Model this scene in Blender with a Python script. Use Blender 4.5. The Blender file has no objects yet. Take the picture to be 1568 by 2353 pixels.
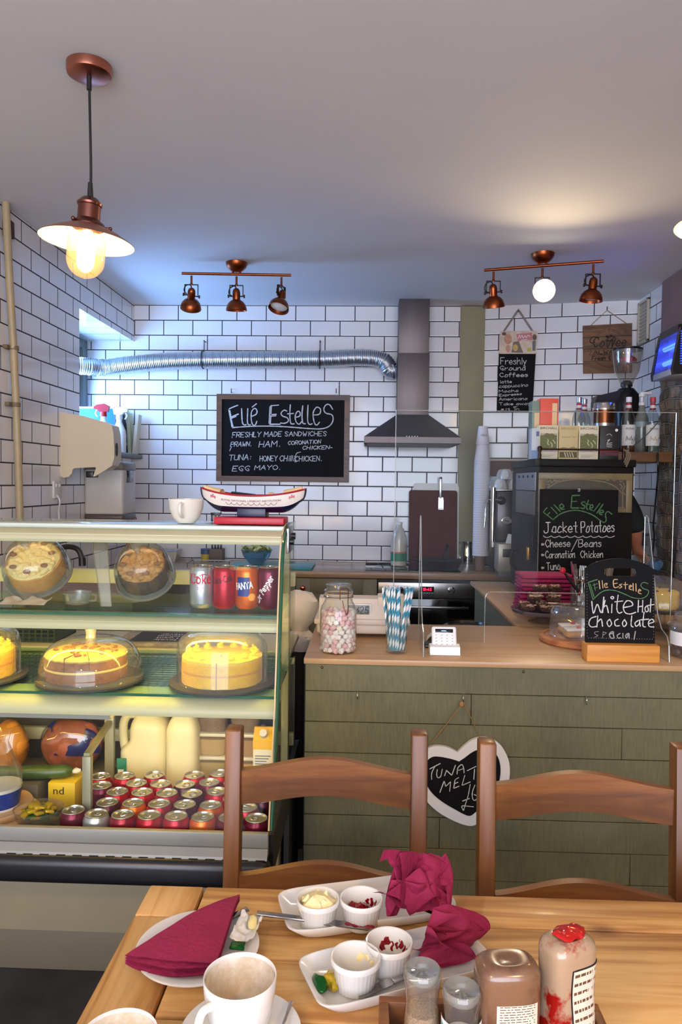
import bpy, bmesh, math, random
from mathutils import Vector, Matrix, noise as mnoise
random.seed(7)
PI = math.pi
SC = bpy.context.scene
COL = SC.collection

# ------------------------------------------------------------------ camera, light, exposure
F_PX, CX_PX, CY_PX, EYE = 1700.0, 784.0, 1176.5, Vector((0.0, 0.0, 1.455))
_v = Vector((61 / F_PX, 66.5 / F_PX, 1.0)).normalized()      # room's depth axis seen in the camera (right, up, forward)
_h = Vector((1, -0.0125, 0))
_n = _v.cross(_h).normalized()
if _n.y < 0: _n = -_n
_x = _v.cross(_n)
if _x.x < 0: _x = -_x
# rows: camera right / up / forward expressed in world axes
RIGHT = Vector((_x.x, _v.x, _n.x)); UP = Vector((_x.y, _v.y, _n.y)); FWD = Vector((_x.z, _v.z, _n.z))

cam_data = bpy.data.cameras.new('camera')
cam = bpy.data.objects.new('camera', cam_data); COL.objects.link(cam)
mw = Matrix.Identity(4)
for i in range(3):
 mw[i][0] = RIGHT[i]; mw[i][1] = UP[i]; mw[i][2] = -FWD[i]; mw[i][3] = EYE[i]
cam.matrix_world = mw
cam_data.sensor_fit = 'VERTICAL'; cam_data.sensor_height = 24.0; cam_data.lens = 24.0 * F_PX / 2353.0
cam_data.clip_start = 0.05; cam_data.clip_end = 60
SC.camera = cam
SC.view_settings.view_transform = 'Standard'; SC.view_settings.look = 'None'
SC.view_settings.gamma = 1.0; SC.view_settings.exposure = 0.5
SC.view_settings.use_curve_mapping = False
SC.cycles.use_denoising = True
SC.cycles.max_bounces = 9; SC.cycles.diffuse_bounces = 4; SC.cycles.glossy_bounces = 4
SC.cycles.transmission_bounces = 8; SC.cycles.transparent_max_bounces = 24
SC.cycles.caustics_reflective = False; SC.cycles.caustics_refractive = False
SC.cycles.sample_clamp_indirect = 4.0

world = bpy.data.worlds.new('overcast_sky'); SC.world = world; world.use_nodes = True
world.node_tree.nodes['Background'].inputs[0].default_value = (0.62, 0.78, 1.0, 1)
world.node_tree.nodes['Background'].inputs[1].default_value = 0.6

def srgb(c):
 if isinstance(c, str):
  c = c.lstrip('#'); c = tuple(int(c[i:i + 2], 16) for i in (0, 2, 4))
 return tuple((v / 255 / 12.92 if v / 255 <= 0.04045 else ((v / 255 + 0.055) / 1.055) ** 2.4) for v in c[:3])

def area(name, loc, aim, sx, sy, power, col):
 l = bpy.data.lights.new(name, 'AREA'); l.shape = 'RECTANGLE'; l.size = sx; l.size_y = sy; l.energy = power; l.color = srgb(col)
 o = bpy.data.objects.new(name, l); COL.objects.link(o); o.location = loc
 d = Vector(aim) - Vector(loc); o.rotation_euler = d.to_track_quat('-Z', 'Y').to_euler(); return o
def point(name, loc, power, col, r=0.03):
 l = bpy.data.lights.new(name, 'POINT'); l.energy = power; l.color = srgb(col); l.shadow_soft_size = r
 o = bpy.data.objects.new(name, l); COL.objects.link(o); o.location = loc; return o
# daylight through the shop window behind the viewer, through the kitchen window, and two added warm fill spots
area('shop_window_daylight', (-0.1, -2.40, 1.55), (-0.1, 2, 1.70), 3.6, 2.2, 165, (226, 230, 250))
area('kitchen_window_daylight', (-1.93, 4.58, 1.95), (0.5, 4.62, 1.75), 0.75, 0.7, 27, (130, 182, 255))
WARM = (255, 206, 124)
for x_ in (-0.80, 0.95):      # added warm fill behind the viewer: unseen spots without any lamp fitting
 l_ = bpy.data.lights.new('added_seating_fill', 'SPOT'); l_.energy = 27; l_.color = srgb(WARM); l_.spot_size = 2.75; l_.spot_blend = 0.35; l_.shadow_soft_size = 0.07
 lo_ = bpy.data.objects.new('added_seating_fill', l_); COL.objects.link(lo_); lo_.location = (x_, -0.7, 2.1)      # a spot points straight down

# ------------------------------------------------------------------ pixel -> place on a known plane
def ray(px, py):
 a, b = (px - CX_PX) / F_PX, (CY_PX - py) / F_PX
 return RIGHT * a + UP * b + FWD
def WY(px, py, y): d = ray(px, py); return EYE + d * (y / d.y)
def WZ(px, py, z): d = ray(px, py); return EYE + d * ((z - EYE.z) / d.z)
def WX(px, py, x): d = ray(px, py); return EYE + d * (x / d.x)
def WP(px, py, p0, n): d = ray(px, py); return EYE + d * ((Vector(p0) - EYE).dot(n) / d.dot(n))

# ------------------------------------------------------------------ materials
MATS = {}
class NT:
 def __init__(s, name):
  s.m = bpy.data.materials.new(name); s.m.use_nodes = True; s.t = s.m.node_tree
  s.b = s.t.nodes['Principled BSDF']; s.out = s.t.nodes['Material Output']
 def n(s, ty, **kw):
  x = s.t.nodes.new(ty)
  for k, v in kw.items():
   if k in x.inputs: x.inputs[k].default_value = v
   else: setattr(x, k, v)
  return x
 def l(s, a, b): s.t.links.new(a, b)
def rgba(c): return srgb(c) + (1.0,)
def mat(name, col, rough=0.5, metal=0.0, spec=0.5, var=0.0, scale=8.0, bump=0.0, bscale=None, stretch=None, coat=0.0, emit=0.0, sub=0.0, aniso=0, trans=0.0):
 """plain surface with a little procedural variation"""
 if name in MATS: return MATS[name]
 k = NT(name); b = k.b
 b.inputs['Base Color'].default_value = rgba(col); b.inputs['Roughness'].default_value = rough
 b.inputs['Metallic'].default_value = metal; b.inputs['Specular IOR Level'].default_value = spec
 if coat: b.inputs['Coat Weight'].default_value = coat; b.inputs['Coat Roughness'].default_value = 0.1
 if sub: b.inputs['Subsurface Weight'].default_value = sub; b.inputs['Subsurface Radius'].default_value = (0.01, 0.008, 0.006)
 if emit: b.inputs['Emission Color'].default_value = rgba(col); b.inputs['Emission Strength'].default_value = emit
 if trans: b.inputs['Transmission Weight'].default_value = trans
 if var or bump:
  tc = k.n('ShaderNodeTexCoord'); mp = k.n('ShaderNodeMapping')
  if stretch: mp.inputs['Scale'].default_value = stretch
  k.l(tc.outputs['Object'], mp.inputs['Vector'])
  nz = k.n('ShaderNodeTexNoise', Scale=scale, Detail=5.0, Roughness=0.6); k.l(mp.outputs[0], nz.inputs['Vector'])
  if var:
   c = srgb(col)
   r = k.n('ShaderNodeValToRGB'); e = r.color_ramp.elements
   e[0].position = 0.3; e[1].position = 0.7
   e[0].color = tuple(max(0, v * (1 - var)) for v in c) + (1,); e[1].color = tuple(min(1, v * (1 + var)) for v in c) + (1,)
   k.l(nz.outputs[0], r.inputs[0]); k.l(r.outputs[0], b.inputs['Base Color'])
  if bump:
   n2 = nz
   if bscale: n2 = k.n('ShaderNodeTexNoise', Scale=bscale, Detail=4.0); k.l(mp.outputs[0], n2.inputs['Vector'])
   bp = k.n('ShaderNodeBump', Strength=bump, Distance=0.01); k.l(n2.outputs[0], bp.inputs['Height']); k.l(bp.outputs[0], b.inputs['Normal'])
 MATS[name] = k.m; return k.m

def wood(name, cols, axis='X', scale=1.0, rough=0.45, ring=9.0, coat=0.0, knots=False):
 """long grain along AXIS, bands of late wood, a few darker streaks"""
 if name in MATS: return MATS[name]
 k = NT(name); b = k.b
 tc = k.n('ShaderNodeTexCoord'); mp = k.n('ShaderNodeMapping')
 st = {'X': (0.35, 6, 6), 'Y': (6, 0.35, 6), 'Z': (6, 6, 0.35)}[axis]
 mp.inputs['Scale'].default_value = tuple(v * scale for v in st); k.l(tc.outputs['Object'], mp.inputs['Vector'])
 nz = k.n('ShaderNodeTexNoise', Scale=1.6, Detail=6.0, Roughness=0.55, Distortion=0.6); k.l(mp.outputs[0], nz.inputs['Vector'])
 mul = k.n('ShaderNodeMath', operation='MULTIPLY'); mul.inputs[1].default_value = ring; k.l(nz.outputs[0], mul.inputs[0])
 fr = k.n('ShaderNodeMath', operation='PINGPONG'); fr.inputs[1].default_value = 1.0; k.l(mul.outputs[0], fr.inputs[0])
 f2 = k.n('ShaderNodeTexNoise', Scale=14.0, Detail=4.0); k.l(mp.outputs[0], f2.inputs['Vector'])
 mx = k.n('ShaderNodeMix'); mx.data_type = 'FLOAT'; mx.inputs[0].default_value = 0.45
 k.l(fr.outputs[0], mx.inputs[2]); k.l(f2.outputs[0], mx.inputs[3])
 r = k.n('ShaderNodeValToRGB'); e = r.color_ramp.elements
 e[0].position = 0.2; e[0].color = rgba(cols[0]); e[1].position = 0.8; e[1].color = rgba(cols[-1])
 if len(cols) > 2: x = e.new(0.5); x.color = rgba(cols[1])
 k.l(mx.outputs[0], r.inputs[0]); last = r.outputs[0]
 if knots:
  vo = k.n('ShaderNodeTexVoronoi', Scale=5.2); m2 = k.n('ShaderNodeMapping'); m2.inputs['Scale'].default_value = (0.62, 1, 1) if axis == 'X' else (1, 0.62, 1)
  k.l(tc.outputs['Object'], m2.inputs[0]); k.l(m2.outputs[0], vo.inputs['Vector'])
  kr = k.n('ShaderNodeMapRange'); kr.inputs[1].default_value = 0.03; kr.inputs[2].default_value = 0.11; kr.inputs[3].default_value = 0.85; kr.inputs[4].default_value = 0.0
  k.l(vo.outputs['Distance'], kr.inputs[0]); km = k.n('ShaderNodeMix'); km.data_type = 'RGBA'; km.inputs[7].default_value = rgba((112, 66, 32)); k.l(kr.outputs[0], km.inputs[0]); k.l(last, km.inputs[6]); last = km.outputs[2]
 k.l(last, b.inputs['Base Color'])
 b.inputs['Roughness'].default_value = rough
 if coat: b.inputs['Coat Weight'].default_value = coat; b.inputs['Coat Roughness'].default_value = 0.15
 bp = k.n('ShaderNodeBump', Strength=0.12, Distance=0.002); k.l(mx.outputs[0], bp.inputs['Height']); k.l(bp.outputs[0], b.inputs['Normal'])
 MATS[name] = k.m; return k.m

def tiles(name, axes, w, h, ox, oy, mortar=0.0032, col=(236, 234, 232), grout=(52, 48, 52)):
 """glazed metro tiles in half bond; AXES picks the wall's two world axes"""
 k = NT(name); b = k.b
 tc = k.n('ShaderNodeTexCoord'); sp = k.n('ShaderNodeSeparateXYZ'); k.l(tc.outputs['Object'], sp.inputs[0])
 cb = k.n('ShaderNodeCombineXYZ')
 for i, a in enumerate(axes):
  ad = k.n('ShaderNodeMath', operation='ADD'); ad.inputs[1].default_value = -(ox, oy)[i] + 40 * (w, h)[i]
  k.l(sp.outputs[a], ad.inputs[0]); k.l(ad.outputs[0], cb.inputs[i])
 br = k.n('ShaderNodeTexBrick', Scale=1.0); br.offset = 0.5; br.offset_frequency = 2
 br.inputs['Mortar Size'].default_value = mortar; br.inputs['Mortar Smooth'].default_value = 0.0
 br.inputs['Brick Width'].default_value = w; br.inputs['Row Height'].default_value = h; br.inputs['Bias'].default_value = 0.0
 c = srgb(col)
 br.inputs['Color1'].default_value = c + (1,); br.inputs['Color2'].default_value = tuple(v * 0.955 for v in c) + (1,)
 br.inputs['Mortar'].default_value = rgba(grout)
 k.l(cb.outputs[0], br.inputs['Vector']); k.l(br.outputs['Color'], b.inputs['Base Color'])
 rr = k.n('ShaderNodeMapRange'); rr.inputs[3].default_value = 0.13; rr.inputs[4].default_value = 0.9
 k.l(br.outputs['Fac'], rr.inputs[0]); k.l(rr.outputs[0], b.inputs['Roughness'])
 br2 = k.n('ShaderNodeTexBrick', Scale=1.0); br2.offset = 0.5
 for nm, v in (('Mortar Size', mortar * 2.2), ('Mortar Smooth', 1.0), ('Brick Width', w), ('Row Height', h)): br2.inputs[nm].default_value = v
 k.l(cb.outputs[0], br2.inputs['Vector'])
 nz = k.n('ShaderNodeTexNoise', Scale=7.0, Detail=1.0); k.l(tc.outputs['Object'], nz.inputs['Vector'])
 ad = k.n('ShaderNodeMath', operation='MULTIPLY_ADD'); ad.inputs[1].default_value = -1.0
 k.l(br2.outputs['Fac'], ad.inputs[0]); k.l(nz.outputs[0], ad.inputs[2])
 bp = k.n('ShaderNodeBump', Strength=0.35, Distance=0.003); k.l(ad.outputs[0], bp.inputs['Height']); k.l(bp.outputs[0], b.inputs['Normal'])
 MATS[name] = k.m; return k.m

def glass(name, tint=(255, 255, 255), refl=0.06, edge=0.55, rough=0.0, body=0.0, bodycol=(255, 255, 255)):
 """thin clear sheet or shell: mostly transparent, mirror-like towards grazing angles"""
 if name in MATS: return MATS[name]
 k = NT(name); t = k.t
 tr = k.n('ShaderNodeBsdfTransparent'); tr.inputs[0].default_value = rgba(tint)
 gl = k.n('ShaderNodeBsdfGlossy', Roughness=rough)
 lw = k.n('ShaderNodeLayerWeight', Blend=0.5)
 mr = k.n('ShaderNodeMapRange'); mr.inputs[3].default_value = refl; mr.inputs[4].default_value = edge
 pw = k.n('ShaderNodeMath', operation='POWER'); pw.inputs[1].default_value = 2.2
 k.l(lw.outputs['Facing'], pw.inputs[0]); k.l(pw.outputs[0], mr.inputs[0])
 mx = k.n('ShaderNodeMixShader'); k.l(mr.outputs[0], mx.inputs[0])
 first = tr
 if body:
  df = k.n('ShaderNodeBsdfDiffuse'); df.inputs[0].default_value = rgba(bodycol)
  m2 = k.n('ShaderNodeMixShader'); m2.inputs[0].default_value = body; k.l(tr.outputs[0], m2.inputs[1]); k.l(df.outputs[0], m2.inputs[2]); first = m2
 k.l(first.outputs[0], mx.inputs[1]); k.l(gl.outputs[0], mx.inputs[2]); k.l(mx.outputs[0], k.out.inputs[0])
 t.nodes.remove(k.b)
 MATS[name] = k.m; return k.m
def emis(name, col, s):
 if name in MATS: return MATS[name]
 k = NT(name); e = k.n('ShaderNodeEmission', Strength=s); e.inputs[0].default_value = rgba(col); k.l(e.outputs[0], k.out.inputs[0])
 k.t.nodes.remove(k.b); MATS[name] = k.m; return k.m

# ------------------------------------------------------------------ mesh builder
class MB:
 def __init__(s): s.v = []; s.f = []; s.mi = []; s.cur = 0
 def mark(s): return len(s.v)
 def add(s, vs, fs):
  o = len(s.v); s.v += [Vector(x) for x in vs]; s.f += [tuple(i + o for i in f) for f in fs]; s.mi += [s.cur] * len(fs); return s
 def xf(s, m, start=0):
  for i in range(start, len(s.v)): s.v[i] = m @ s.v[i]
  return s
 def rot(s, ang, axis='Z', about=(0, 0, 0), start=0):
  a = Vector(about); return s.xf(Matrix.Translation(a) @ Matrix.Rotation(ang, 4, axis) @ Matrix.Translation(-a), start)
 def mv(s, x, y, z, start=0): return s.xf(Matrix.Translation((x, y, z)), start)
 def box(s, x0, x1, y0, y1, z0, z1, bev=0.0, seg=2):
  if x0 > x1: x0, x1 = x1, x0
  if y0 > y1: y0, y1 = y1, y0
  if z0 > z1: z0, z1 = z1, z0
  vs = [(x, y, z) for z in (z0, z1) for y in (y0, y1) for x in (x0, x1)]
  fs = [(0, 2, 3, 1), (4, 5, 7, 6), (0, 1, 5, 4), (2, 6, 7, 3), (0, 4, 6, 2), (1, 3, 7, 5)]
  if bev <= 0: return s.add(vs, fs)
  bm = bmesh.new(); bv = [bm.verts.new(v) for v in vs]
  for f in fs: bm.faces.new([bv[i] for i in f])
  b = min(bev, 0.49 * min(x1 - x0, y1 - y0, z1 - z0))
  bmesh.ops.bevel(bm, geom=bm.edges[:], offset=b, segments=seg, affect='EDGES', profile=0.5)
  return s.frombm(bm)
 def frombm(s, bm):
  bm.verts.index_update(); s.add([v.co.copy() for v in bm.verts], [tuple(v.index for v in f.verts) for f in bm.faces]); bm.free(); return s
 def lathe(s, prof, n=32, c=(0, 0, 0), cap=True, sx=1.0, sy=1.0):
  """prof: (radius, z) from bottom to top"""
  vs = []; fs = []; cx, cy, cz = c
  for r, z in prof:
   for i in range(n):
    a = 2 * PI * i / n; vs.append((cx + r * math.cos(a) * sx, cy + r * math.sin(a) * sy, cz + z))
  for j in range(len(prof) - 1):
   for i in range(n): fs.append((j * n + i, j * n + (i + 1) % n, (j + 1) * n + (i + 1) % n, (j + 1) * n + i))
  if cap:
   if prof[0][0] > 1e-6: fs.append(tuple(range(n - 1, -1, -1)))
   if prof[-1][0] > 1e-6: fs.append(tuple((len(prof) - 1) * n + i for i in range(n)))
  return s.add(vs, fs)
 def tube(s, pts, r, n=10, closed=False, cap=True):
  pts = [Vector(p) for p in pts]; m = len(pts); rs = r if isinstance(r, (list, tuple)) else [r] * m
  vs = []; fs = []; up = None
  for i, p in enumerate(pts):
   if closed: t = pts[(i + 1) % m] - pts[i - 1]
   else: t = pts[min(i + 1, m - 1)] - pts[max(i - 1, 0)]
   if t.length < 1e-9: t = Vector((0, 0, 1))
   t.normalize()
   if up is None: up = t.orthogonal().normalized()
   up = (up - t * up.dot(t))
   if up.length < 1e-6: up = t.orthogonal()
   up.normalize(); w = t.cross(up)
   for k in range(n):
    a = 2 * PI * k / n; vs.append(p + (up * math.cos(a) + w * math.sin(a)) * rs[i])
  for i in range(m if closed else m - 1):
   j = (i + 1) % m
   for k in range(n): fs.append((i * n + k, i * n + (k + 1) % n, j * n + (k + 1) % n, j * n + k))
  if cap and not closed: fs.append(tuple(range(n - 1, -1, -1))); fs.append(tuple((m - 1) * n + k for k in range(n)))
  return s.add(vs, fs)
 def cyl(s, p0, p1, r0, r1=None, n=20): return s.tube([p0, p1], [r0, r0 if r1 is None else r1], n)
 def sphere(s, c, r, n=20, m=12, sc=(1, 1, 1)):
  prof = [(max(0.0, math.sin(PI * j / m)) * r, -math.cos(PI * j / m) * r) for j in range(m + 1)]
  k = s.mark(); prof[0] = (1e-5, prof[0][1]); prof[-1] = (1e-5, prof[-1][1])
  s.lathe(prof, n, cap=False); s.xf(Matrix.Translation(c) @ Matrix.Diagonal((*sc, 1)), k); return s
 def prism(s, poly, t, fn=None):
  """2-D outline poly (u, v) given thickness t along w; fn maps (u, v, w) to a point (default x, z, y)"""
  fn = fn or (lambda u, v, w: (u, w, v)); n = len(poly)
  vs = [fn(u, v, 0) for u, v in poly] + [fn(u, v, t) for u, v in poly]
  return s.add(vs, [tuple(range(n)), tuple(range(2 * n - 1, n - 1, -1))] + [(i, i + n, (i + 1) % n + n, (i + 1) % n) for i in range(n)])
 def grid(s, fn, nu, nv, closeu=False):
  vs = [fn(i / (nu if closeu else nu - 1), j / (nv - 1)) for j in range(nv) for i in range(nu)]
  fs = [(j * nu + i, j * nu + (i + 1) % nu, (j + 1) * nu + (i + 1) % nu, (j + 1) * nu + i) for j in range(nv - 1) for i in range(nu if closeu else nu - 1)]
  return s.add(vs, fs)
 def quad(s, a, b, c, d): return s.add([a, b, c, d], [(0, 1, 2, 3)])
 def jitter(s, amp, freq, start=0, seed=0.0):
  for i in range(start, len(s.v)):
   v = s.v[i]; q = v * freq + Vector((seed, seed * 1.7, -seed)); s.v[i] = v + Vector((mnoise.noise(q), mnoise.noise(q + Vector((31, 7, 3))), mnoise.noise(q + Vector((5, 57, 11))))) * amp
  return s

def smooth_pts(pts, k=6, closed=False):
 pts = [Vector(p) for p in pts]; n = len(pts); out = []
 rng = range(n) if closed else range(n - 1)
 for i in rng:
  p0 = pts[i - 1] if (i > 0 or closed) else pts[i]; p1 = pts[i]; p2 = pts[(i + 1) % n]; p3 = pts[(i + 2) % n] if (i + 2 < n or closed) else p2
  for j in range(k):
   t = j / k
   out.append(0.5 * ((2 * p1) + (p2 - p0) * t + (2 * p0 - 5 * p1 + 4 * p2 - p3) * t * t + (3 * p1 - p0 - 3 * p2 + p3) * t ** 3))
 if not closed: out.append(pts[-1])
 return out

# ------------------------------------------------------------------ things, parts
XF = {}
def _xf(o):
 return Matrix.Identity(4) if o is None else XF[o.name]
def thing(name, label, cat, loc=(0, 0, 0), rz=0.0, group=None, rot=None):
 o = bpy.data.objects.new(name, None); COL.objects.link(o); o.empty_display_size = 0.05
 o.location = loc; o.rotation_euler = rot if rot else (0, 0, rz); o['label'] = label; o['category'] = cat
 if group: o['group'] = group
 XF[o.name] = Matrix.Translation(loc) @ o.rotation_euler.to_matrix().to_4x4(); return o
def tag(o, label, cat, group=None, kind=None):
 o['label'] = label; o['category'] = cat
 if group: o['group'] = group
 if kind: o['kind'] = kind
 return o
def obj(name, mb, m, parent=None, smooth=40, world=False, loc=None, rz=0.0, label=None):
 """link one mesh; world=True: the builder's points are world points. A top-level mesh built in world points takes its origin at its base."""
 me = bpy.data.meshes.new(name)
 vs = mb.v
 if world and parent is not None:
  inv = _xf(parent).inverted(); vs = [inv @ v for v in vs]
 base = None
 if world and parent is None and vs and loc is None:
  xs = [v.x for v in vs]; ys = [v.y for v in vs]; base = Vector(((min(xs) + max(xs)) / 2, (min(ys) + max(ys)) / 2, min(v.z for v in vs)))
  vs = [v - base for v in vs]
 me.from_pydata([tuple(v) for v in vs], [], mb.f); me.update()
 for mm in (m if isinstance(m, (list, tuple)) else [m]): me.materials.append(mm)
 if any(mb.mi): me.polygons.foreach_set('material_index', mb.mi)
 bm = bmesh.new(); bm.from_mesh(me); bmesh.ops.recalc_face_normals(bm, faces=bm.faces[:]); bm.to_mesh(me); bm.free()
 if smooth:
  me.polygons.foreach_set('use_smooth', [True] * len(me.polygons)); me.set_sharp_from_angle(angle=math.radians(smooth))
 o = bpy.data.objects.new(name, me); COL.objects.link(o)
 T = Matrix.Identity(4)
 if base is not None: o.location = base; T = Matrix.Translation(base)
 if loc is not None: o.location = loc; o.rotation_euler = (0, 0, rz); T = Matrix.Translation(loc) @ Matrix.Rotation(rz, 4, 'Z')
 if parent is not None: o.parent = parent; T = _xf(parent) @ T
 XF[o.name] = T
 if label: o['label'] = label
 return o
def struct(name, mb, m, parent=None, smooth=30):
 me_o = obj(name, mb, m, parent, smooth=smooth)
 if parent is None: me_o['kind'] = 'structure'
 return me_o
KIDS = {}
def dup(root, loc=None, rz=None, label=None, group=None, mats=None):
 """copy a thing with copies of its parts and sub-parts (mesh data shared)"""
 r = root.copy(); COL.objects.link(r)
 if loc is not None: r.location = loc
 if rz is not None: r.rotation_euler = (0, 0, rz)
 if label: r['label'] = label
 if group: r['group'] = group
 XF[r.name] = Matrix.Translation(r.location) @ r.rotation_euler.to_matrix().to_4x4()
 def rec(a, b):
  for ch in [q for q in bpy.data.objects if q.parent == a]:
   c = ch.copy(); COL.objects.link(c); c.parent = b; XF[c.name] = XF[b.name] @ Matrix.Translation(c.location) @ c.rotation_euler.to_matrix().to_4x4()
   if mats and ch.type == 'MESH':
    for k_, v_ in mats.items():
     if ch.name.split('.')[0] == k_:
      c.data = ch.data.copy(); c.data.materials.clear(); c.data.materials.append(v_)
   rec(ch, c)
 rec(root, r); return r

# ------------------------------------------------------------------ writing
GL = {'A': '034d83|1777', 'B': '030d|~0d6d7a5808|~085886744303', 'C': '~7b5d2c0825437 5'.replace(' ', ''), 'D': '030d|~0d4c794403', 'E': '7d0d0373|0858', 'F': '7d0d03|0858',
 'G': '~7b4d1b085375|7548', 'H': '030d|737d|0878', 'I': '232d', 'J': '~6d65431305|3d9d', 'K': '030d|7d0873', 'L': '0d0363', 'M': '030d478d93', 'N': '030d737d',
 'O': '~4d1b084385 98 7b4d'.replace(' ', ''), 'P': '030d|~0d6d7a5808', 'R': '030d|~0d6d7a5808|3873', 'S': '~7b4d1c1a486664331 5'.replace(' ', ''), 'T': '0d8d|4d43', 'U': '~0d05345475 7d'.replace(' ', ''),
 'V': '0d438d', 'W': '0d2349638d', 'X': '037d|0d73', 'Y': '0d488d|4843', 'Z': '0d7d0373',
 'a': '~6839160414436 5'.replace(' ', '') + '|6963', 'b': '0d03|~073966654304', 'c': '~68391604336 4'.replace(' ', ''), 'd': '~683916043365|6d63', 'e': '~0666583906143364', 'f': '~5c3d2b23|0959',
 'g': '~683916043365|~69613000', 'h': '0d03|~06395963', 'i': '2923|2b2c', 'j': '~292120 00'.replace(' ', ''), 'k': '0d03|590653', 'l': '1d13', 'm': '0903|~06294743|~46698883', 'n': '0903|~06395963',
 'o': '~39160433 65 6839'.replace(' ', ''), 'p': '0900|~073966654304', 'q': '~683916043365|6960', 'r': '0903|~06285859', 's': '~58390827 46553304'.replace(' ', ''), 't': '~3d344353|0959', 'u': '~0905334365|6963',
 'v': '093369', 'w': '0923486389', 'x': '0963|6903', 'y': '0934|6910', 'z': '09690363', '.': '2324', ',': '2311', '-': '0747', '/': '016d', '*': '3b36|1a67|6a17', "'": '2d2b', ':': '2425|2829',
 '0': '~4d1b0843 85987b4d'.replace(' ', ''), '1': '1b3d33', '2': '~0b2d5d7b570383', '3': '~0c4d6b480848 65330 4'.replace(' ', ''), '4': '6d066 6'.replace(' ', '') + '86|5a53', '5': '7d1d18~', '6': '~6d280535 6567380 6'.replace(' ', ''), '7': '0d7d33', '8': '~3d1b386533 15487b3d'.replace(' ', ''), '9': '~6a3d1a386a63',
 '£': '~7b5d3b3733|0383|0858', '&': '~83297c4c3a73'}
GL['5'] = '7d1d18|~18587643 04'.replace(' ', '')
HEX = '0123456789abcdef'
def glyph(ch):
 if ch not in GL: return [], 6
 st = []; mx = 0
 for s in GL[ch].split('|'):
  sm = s.startswith('~'); s = s.replace('~', '')
  pts = [(HEX.index(s[i]) / 10, (HEX.index(s[i + 1]) - 3) / 10) for i in range(0, len(s) - 1, 2)]
  mx = max([mx] + [p[0] for p in pts])
  if sm: pts = [(p.x, p.y) for p in smooth_pts([(a, b, 0) for a, b in pts], 4)]
  st.append(pts)
 return st, mx
def text_strokes(t, shear=0.0, gap=0.22):
 """[(stroke points)] in units of cap height, total width"""
 x = 0; out = []
 for ch in t:
  if ch == ' ': x += 0.5; continue
  st, w = glyph(ch)
  for s in st: out.append([(x + a + shear * b, b) for a, b in s])
  x += w + gap
 return out, max(x - gap, 0.1)
def ribbon(mb, pts, w, nrm, up=0.0):
 """a chalk stroke: flat strip of width w with round ends, its face along nrm"""
 pts = [Vector(p) + Vector(nrm) * up for p in pts]; n = Vector(nrm).normalized()
 rnd = random.Random(len(mb.v))
 for a, b in zip(pts, pts[1:]):
  t = b - a
  if t.length < 1e-6: continue
  t.normalize(); s = t.cross(n) * w * 0.5 * rnd.uniform(0.75, 1.15)
  mb.add([a - s, a + s, b + s, b - s], [(0, 1, 2, 3)])
 for p in pts[:1] + pts[1:-1:2] + pts[-1:]:
  u = n.orthogonal().normalized() * w * 0.5; v = n.cross(u).normalized() * w * 0.5
  mb.add([p + u * math.cos(k * PI / 3) + v * math.sin(k * PI / 3) + n * 2e-5 for k in range(6)], [tuple(range(6))])
def write_px(mb, plane, t, x0, y0, x1, y1, cap, w, shear=0.0, bend=0.0):
 """hand-write t with its baseline from pixel (x0, y0) to (x1, y1) on a board's plane; cap: letter height in pixels"""
 st, tw = text_strokes(t, shear); p0, n = plane
 L = math.hypot(x1 - x0, y1 - y0); ux, uy = (x1 - x0) / L, (y1 - y0) / L
 for s in st:
  pts = []
  for a, b in s:
   u = a / tw * L; v = b * cap + bend * 4 * (u / L) * (1 - u / L)
   pts.append(WP(x0 + ux * u + uy * v, y0 + uy * u - ux * v, p0, n))
  ribbon(mb, pts, w, n, 0.0008)
def strokes_px(mb, plane, lst, w, ox=0, oy=0, sc=1.0, sm=True):
 p0, n = plane
 for s in lst:
  q = [WP(ox + x / sc, oy + y / sc, p0, n) for x, y in s]
  if sm and len(q) > 2: q = smooth_pts(q, 5)
  ribbon(mb, q, w, n, 0.0008)
def print_text(mb, t, size, fn, width=None, bold=0.0):
 """set type with the built-in face; fn(u, v) -> point; centred on u = 0; width: squeeze to this"""
 c = bpy.data.curves.new('type', 'FONT'); c.body = t; c.size = size; c.resolution_u = 3; c.offset = bold
 o = bpy.data.objects.new('type', c); COL.objects.link(o); dg = bpy.context.evaluated_depsgraph_get()
 me = bpy.data.meshes.new_from_object(o.evaluated_get(dg)); bpy.data.objects.remove(o); bpy.data.curves.remove(c)
 if len(me.vertices) == 0: return
 xs = [v.co.x for v in me.vertices]; x0, x1 = min(xs), max(xs); k = width / (x1 - x0) if width else 1.0
 mb.add([fn((v.co.x - (x0 + x1) / 2) * k, v.co.y) for v in me.vertices], [tuple(p.vertices) for p in me.polygons])
 bpy.data.meshes.remove(me)

# ------------------------------------------------------------------ common materials
copper = mat('brushed_copper', (150, 78, 44), 0.32, 1.0, var=0.12, scale=30, bump=0.05)
rosecopper = mat('polished_rose_copper', (190, 120, 98), 0.28, 1.0, var=0.05)
steel = mat('brushed_steel', (176, 172, 170), 0.3, 1.0, var=0.06, scale=60, stretch=(1, 1, 0.05))
dsteel = mat('hood_steel', (112, 104, 102), 0.5, 1.0, var=0.06, scale=40, stretch=(1, 1, 0.06))
chrome = mat('chrome', (225, 225, 225), 0.1, 1.0)
alu = mat('aluminium', (200, 200, 202), 0.28, 1.0)
blackpl = mat('black_plastic', (22, 21, 22), 0.35)
blackmat = mat('matt_black', (16, 15, 16), 0.75)
whitepl = mat('white_plastic', (228, 224, 216), 0.35)
creampl = mat('cream_plastic', (222, 205, 172), 0.3)
ceramic = mat('white_ceramic', (222, 219, 212), 0.14, coat=0.3)
chalk = mat('chalk_line', (204, 202, 198), 0.95, var=0.15, scale=300)
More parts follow.
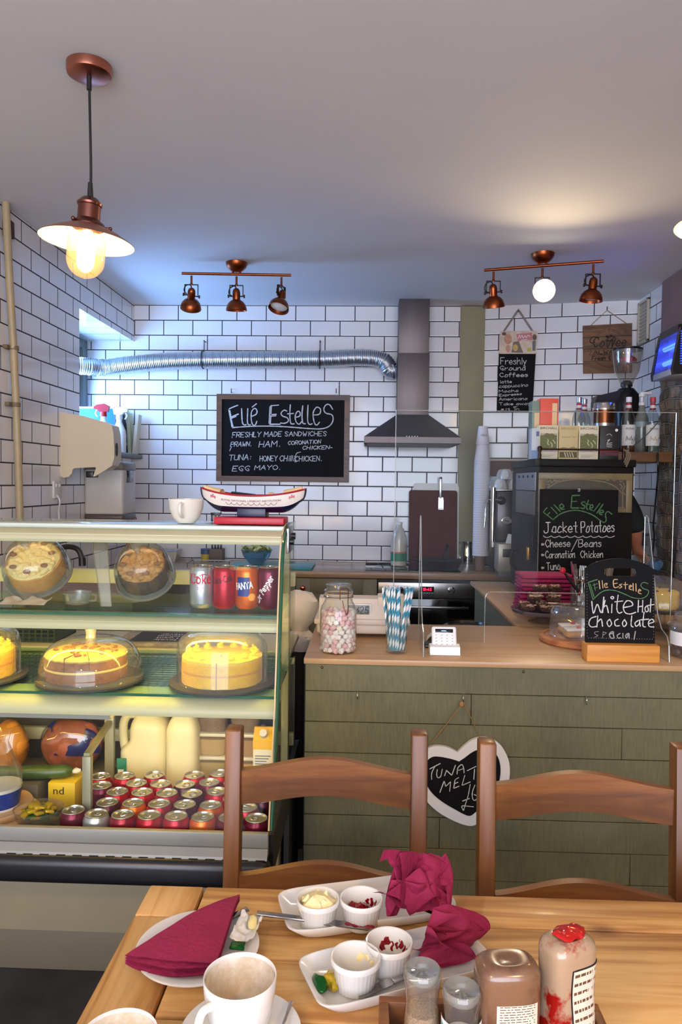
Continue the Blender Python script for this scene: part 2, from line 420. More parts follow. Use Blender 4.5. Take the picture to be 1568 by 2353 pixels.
chalkgreen = mat('green_chalk_line', (84, 128, 84), 0.95, var=0.2, scale=300)
slate = mat('chalkboard', (17, 16, 17), 0.65, spec=0.12, var=0.25, scale=9, bump=0.02)
paper = mat('white_paper', (235, 232, 226), 0.8)
ink = mat('black_ink', (22, 22, 24), 0.6)
whiteink = mat('white_ink', (240, 238, 234), 0.5)
clear = glass('clear_glass', (248, 251, 250), 0.03, 0.75, body=.03)
acrylic = glass('clear_acrylic', (248, 250, 249), 0.002, 0.2)
edgeac = glass('acrylic_edge', (225, 230, 228), 0.2, 0.7, 0.15, body=0.3, bodycol=(225, 228, 224))

# ================================================================== THE ROOM
CEIL = 2.655; LX = -1.615; RX = 1.737; BY = 5.07
ceil_m = mat('ceiling_paint', (226, 223, 222), 0.85, var=0.02, scale=2, bump=0.05, bscale=18)
struct('ceiling', MB().box(-2.2, 2.2, -2.6, 5.4, CEIL, CEIL + 0.12), ceil_m)
floor_m = mat('dark_slate_floor', (58, 55, 56), 0.42, var=0.45, scale=5, bump=0.15, bscale=14)
struct('floor', MB().box(-2.2, 2.2, -2.6, 5.4, -0.1, 0.0), floor_m)
t_back = tiles('metro_tiles_rear', (0, 2), 0.2017, 0.1019, -1.5125 - 0.1008, 2.5525)
t_left = tiles('metro_tiles_side', (1, 2), 0.2005, 0.1019, 3.31, 2.545)
t_seg = tiles('metro_tiles_corner', (0, 2), 0.2027, 0.1038, 0.1065 - 0.1013, 2.567)
t_right = tiles('metro_tiles_right', (1, 2), 0.2027, 0.1019, 4.80, 2.56)
struct('wall_back', MB().box(-2.2, 0.90, BY, BY + 0.15, 0, CEIL), t_back, smooth=0)
A = Vector((0.763, BY, 0)); Bc = Vector((RX, 4.885, 0)); ang = math.atan2(Bc.y - A.y, Bc.x - A.x); L = (Bc - A).length
w = obj('wall_back_corner', MB().box(0, L + 0.05, 0, 0.12, 0, CEIL), t_seg, smooth=0, loc=A, rz=ang); w['kind'] = 'structure'
SEGN = Vector((math.sin(ang), -math.cos(ang), 0))
struct('wall_right', MB().box(RX, RX + 0.15, 4.40, 5.1, 0, CEIL), t_right, smooth=0)
# left wall with the window recess cut in it
wl = MB()
OY0, OZ0, OZ1 = 4.098, 1.60, 2.405
wl.box(LX - 0.33, LX, -2.6, OY0, 0, CEIL); wl.box(LX - 0.33, LX, OY0, BY, OZ1, CEIL); wl.box(LX - 0.33, LX, OY0, BY, 0, OZ0)
struct('wall_left', wl, t_left, smooth=0)
sillm = mat('grey_painted_wood', (122, 124, 118), 0.5, var=0.08)
struct('trim_1', MB().box(LX - 0.33, LX + 0.062, OY0 + 0.02, BY, OZ0, OZ0 + 0.032, 0.012, 3), sillm)      # the recess's ledge
wn = MB()
for a in ((4.14, 4.20, OZ0 + 0.03, OZ1), (4.99, 5.068, OZ0 + 0.03, OZ1), (4.2, 4.99, OZ1 - 0.06, OZ1), (4.2, 4.99, OZ0 + 0.03, OZ0 + 0.09), (4.57, 4.61, OZ0 + 0.09, OZ1 - 0.06)):
 wn.box(LX - 0.36, LX - 0.325, a[0], a[1], a[2], a[3], 0.004)
wo = struct('window_1', wn, mat('grey_green_frame', (112, 122, 116), 0.5))
obj('pane', MB().box(LX - 0.348, LX - 0.342, 4.19, 5.0, OZ0 + 0.08, OZ1 - 0.05), clear, wo)
# green pilaster between the two tiled walls
struct('trim_2', MB().box(0.612, 0.775, BY - 0.022, BY + 0.02, 0, CEIL - 0.004, 0.004), mat('green_painted_plaster', (152, 146, 112), 0.55, var=0.07, scale=6, bump=0.06))
# rough stone wall on the right: real relief, mortar courses broken by noise
def stone_mat():
 k = NT('rough_stone'); b = k.b
 tc = k.n('ShaderNodeTexCoord'); sp = k.n('ShaderNodeSeparateXYZ'); k.l(tc.outputs['Object'], sp.inputs[0])
 cb = k.n('ShaderNodeCombineXYZ'); k.l(sp.outputs[1], cb.inputs[0]); k.l(sp.outputs[2], cb.inputs[1])
 nz = k.n('ShaderNodeTexNoise', Scale=5.0, Detail=3.0); k.l(tc.outputs['Object'], nz.inputs['Vector'])
 mx = k.n('ShaderNodeVectorMath', operation='MULTIPLY_ADD'); mx.inputs[1].default_value = (0.06, 0.06, 0); k.l(nz.outputs['Color'], mx.inputs[0]); k.l(cb.outputs[0], mx.inputs[2])
 br = k.n('ShaderNodeTexBrick', Scale=1.0)
 for nm, v in (('Brick Width', 0.13), ('Row Height', 0.066), ('Mortar Size', 0.007), ('Mortar Smooth', 0.6), ('Bias', 0.1)): br.inputs[nm].default_value = v
 br.inputs['Color1'].default_value = rgba((186, 150, 104)); br.inputs['Color2'].default_value = rgba((122, 100, 80)); br.inputs['Mortar'].default_value = rgba((160, 148, 128))
 k.l(mx.outputs[0], br.inputs['Vector'])
 n2 = k.n('ShaderNodeTexNoise', Scale=24.0, Detail=6.0); k.l(tc.outputs['Object'], n2.inputs['Vector'])
 m2 = k.n('ShaderNodeMix'); m2.data_type = 'RGBA'; m2.blend_type = 'OVERLAY'; m2.inputs[0].default_value = 0.7
 k.l(br.outputs['Color'], m2.inputs[6]); k.l(n2.outputs['Color'], m2.inputs[7])
 hsv = k.n('ShaderNodeHueSaturation', Saturation=0.75); k.l(m2.outputs[2], hsv.inputs['Color']); k.l(hsv.outputs[0], b.inputs['Base Color'])
 ad = k.n('ShaderNodeMath', operation='MULTIPLY_ADD'); ad.inputs[1].default_value = -1.2; k.l(br.outputs['Fac'], ad.inputs[0]); k.l(n2.outputs[0], ad.inputs[2])
 bp = k.n('ShaderNodeBump', Strength=0.9, Distance=0.02); k.l(ad.outputs[0], bp.inputs['Height']); k.l(bp.outputs[0], b.inputs['Normal'])
 b.inputs['Roughness'].default_value = 0.85; return k.m
st = MB()
def stone_pt(u, v):
 y = 4.47 - u * 6.9; z = v * 2.36
 return Vector((RX - 0.012 + 0.016 * mnoise.noise(Vector((y * 9, z * 13, 0))) - 0.012 * mnoise.noise(Vector((y * 23, z * 30, 4))), y + 0.018 * mnoise.noise(Vector((z * 15, 2, u * 9))), z))
st.grid(stone_pt, 240, 90)
k = st.mark(); st.box(RX - 0.01, RX + 0.2, -2.6, 4.44, 0, 2.36)
struct('wall_right_stone', st, stone_mat(), smooth=60)
pl = MB(); pl.box(RX - 0.03, RX + 0.2, -2.6, 4.45, 2.35, CEIL, 0.01)
struct('wall_right_plaster', pl, mat('mauve_plaster', (150, 118, 108), 0.8, var=0.12, scale=6, bump=0.25, bscale=14))
# shop front behind the viewer, with the big window the daylight comes through
wf = MB(); wf.box(-2.0, -1.5, -2.6, -2.45, 0, CEIL); wf.box(1.3, 2.0, -2.6, -2.45, 0, CEIL); wf.box(-1.5, 1.3, -2.6, -2.45, 0, 0.55); wf.box(-1.5, 1.3, -2.6, -2.45, 2.5, CEIL)
struct('wall_front', wf, mat('front_paint', (205, 200, 190), 0.8), smooth=0)
w2 = MB()
for a in ((-1.5, -1.44, .55, 2.5), (1.24, 1.3, .55, 2.5), (-1.44, 1.24, .55, .62), (-1.44, 1.24, 2.43, 2.5), (-0.13, -0.07, .62, 2.43)): w2.box(a[0], a[1], -2.56, -2.49, a[2], a[3])
w2o = struct('window_2', w2, mat('white_window_paint', (225, 224, 220), 0.5)); obj('pane', MB().box(-1.45, 1.25, -2.53, -2.525, .6, 2.45), clear, w2o)

# ================================================================== HANGING LAMPS
def pendant(loc, dz, label, grp):
 t = thing('pendant_lamp', label, 'lamp', loc, group=grp)      # loc at the ceiling; local z down is negative
 obj('ceiling_rose', MB().lathe([(0.0, -0.032), (0.052, -0.032), (0.062, -0.027), (0.064, -0.018), (0.064, -0.001), (0.0, -0.001)], 40), rosecopper, t)
 c = MB().tube(smooth_pts([(0, 0, -0.03), (0.002, 0, -0.14), (0.005, 0, -0.3), (0.003, 0, dz + 0.1)], 6), 0.0038, 10); c.lathe([(0.007, -0.07), (0.007, -0.03)], 14); c.lathe([(0.009, dz + 0.075), (0.0065, dz + 0.12)], 14, (0.003, 0, 0))
 obj('cord', c, mat('black_flex', (26, 22, 22), 0.6), t)
 h = MB(); h.lathe([(0.046, dz - 0.012), (0.050, dz - 0.004), (0.045, dz + 0.004), (0.036, dz + 0.010), (0.032, dz + 0.014), (0.032, dz + 0.052), (0.035, dz + 0.054), (0.036, dz + 0.06), (0.030, dz + 0.066), (0.022, dz + 0.075), (0.008, dz + 0.08)], 40, (0.003, 0, 0))
 for a in (2.8, 0.2, -1.9):
  h.cyl((0.003 + 0.046 * math.cos(a), 0.046 * math.sin(a), dz - 0.004), (0.003 + 0.062 * math.cos(a), 0.062 * math.sin(a), dz - 0.004), 0.0035); h.sphere((0.003 + 0.063 * math.cos(a), 0.063 * math.sin(a), dz - 0.004), 0.006, 10, 8)
 obj('lamp_holder', h, mat('antique_copper', (128, 82, 70), 0.35, 1.0, var=0.1), t)
 s = MB(); s.lathe([(0.046, dz - 0.006), (0.060, dz - 0.010), (0.095, dz - 0.026), (0.132, dz - 0.047), (0.135, dz - 0.050)], 56, (0.003, 0, 0), cap=False)
 obj('lamp_shade', s, mat('matt_rose_copper', (176, 124, 110), 0.42, 0.8), t)
 s2 = MB(); s2.lathe([(0.020, dz - 0.008), (0.058, dz - 0.0125), (0.0935, dz - 0.0285), (0.131, dz - 0.0495), (0.1345, dz - 0.051)], 56, (0.003, 0, 0), cap=False)
 obj('shade_lining', s2, mat('white_enamel', (248, 240, 226), 0.4), t, label='white enamelled inside of the shade')
 prof = [(0.018, 0), (0.05, -0.012), (0.054, -0.03), (0.054, -0.082)] + [(0.054 * math.cos(a), -0.082 - 0.054 * math.sin(a)) for a in [k * PI / 20 for k in range(1, 10)]] + [(0.0005, -0.136)]
 gl = MB().lathe([(r, dz - 0.02 + z) for r, z in reversed(prof)], 40, (0.003, 0, 0), cap=False)
 obj('glass_globe', gl, glass('lamp_globe_glass', (255, 246, 230), 0.06, 0.5, body=0.05, bodycol=(255, 225, 170)), t)
 b = MB().lathe([(0.003, dz - 0.128), (0.014, dz - 0.118), (0.026, dz - 0.095), (0.024, dz - 0.06), (0.015, dz - 0.02)], 28, (0.003, 0, 0))
 obj('bulb', b, emis('hot_filament_bulb', (255, 212, 146), 85.0), t)
 for o_ in [q for q in bpy.data.objects if q.parent == t and q.name.split('.')[0] in ('lamp_holder', 'lamp_shade', 'shade_lining', 'glass_globe', 'bulb')]:
  o_.data.transform(Matrix.Translation((0, 0, dz + .08)) @ Matrix.Rotation(math.radians(4.5), 4, 'Y') @ Matrix.Translation((0, 0, -dz - .08)))     # hangs a little askew
 return t
p1 = WZ(205, 150, CEIL)
pendant((p1.x, p1.y, CEIL), -0.455, 'copper pendant lamp with glass globe hanging at the left above the cake cabinet', 'copper pendant lamps')
pendant((0.985, 2.10, CEIL), -0.435, 'copper pendant lamp at the right edge, only its shade tip showing', 'copper pendant lamps')

def spot_head(t, loc, az, tilt, roll, lit=False):
 """one spotlight: drop stem, square bracket, knobs, bell-shaped shade; local +x along the bar"""
 bk = MB(); bk.cyl((0, 0, -0.012), (0, 0, -0.062), 0.0058); bk.lathe([(0.008, -0.064), (0.009, -0.058), (0.006, -0.052)], 14)
 bk.mv(*loc); st_ = obj('stem', bk, copper, t)
 M4 = Matrix.Translation(Vector(loc) + Vector((0, 0, -0.062))) @ Matrix.Rotation(az, 4, 'Z')
 br = MB()
 for x in (-0.036, 0.036): br.box(x - 0.002, x + 0.002, -0.006, 0.006, -0.058, 0.002)
 br.box(-0.036, 0.036, -0.006, 0.006, -0.001, 0.0025)
 br.xf(M4); obj('bracket', br, mat('dark_bracket', (58, 50, 46), 0.4, 0.8), t)
 H = M4 @ Matrix.Translation((0, 0, -0.06)) @ Matrix.Rotation(tilt, 4, 'X') @ Matrix.Rotation(roll, 4, 'Y')
 sh = MB().lathe([(0.0, 0.046), (0.010, 0.044), (0.018, 0.036), (0.021, 0.022), (0.021, -0.016), (0.025, -0.019), (0.038, -0.027), (0.05, -0.042), (0.056, -0.060), (0.058, -0.074), (0.0565, -0.0755), (0.054, -0.06), (0.046, -0.044), (0.02, -0.026)], 36, cap=False)
 sh.xf(H); s = obj('spot_shade', sh, copper, t)
 for x in (-1, 1):
  kn = MB(); kn.cyl((x * 0.02, 0, 0.002), (x * 0.044, 0, 0.002), 0.0035, n=10); kn.cyl((x * 0.04, 0, 0.002), (x * 0.047, 0, 0.002), 0.009, n=14)
  kn.xf(H); obj('knob', kn, mat('dark_bronze', (62, 46, 38), 0.35, 0.9), s)
 fx = MB().tube(smooth_pts([(0, 0, 0.044), (-0.012, 0.01, 0.058), (-0.036, 0.012, 0.046), (-0.042, 0.01, 0.018), (-0.025, 0.008, 0.004)], 6), 0.0032, 8); fx.xf(H); obj('flex', fx, blackpl, s)
 bu = MB().lathe([(0.0, -0.078 if lit else -0.066), (0.03, -0.0765 if lit else -0.064), (0.0475, -0.07 if lit else -0.058), (0.047, -0.05), (0.02, -0.03)], 32, cap=False); bu.xf(H)
 obj('bulb', bu, emis('lit_spot_bulb', (255, 244, 222), 24.0) if lit else mat('unlit_bulb', (225, 220, 210), 0.3), s)
 return H
def track(loc, rz, label, heads, grp):
 t = thing('ceiling_spotlight', label, 'spotlight', loc, rz, grp)
 obj('ceiling_cup', MB().lathe([(0.0, -0.05), (0.016, -0.05), (0.034, -0.043), (0.052, -0.026), (0.058, -0.012), (0.06, -0.001), (0.0, -0.001)], 40), copper, t)
 b = MB().cyl((-0.30, 0, -0.062), (0.30, 0, -0.062), 0.0075); b.cyl((-0.02, 0, -0.045), (-0.02, 0, -0.06), 0.006); b.cyl((0.02, 0, -0.045), (0.02, 0, -0.06), 0.006)
 obj('bar', b, copper, t)
 for (x, az, ti, ro, lit) in heads:
  H = spot_head(t, (x, 0, -0.062), az, ti, ro, lit)
  if lit: LIT.append(XF[t.name] @ H)
LIT = []
c1 = WZ(544, 604, CEIL); c2 = WZ(1248, 583, CEIL)
track((c1.x, c1.y, CEIL), math.radians(3), 'unlit copper bar of three spotlights on the ceiling in front of the foil duct', [(-0.247, 0, 0.62, 0.15, 0), (0, 0, 0.12, 0, 0), (0.247, 1.1, 0.0, 0.42, 0)], 'copper bar spotlights')
track((c2.x, c2.y, CEIL), math.radians(-16), 'copper bar of three ceiling spotlights with the middle one lit', [(-0.25, 0.25, 0.3, -0.1, 0), (0, 0.2, -1.25, 0, 1), (0.25, 0.25, 0.05, 0.1, 0)], 'copper bar spotlights')
for H in LIT:
 o_ = H @ Vector((0, 0, -0.085)); d_ = (H.to_3x3() @ Vector((0, 0, -1))).normalized() + Vector((0, 0, -0.35))
 l = bpy.data.lights.new('spot_beam', 'SPOT'); l.energy = 34; l.color = srgb((255, 226, 180)); l.spot_size = 2.6; l.spot_blend = 0.6; l.shadow_soft_size = 0.04
 lo = bpy.data.objects.new('spot_beam', l); COL.objects.link(lo); lo.location = o_; lo.rotation_euler = d_.to_track_quat('-Z', 'Y').to_euler()

# vent grille on the right wall, wall pipe on the left
g = thing('air_vent', 'white louvred air vent high on the right wall beside the coffee sign', 'vent', (RX, 4.79, 2.36))
fr = MB()
y0, y1, z0, z1 = 4.70, 4.87, 2.36, 2.63
for a in ((y0, y0 + .016, z0, z1), (y1 - .016, y1, z0, z1), (y0, y1, z0, z0 + .016), (y0, y1, z1 - .016, z1)): fr.box(RX - 0.016, RX, a[0], a[1], a[2], a[3], 0.003)
obj('frame', fr, mat('vent_cream', (196, 184, 162), 0.5), g, world=True)
sl = MB()
for i in range(11):
 z = z0 + 0.026 + i * 0.0218; k = sl.mark(); sl.box(RX - 0.014, RX - 0.002, y0 + .012, y1 - .012, z, z + 0.004); sl.rot(0.6, 'Y', (RX - 0.008, 0, z), k)
sl.box(RX - 0.002, RX + 0.001, y0 + 0.01, y1 - 0.01, z0 + 0.01, z1 - 0.01)
obj('louvre', sl, mat('vent_cream', (196, 184, 162), 0.5), g, world=True)
pp = thing('wall_pipe', 'cream painted water pipe running up the left tiled wall to the ceiling', 'pipe', (LX + 0.02, 3.3, 0))
pts = [WX(14, 482, LX + 0.025), WX(22, 650, LX + 0.028), WX(32, 820, LX + 0.026), WX(40, 1010, LX + 0.025), WX(46, 1230, LX + 0.025)]
pts = [pts[0] + Vector((0, 0, 0.03))] + pts + [Vector((LX + 0.025, pts[-1].y, 0.5))]
pc = mat('cream_pipe_paint', (176, 156, 118), 0.45, var=0.1)
obj('pipe', MB().tube(smooth_pts(pts, 5), 0.0165, 16), pc, pp, world=True)
cl = MB()
for p in (WX(32, 800, LX + 0.026), WX(36, 930, LX + 0.026)):
 cl.cyl(p - Vector((0, 0, .009)), p + Vector((0, 0, .009)), 0.021); cl.box(LX, LX + 0.02, p.y - 0.05, p.y, p.z - 0.008, p.z + 0.008)
obj('clip', cl, mat('pipe_clip', (120, 100, 76), 0.6), pp, world=True)
vz = WX(28, 522, LX + 0.03); vv = MB().box(LX, LX + 0.03, vz.y - 0.03, vz.y + 0.03, vz.z - 0.045, vz.z + 0.03, 0.006); vv.jitter(0.006, 40)
obj('bracket', vv, mat('rusty_bracket', (84, 52, 36), 0.8), pp, world=True)

# ================================================================== REAR KITCHEN RUN
WT = 0.915; WF = 4.47
topwood = wood('oak_worktop', [(188, 158, 128), (170, 138, 108), (150, 116, 86)], 'X', 1.2, 0.32, 5)
sage = mat('sage_cabinet_paint', (118, 114, 88), 0.5, var=0.05, scale=20)
rt = thing('rear_worktop', 'long oak worktop under the tiled rear wall carrying the hob', 'worktop', (-0.3, 4.75, WT - 0.038))
m = MB().box(LX + 0.002, 1.66, WF, 4.868, WT - 0.038, WT, 0.004); m.box(LX + 0.002, 0.76, 4.868, BY - 0.001, WT - 0.038, WT)
obj('worktop_slab', m, topwood, rt, world=True)
knobm = mat('copper_knob', (176, 92, 66), 0.25, 1.0)
def cabinet(x0, x1, label, knobx):
 t = thing('base_cabinet', label, 'cabinet', ((x0 + x1) / 2, 4.78, 0), group='sage base cabinets')
 obj('body', MB().box(x0, x1, 4.51, 4.94, 0.1, WT - 0.0385), sage, t, world=True)
 d = MB(); a, b_, z0, z1 = x0 + .003, x1 - .003, 0.11, WT - 0.045
 d.box(a, b_, 4.497, 4.509, z0, z1)
 for q in ((a, a + .085, z0, z1), (b_ - .085, b_, z0, z1), (a + .0851, b_ - .0851, z1 - .09, z1), (a + .0851, b_ - .0851, z0, z0 + .09)): d.box(q[0], q[1], 4.488, 4.4969, q[2], q[3], 0.0015)
 dd = obj('door', d, sage, t, world=True)
 kb = MB().lathe([(0.006, 0), (0.006, 0.014), (0.014, 0.02), (0.016, 0.027), (0.011, 0.034), (0.0, 0.036)], 18); kb.rot(PI / 2, 'X'); kb.mv(knobx, 4.488, 0.812)
 obj('knob', kb, knobm, dd, world=True)
 obj('plinth', MB().box(x0, x1, 4.56, 4.58, 0, 0.1), sage, t, world=True)
cabinet(-0.43, 0.068, 'sage shaker base cabinet with a copper knob, just left of the oven', -0.385)
cabinet(-0.93, -0.432, 'sage base cabinet behind the cake cabinet, second left of the oven', -0.475)
cabinet(LX + 0.004, -0.932, 'sage base cabinet in the left rear corner below the boiler', -0.98)
cabinet(0.674, 1.15, 'sage base cabinet to the right of the oven, behind the side counter', 1.1)
# oven
ov = thing('oven', 'built-in stainless oven with red clock under the hob', 'oven', (0.371, 4.75, 0.1))
obj('housing', MB().box(0.072, 0.67, 4.52, BY - 0.01, 0.1, 0.868), mat('oven_black', (18, 17, 17), 0.5), ov, world=True)
pn = MB().box(0.074, 0.668, 4.475, 4.52, 0.765, 0.855, 0.002)
cp = obj('control_panel', pn, steel, ov, world=True)
for px in (920, 1038):
 p = WY(px, 1355, 4.47); kb = MB().lathe([(0.021, 0), (0.021, 0.006), (0.016, 0.008), (0.0155, 0.024), (0.012, 0.027), (0, 0.027)], 24); kb.rot(PI / 2, 'X'); kb.mv(p.x, 4.475, 0.812); obj('dial', kb, chrome, cp, world=True)
p = WY(982, 1354, 4.474); sc_ = MB().box(p.x - 0.041, p.x + 0.041, 4.4725, 4.476, 0.800, 0.833); scr = obj('clock_display', sc_, mat('display_black', (10, 4, 6), 0.2), cp, world=True)
dg = MB(); stt, tw = text_strokes('13:45', 0.08, 0.3)
for s in stt: ribbon(dg, [(p.x + (a / tw - 0.5) * 0.052, 4.4722, 0.8085 + b * 0.016) for a, b in s], 0.0024, (0, -1, 0))
obj('clock_digits', dg, emis('red_led', (255, 30, 70), 5.0), scr, world=True)
for i in range(5):
 q = WY(970 + i * 6.2, 1367, 4.474); obj('button', MB().cyl((q.x, 4.477, 0.788), (q.x, 4.470, 0.788), 0.004, n=12), chrome, cp, world=True)
dr = obj('oven_door', MB().box(0.074, 0.668, 4.478, 4.52, 0.16, 0.757, 0.003), mat('oven_glass', (14, 12, 12), 0.08, spec=0.6), ov, world=True)
h = MB().box(0.12, 0.62, 4.44, 4.454, 0.700, 0.718, 0.003); h.box(0.14, 0.155, 4.45, 4.48, 0.702, 0.716); h.box(0.585, 0.60, 4.45, 4.48, 0.702, 0.716)
obj('handle', h, steel, dr, world=True)
# hob, pan
hb = thing('hob', 'flat black glass hob set in the rear worktop', 'hob', (0.30, 4.76, WT))
a0 = WZ(840, 1306, WT + .005); x0 = a0.x
obj('glass_plate', MB().box(x0, x0 + 0.585, 4.53, 4.955, WT, WT + 0.005, 0.002), mat('hob_glass', (20, 20, 22), 0.06, spec=0.6), hb, world=True)
for (x, y, r) in ((x0 + .15, 4.68, .09), (x0 + .15, 4.9, .07), (x0 + .43, 4.9, .09), (x0 + .43, 4.68, .07)):
 obj('cooking_zone', MB().tube([(x + r * math.cos(2 * PI * k / 40), y + r * math.sin(2 * PI * k / 40), WT + .0052) for k in range(40)], 0.0012, 4, closed=True), mat('zone_ring', (70, 70, 72), 0.4), hb, world=True)
castm = mat('black_pan', (18, 17, 17), 0.38, spec=0.5)
pc_ = WZ(1003, 1299, WT + .006)
pan = thing('frying_pan', 'black frying pan on the hob below the chopping boards', 'pan', (pc_.x, 4.70, WT + 0.0055))
obj('bowl', MB().lathe([(0.0, 0), (0.118, 0), (0.126, 0.006), (0.147, 0.052), (0.15, 0.055), (0.147, 0.056), (0.142, 0.05), (0.12, 0.01), (0.0, 0.008)], 48), castm, pan)
hd = MB().tube(smooth_pts([(0.05, 0.13, 0.042), (0.06, 0.17, 0.06), (0.075, 0.235, 0.11), (0.08, 0.25, 0.125)], 5), [0.009] * 5 + [0.011] * 11, 12); obj('handle', hd, blackpl, pan)
obj('side_handle', MB().tube(smooth_pts([(-0.14, -0.02, 0.05), (-0.17, -0.02, 0.058), (-0.172, 0.02, 0.058), (-0.14, 0.02, 0.05)], 5), 0.006, 10), castm, pan)
# milk bottle
def jug_profile(h, r, neck):
 return [(0.0, 0), (r * .9, 0), (r, 0.01), (r, h * .55), (r * .93, h * .68), (neck * 1.5, h * .85), (neck, h * .9), (neck, h)]
b = WZ(917, 1304, WT)
mk = thing('milk_bottle', 'plastic milk bottle with a green label, on the rear worktop beside the hob', 'bottle', (b.x, b.y + 0.04, WT + 0.0055))
obj('bottle', MB().lathe([(0.0, 0), (0.045, 0), (0.052, 0.008), (0.053, 0.15), (0.049, 0.19), (0.030, 0.24), (0.020, 0.252), (0.019, 0.275), (0.0, 0.275)], 36), glass('milky_plastic', (235, 235, 230), 0.08, 0.5, 0.2, body=0.35, bodycol=(230, 228, 220)), mk)
obj('milk', MB().lathe([(0.0, 0.003), (0.049, 0.006), (0.0505, 0.145), (0.0, 0.147)], 32), mat('milk', (240, 232, 206), 0.4), mk)
obj('cap', MB().lathe([(0.0, 0.268), (0.021, 0.268), (0.021, 0.285), (0.0, 0.286)], 24), mat('pale_cap', (220, 226, 222), 0.4), mk)
obj('label', MB().lathe([(0.0538, 0.035), (0.0538, 0.085)], 36, cap=False), mat('green_label', (40, 128, 96), 0.5, var=0.3, scale=60), mk)
obj('label_band', MB().lathe([(0.0539, 0.085), (0.0539, 0.094)], 36, cap=False), mat('red_white_band', (190, 90, 84), 0.5, var=0.5, scale=90), mk)
# leaning chopping boards and spatula
def leaning(px0, py0, px1, py1, y, th, name, label, m, grp, r=0.012, lean=0.03):
 a, c = WY(px0, py0, y), WY(px1, py1, y); x0, x1, z1 = a.x, c.x, a.z; z0 = WT + 0.0005
 k = MB(); k.prism([(x0 + r, z0), (x1 - r, z0), (x1, z0 + r), (x1, z1 - r), (x1 - r, z1), (x0 + r, z1), (x0, z1 - r), (x0, z0 + r)], th, lambda u, v, w: (u, y - lean * (1 - (v - z0) / (z1 - z0)) + w, v))
 o = obj(name, k, m, world=True); tag(o, label, 'chopping board', grp); return o
leaning(951, 1110, 1052, 1280, 5.05, 0.015, 'chopping_board', 'white chopping board leaning on the tiles behind the brown one', whitepl, 'leaning chopping boards', lean=0.05)
leaning(941, 1126, 1049, 1272, 5.02, 0.016, 'chopping_board', 'brown chopping board leaning on the rear wall behind the frying pan', mat('brown_board', (84, 38, 30), 0.65, spec=.15, var=0.12, scale=14), 'leaning chopping boards', lean=0.05)
sp = thing('spatula', 'slotted steel spatula hanging in front of the brown chopping board', 'spatula', tuple(WY(1013, 1170, 4.985)))
k = MB(); f = lambda x, y: WY(x, y, 4.985)
for (xa, ya, xb, yb) in ((1008, 1148, 1010.2, 1170), (1011.2, 1148, 1012.8, 1170), (1013.8, 1148, 1015.4, 1170), (1016.6, 1148, 1019.4, 1170), (1008, 1143, 1019, 1149), (1007.8, 1168, 1019.8, 1171)):
 p, q = f(xa, ya), f(xb, yb); k.box(p.x, q.x, 4.984, 4.987, q.z, p.z)
obj('blade', k, alu, sp, world=True)
k = MB(); p, q = f(1011, 1097), f(1015.5, 1145); k.box(p.x, q.x, 4.983, 4.989, q.z, p.z, 0.002); obj('handle', k, alu, sp, world=True)
p, q = f(1010.5, 1096), f(1016, 1101); obj('grip', MB().box(p.x, q.x, 4.98, 4.992, q.z, p.z, 0.002), blackpl, sp, world=True)
p = f(1013, 1100); obj('hook', MB().cyl((p.x, 4.98, p.z), (p.x, BY, p.z), 0.003), steel, sp, world=True)
# teal board lying on the worktop, jugs
tb = WZ(700, 1292, WT); k = MB(); k.box(-0.86, -0.335, 4.50, 4.84, WT + .0005, WT + .014, 0.004); tag(obj('chopping_board', k, mat('teal_board', (32, 138, 138), 0.4), world=True), 'teal chopping board lying flat on the rear worktop behind the cake cabinet', 'chopping board')
def steel_jug(px, py, h, r, label):
 p = WZ(px, py, WT); t = thing('milk_jug', label, 'jug', (p.x, p.y + r, WT + .0005), group='steel frothing jugs')
 obj('body', MB().lathe([(0.0, 0), (r, 0), (r * 1.04, h * .1), (r * .98, h * .5), (r * .86, h * .8), (r * .93, h), (r * .9, h), (r * .82, h * .8), (0.0, h * .1)], 36), chrome, t)
 obj('handle', MB().tube(smooth_pts([(-r * .85, 0, h * .9), (-r * 1.5, 0, h * .92), (-r * 1.55, 0, h * .6), (-r * 1.0, 0, h * .2)], 5), 0.0055, 10), chrome, t)
 obj('spout', MB().add([(r * .8, -r * .35, h * .99), (r * .8, r * .35, h * .99), (r * 1.2, 0, h * 1.04), (r * .85, 0, h * .72)], [(0, 2, 3), (1, 3, 2), (0, 1, 2)]), chrome, t)
steel_jug(1077, 1297, 0.152, 0.050, 'larger steel frothing jug on the rear worktop by the stacked cups')
steel_jug(1121, 1297, 0.092, 0.036, 'smaller steel frothing jug in front of the coffee machine')
# stack of upside-down paper cups
cupm = mat('lilac_white_card', (226, 222, 228), 0.6)
def cup_mesh(h, r0, r1, n=28):
 return MB().lathe([(r0 + .003, -0.001), (r0 + .0035, 0.003), (r0 + .001, 0.0055), (r1, h), (0.0, h + .0002)], n, cap=False)
pb = WY(1108, 1200, 4.62); cx_, cy_ = pb.x - .006, 4.62
stand = tag(obj('cup_stand', MB().lathe([(0.0, 0), (0.042, 0), (0.042, 0.004), (0.03, 0.006), (0.03, 0.092), (0.044, 0.094), (0.044, 0.098), (0.0, 0.098)], 28), mat('stand_brown', (120, 92, 72), 0.5), loc=(cx_, cy_, WT + .0005)), 'small brown stand under the tall stack of paper cups', 'stand')
proto = obj('paper_cup', cup_mesh(0.105, 0.0475, 0.037), cupm); tag(proto, 'white paper cup nested upside down in the tall stack beside the coffee machine', 'cup', 'stacked paper cups')
zb = WT + 0.0995; n_c = 40; step = (WY(1108, 1022, 4.62).z - .105 - zb) / (n_c - 1)
for i in range(n_c):
 o = proto if i == 0 else proto.copy()
 if i: COL.objects.link(o)
 o.location = (cx_ + 0.0003 * math.sin(i * 2.1), cy_, zb + step * i)
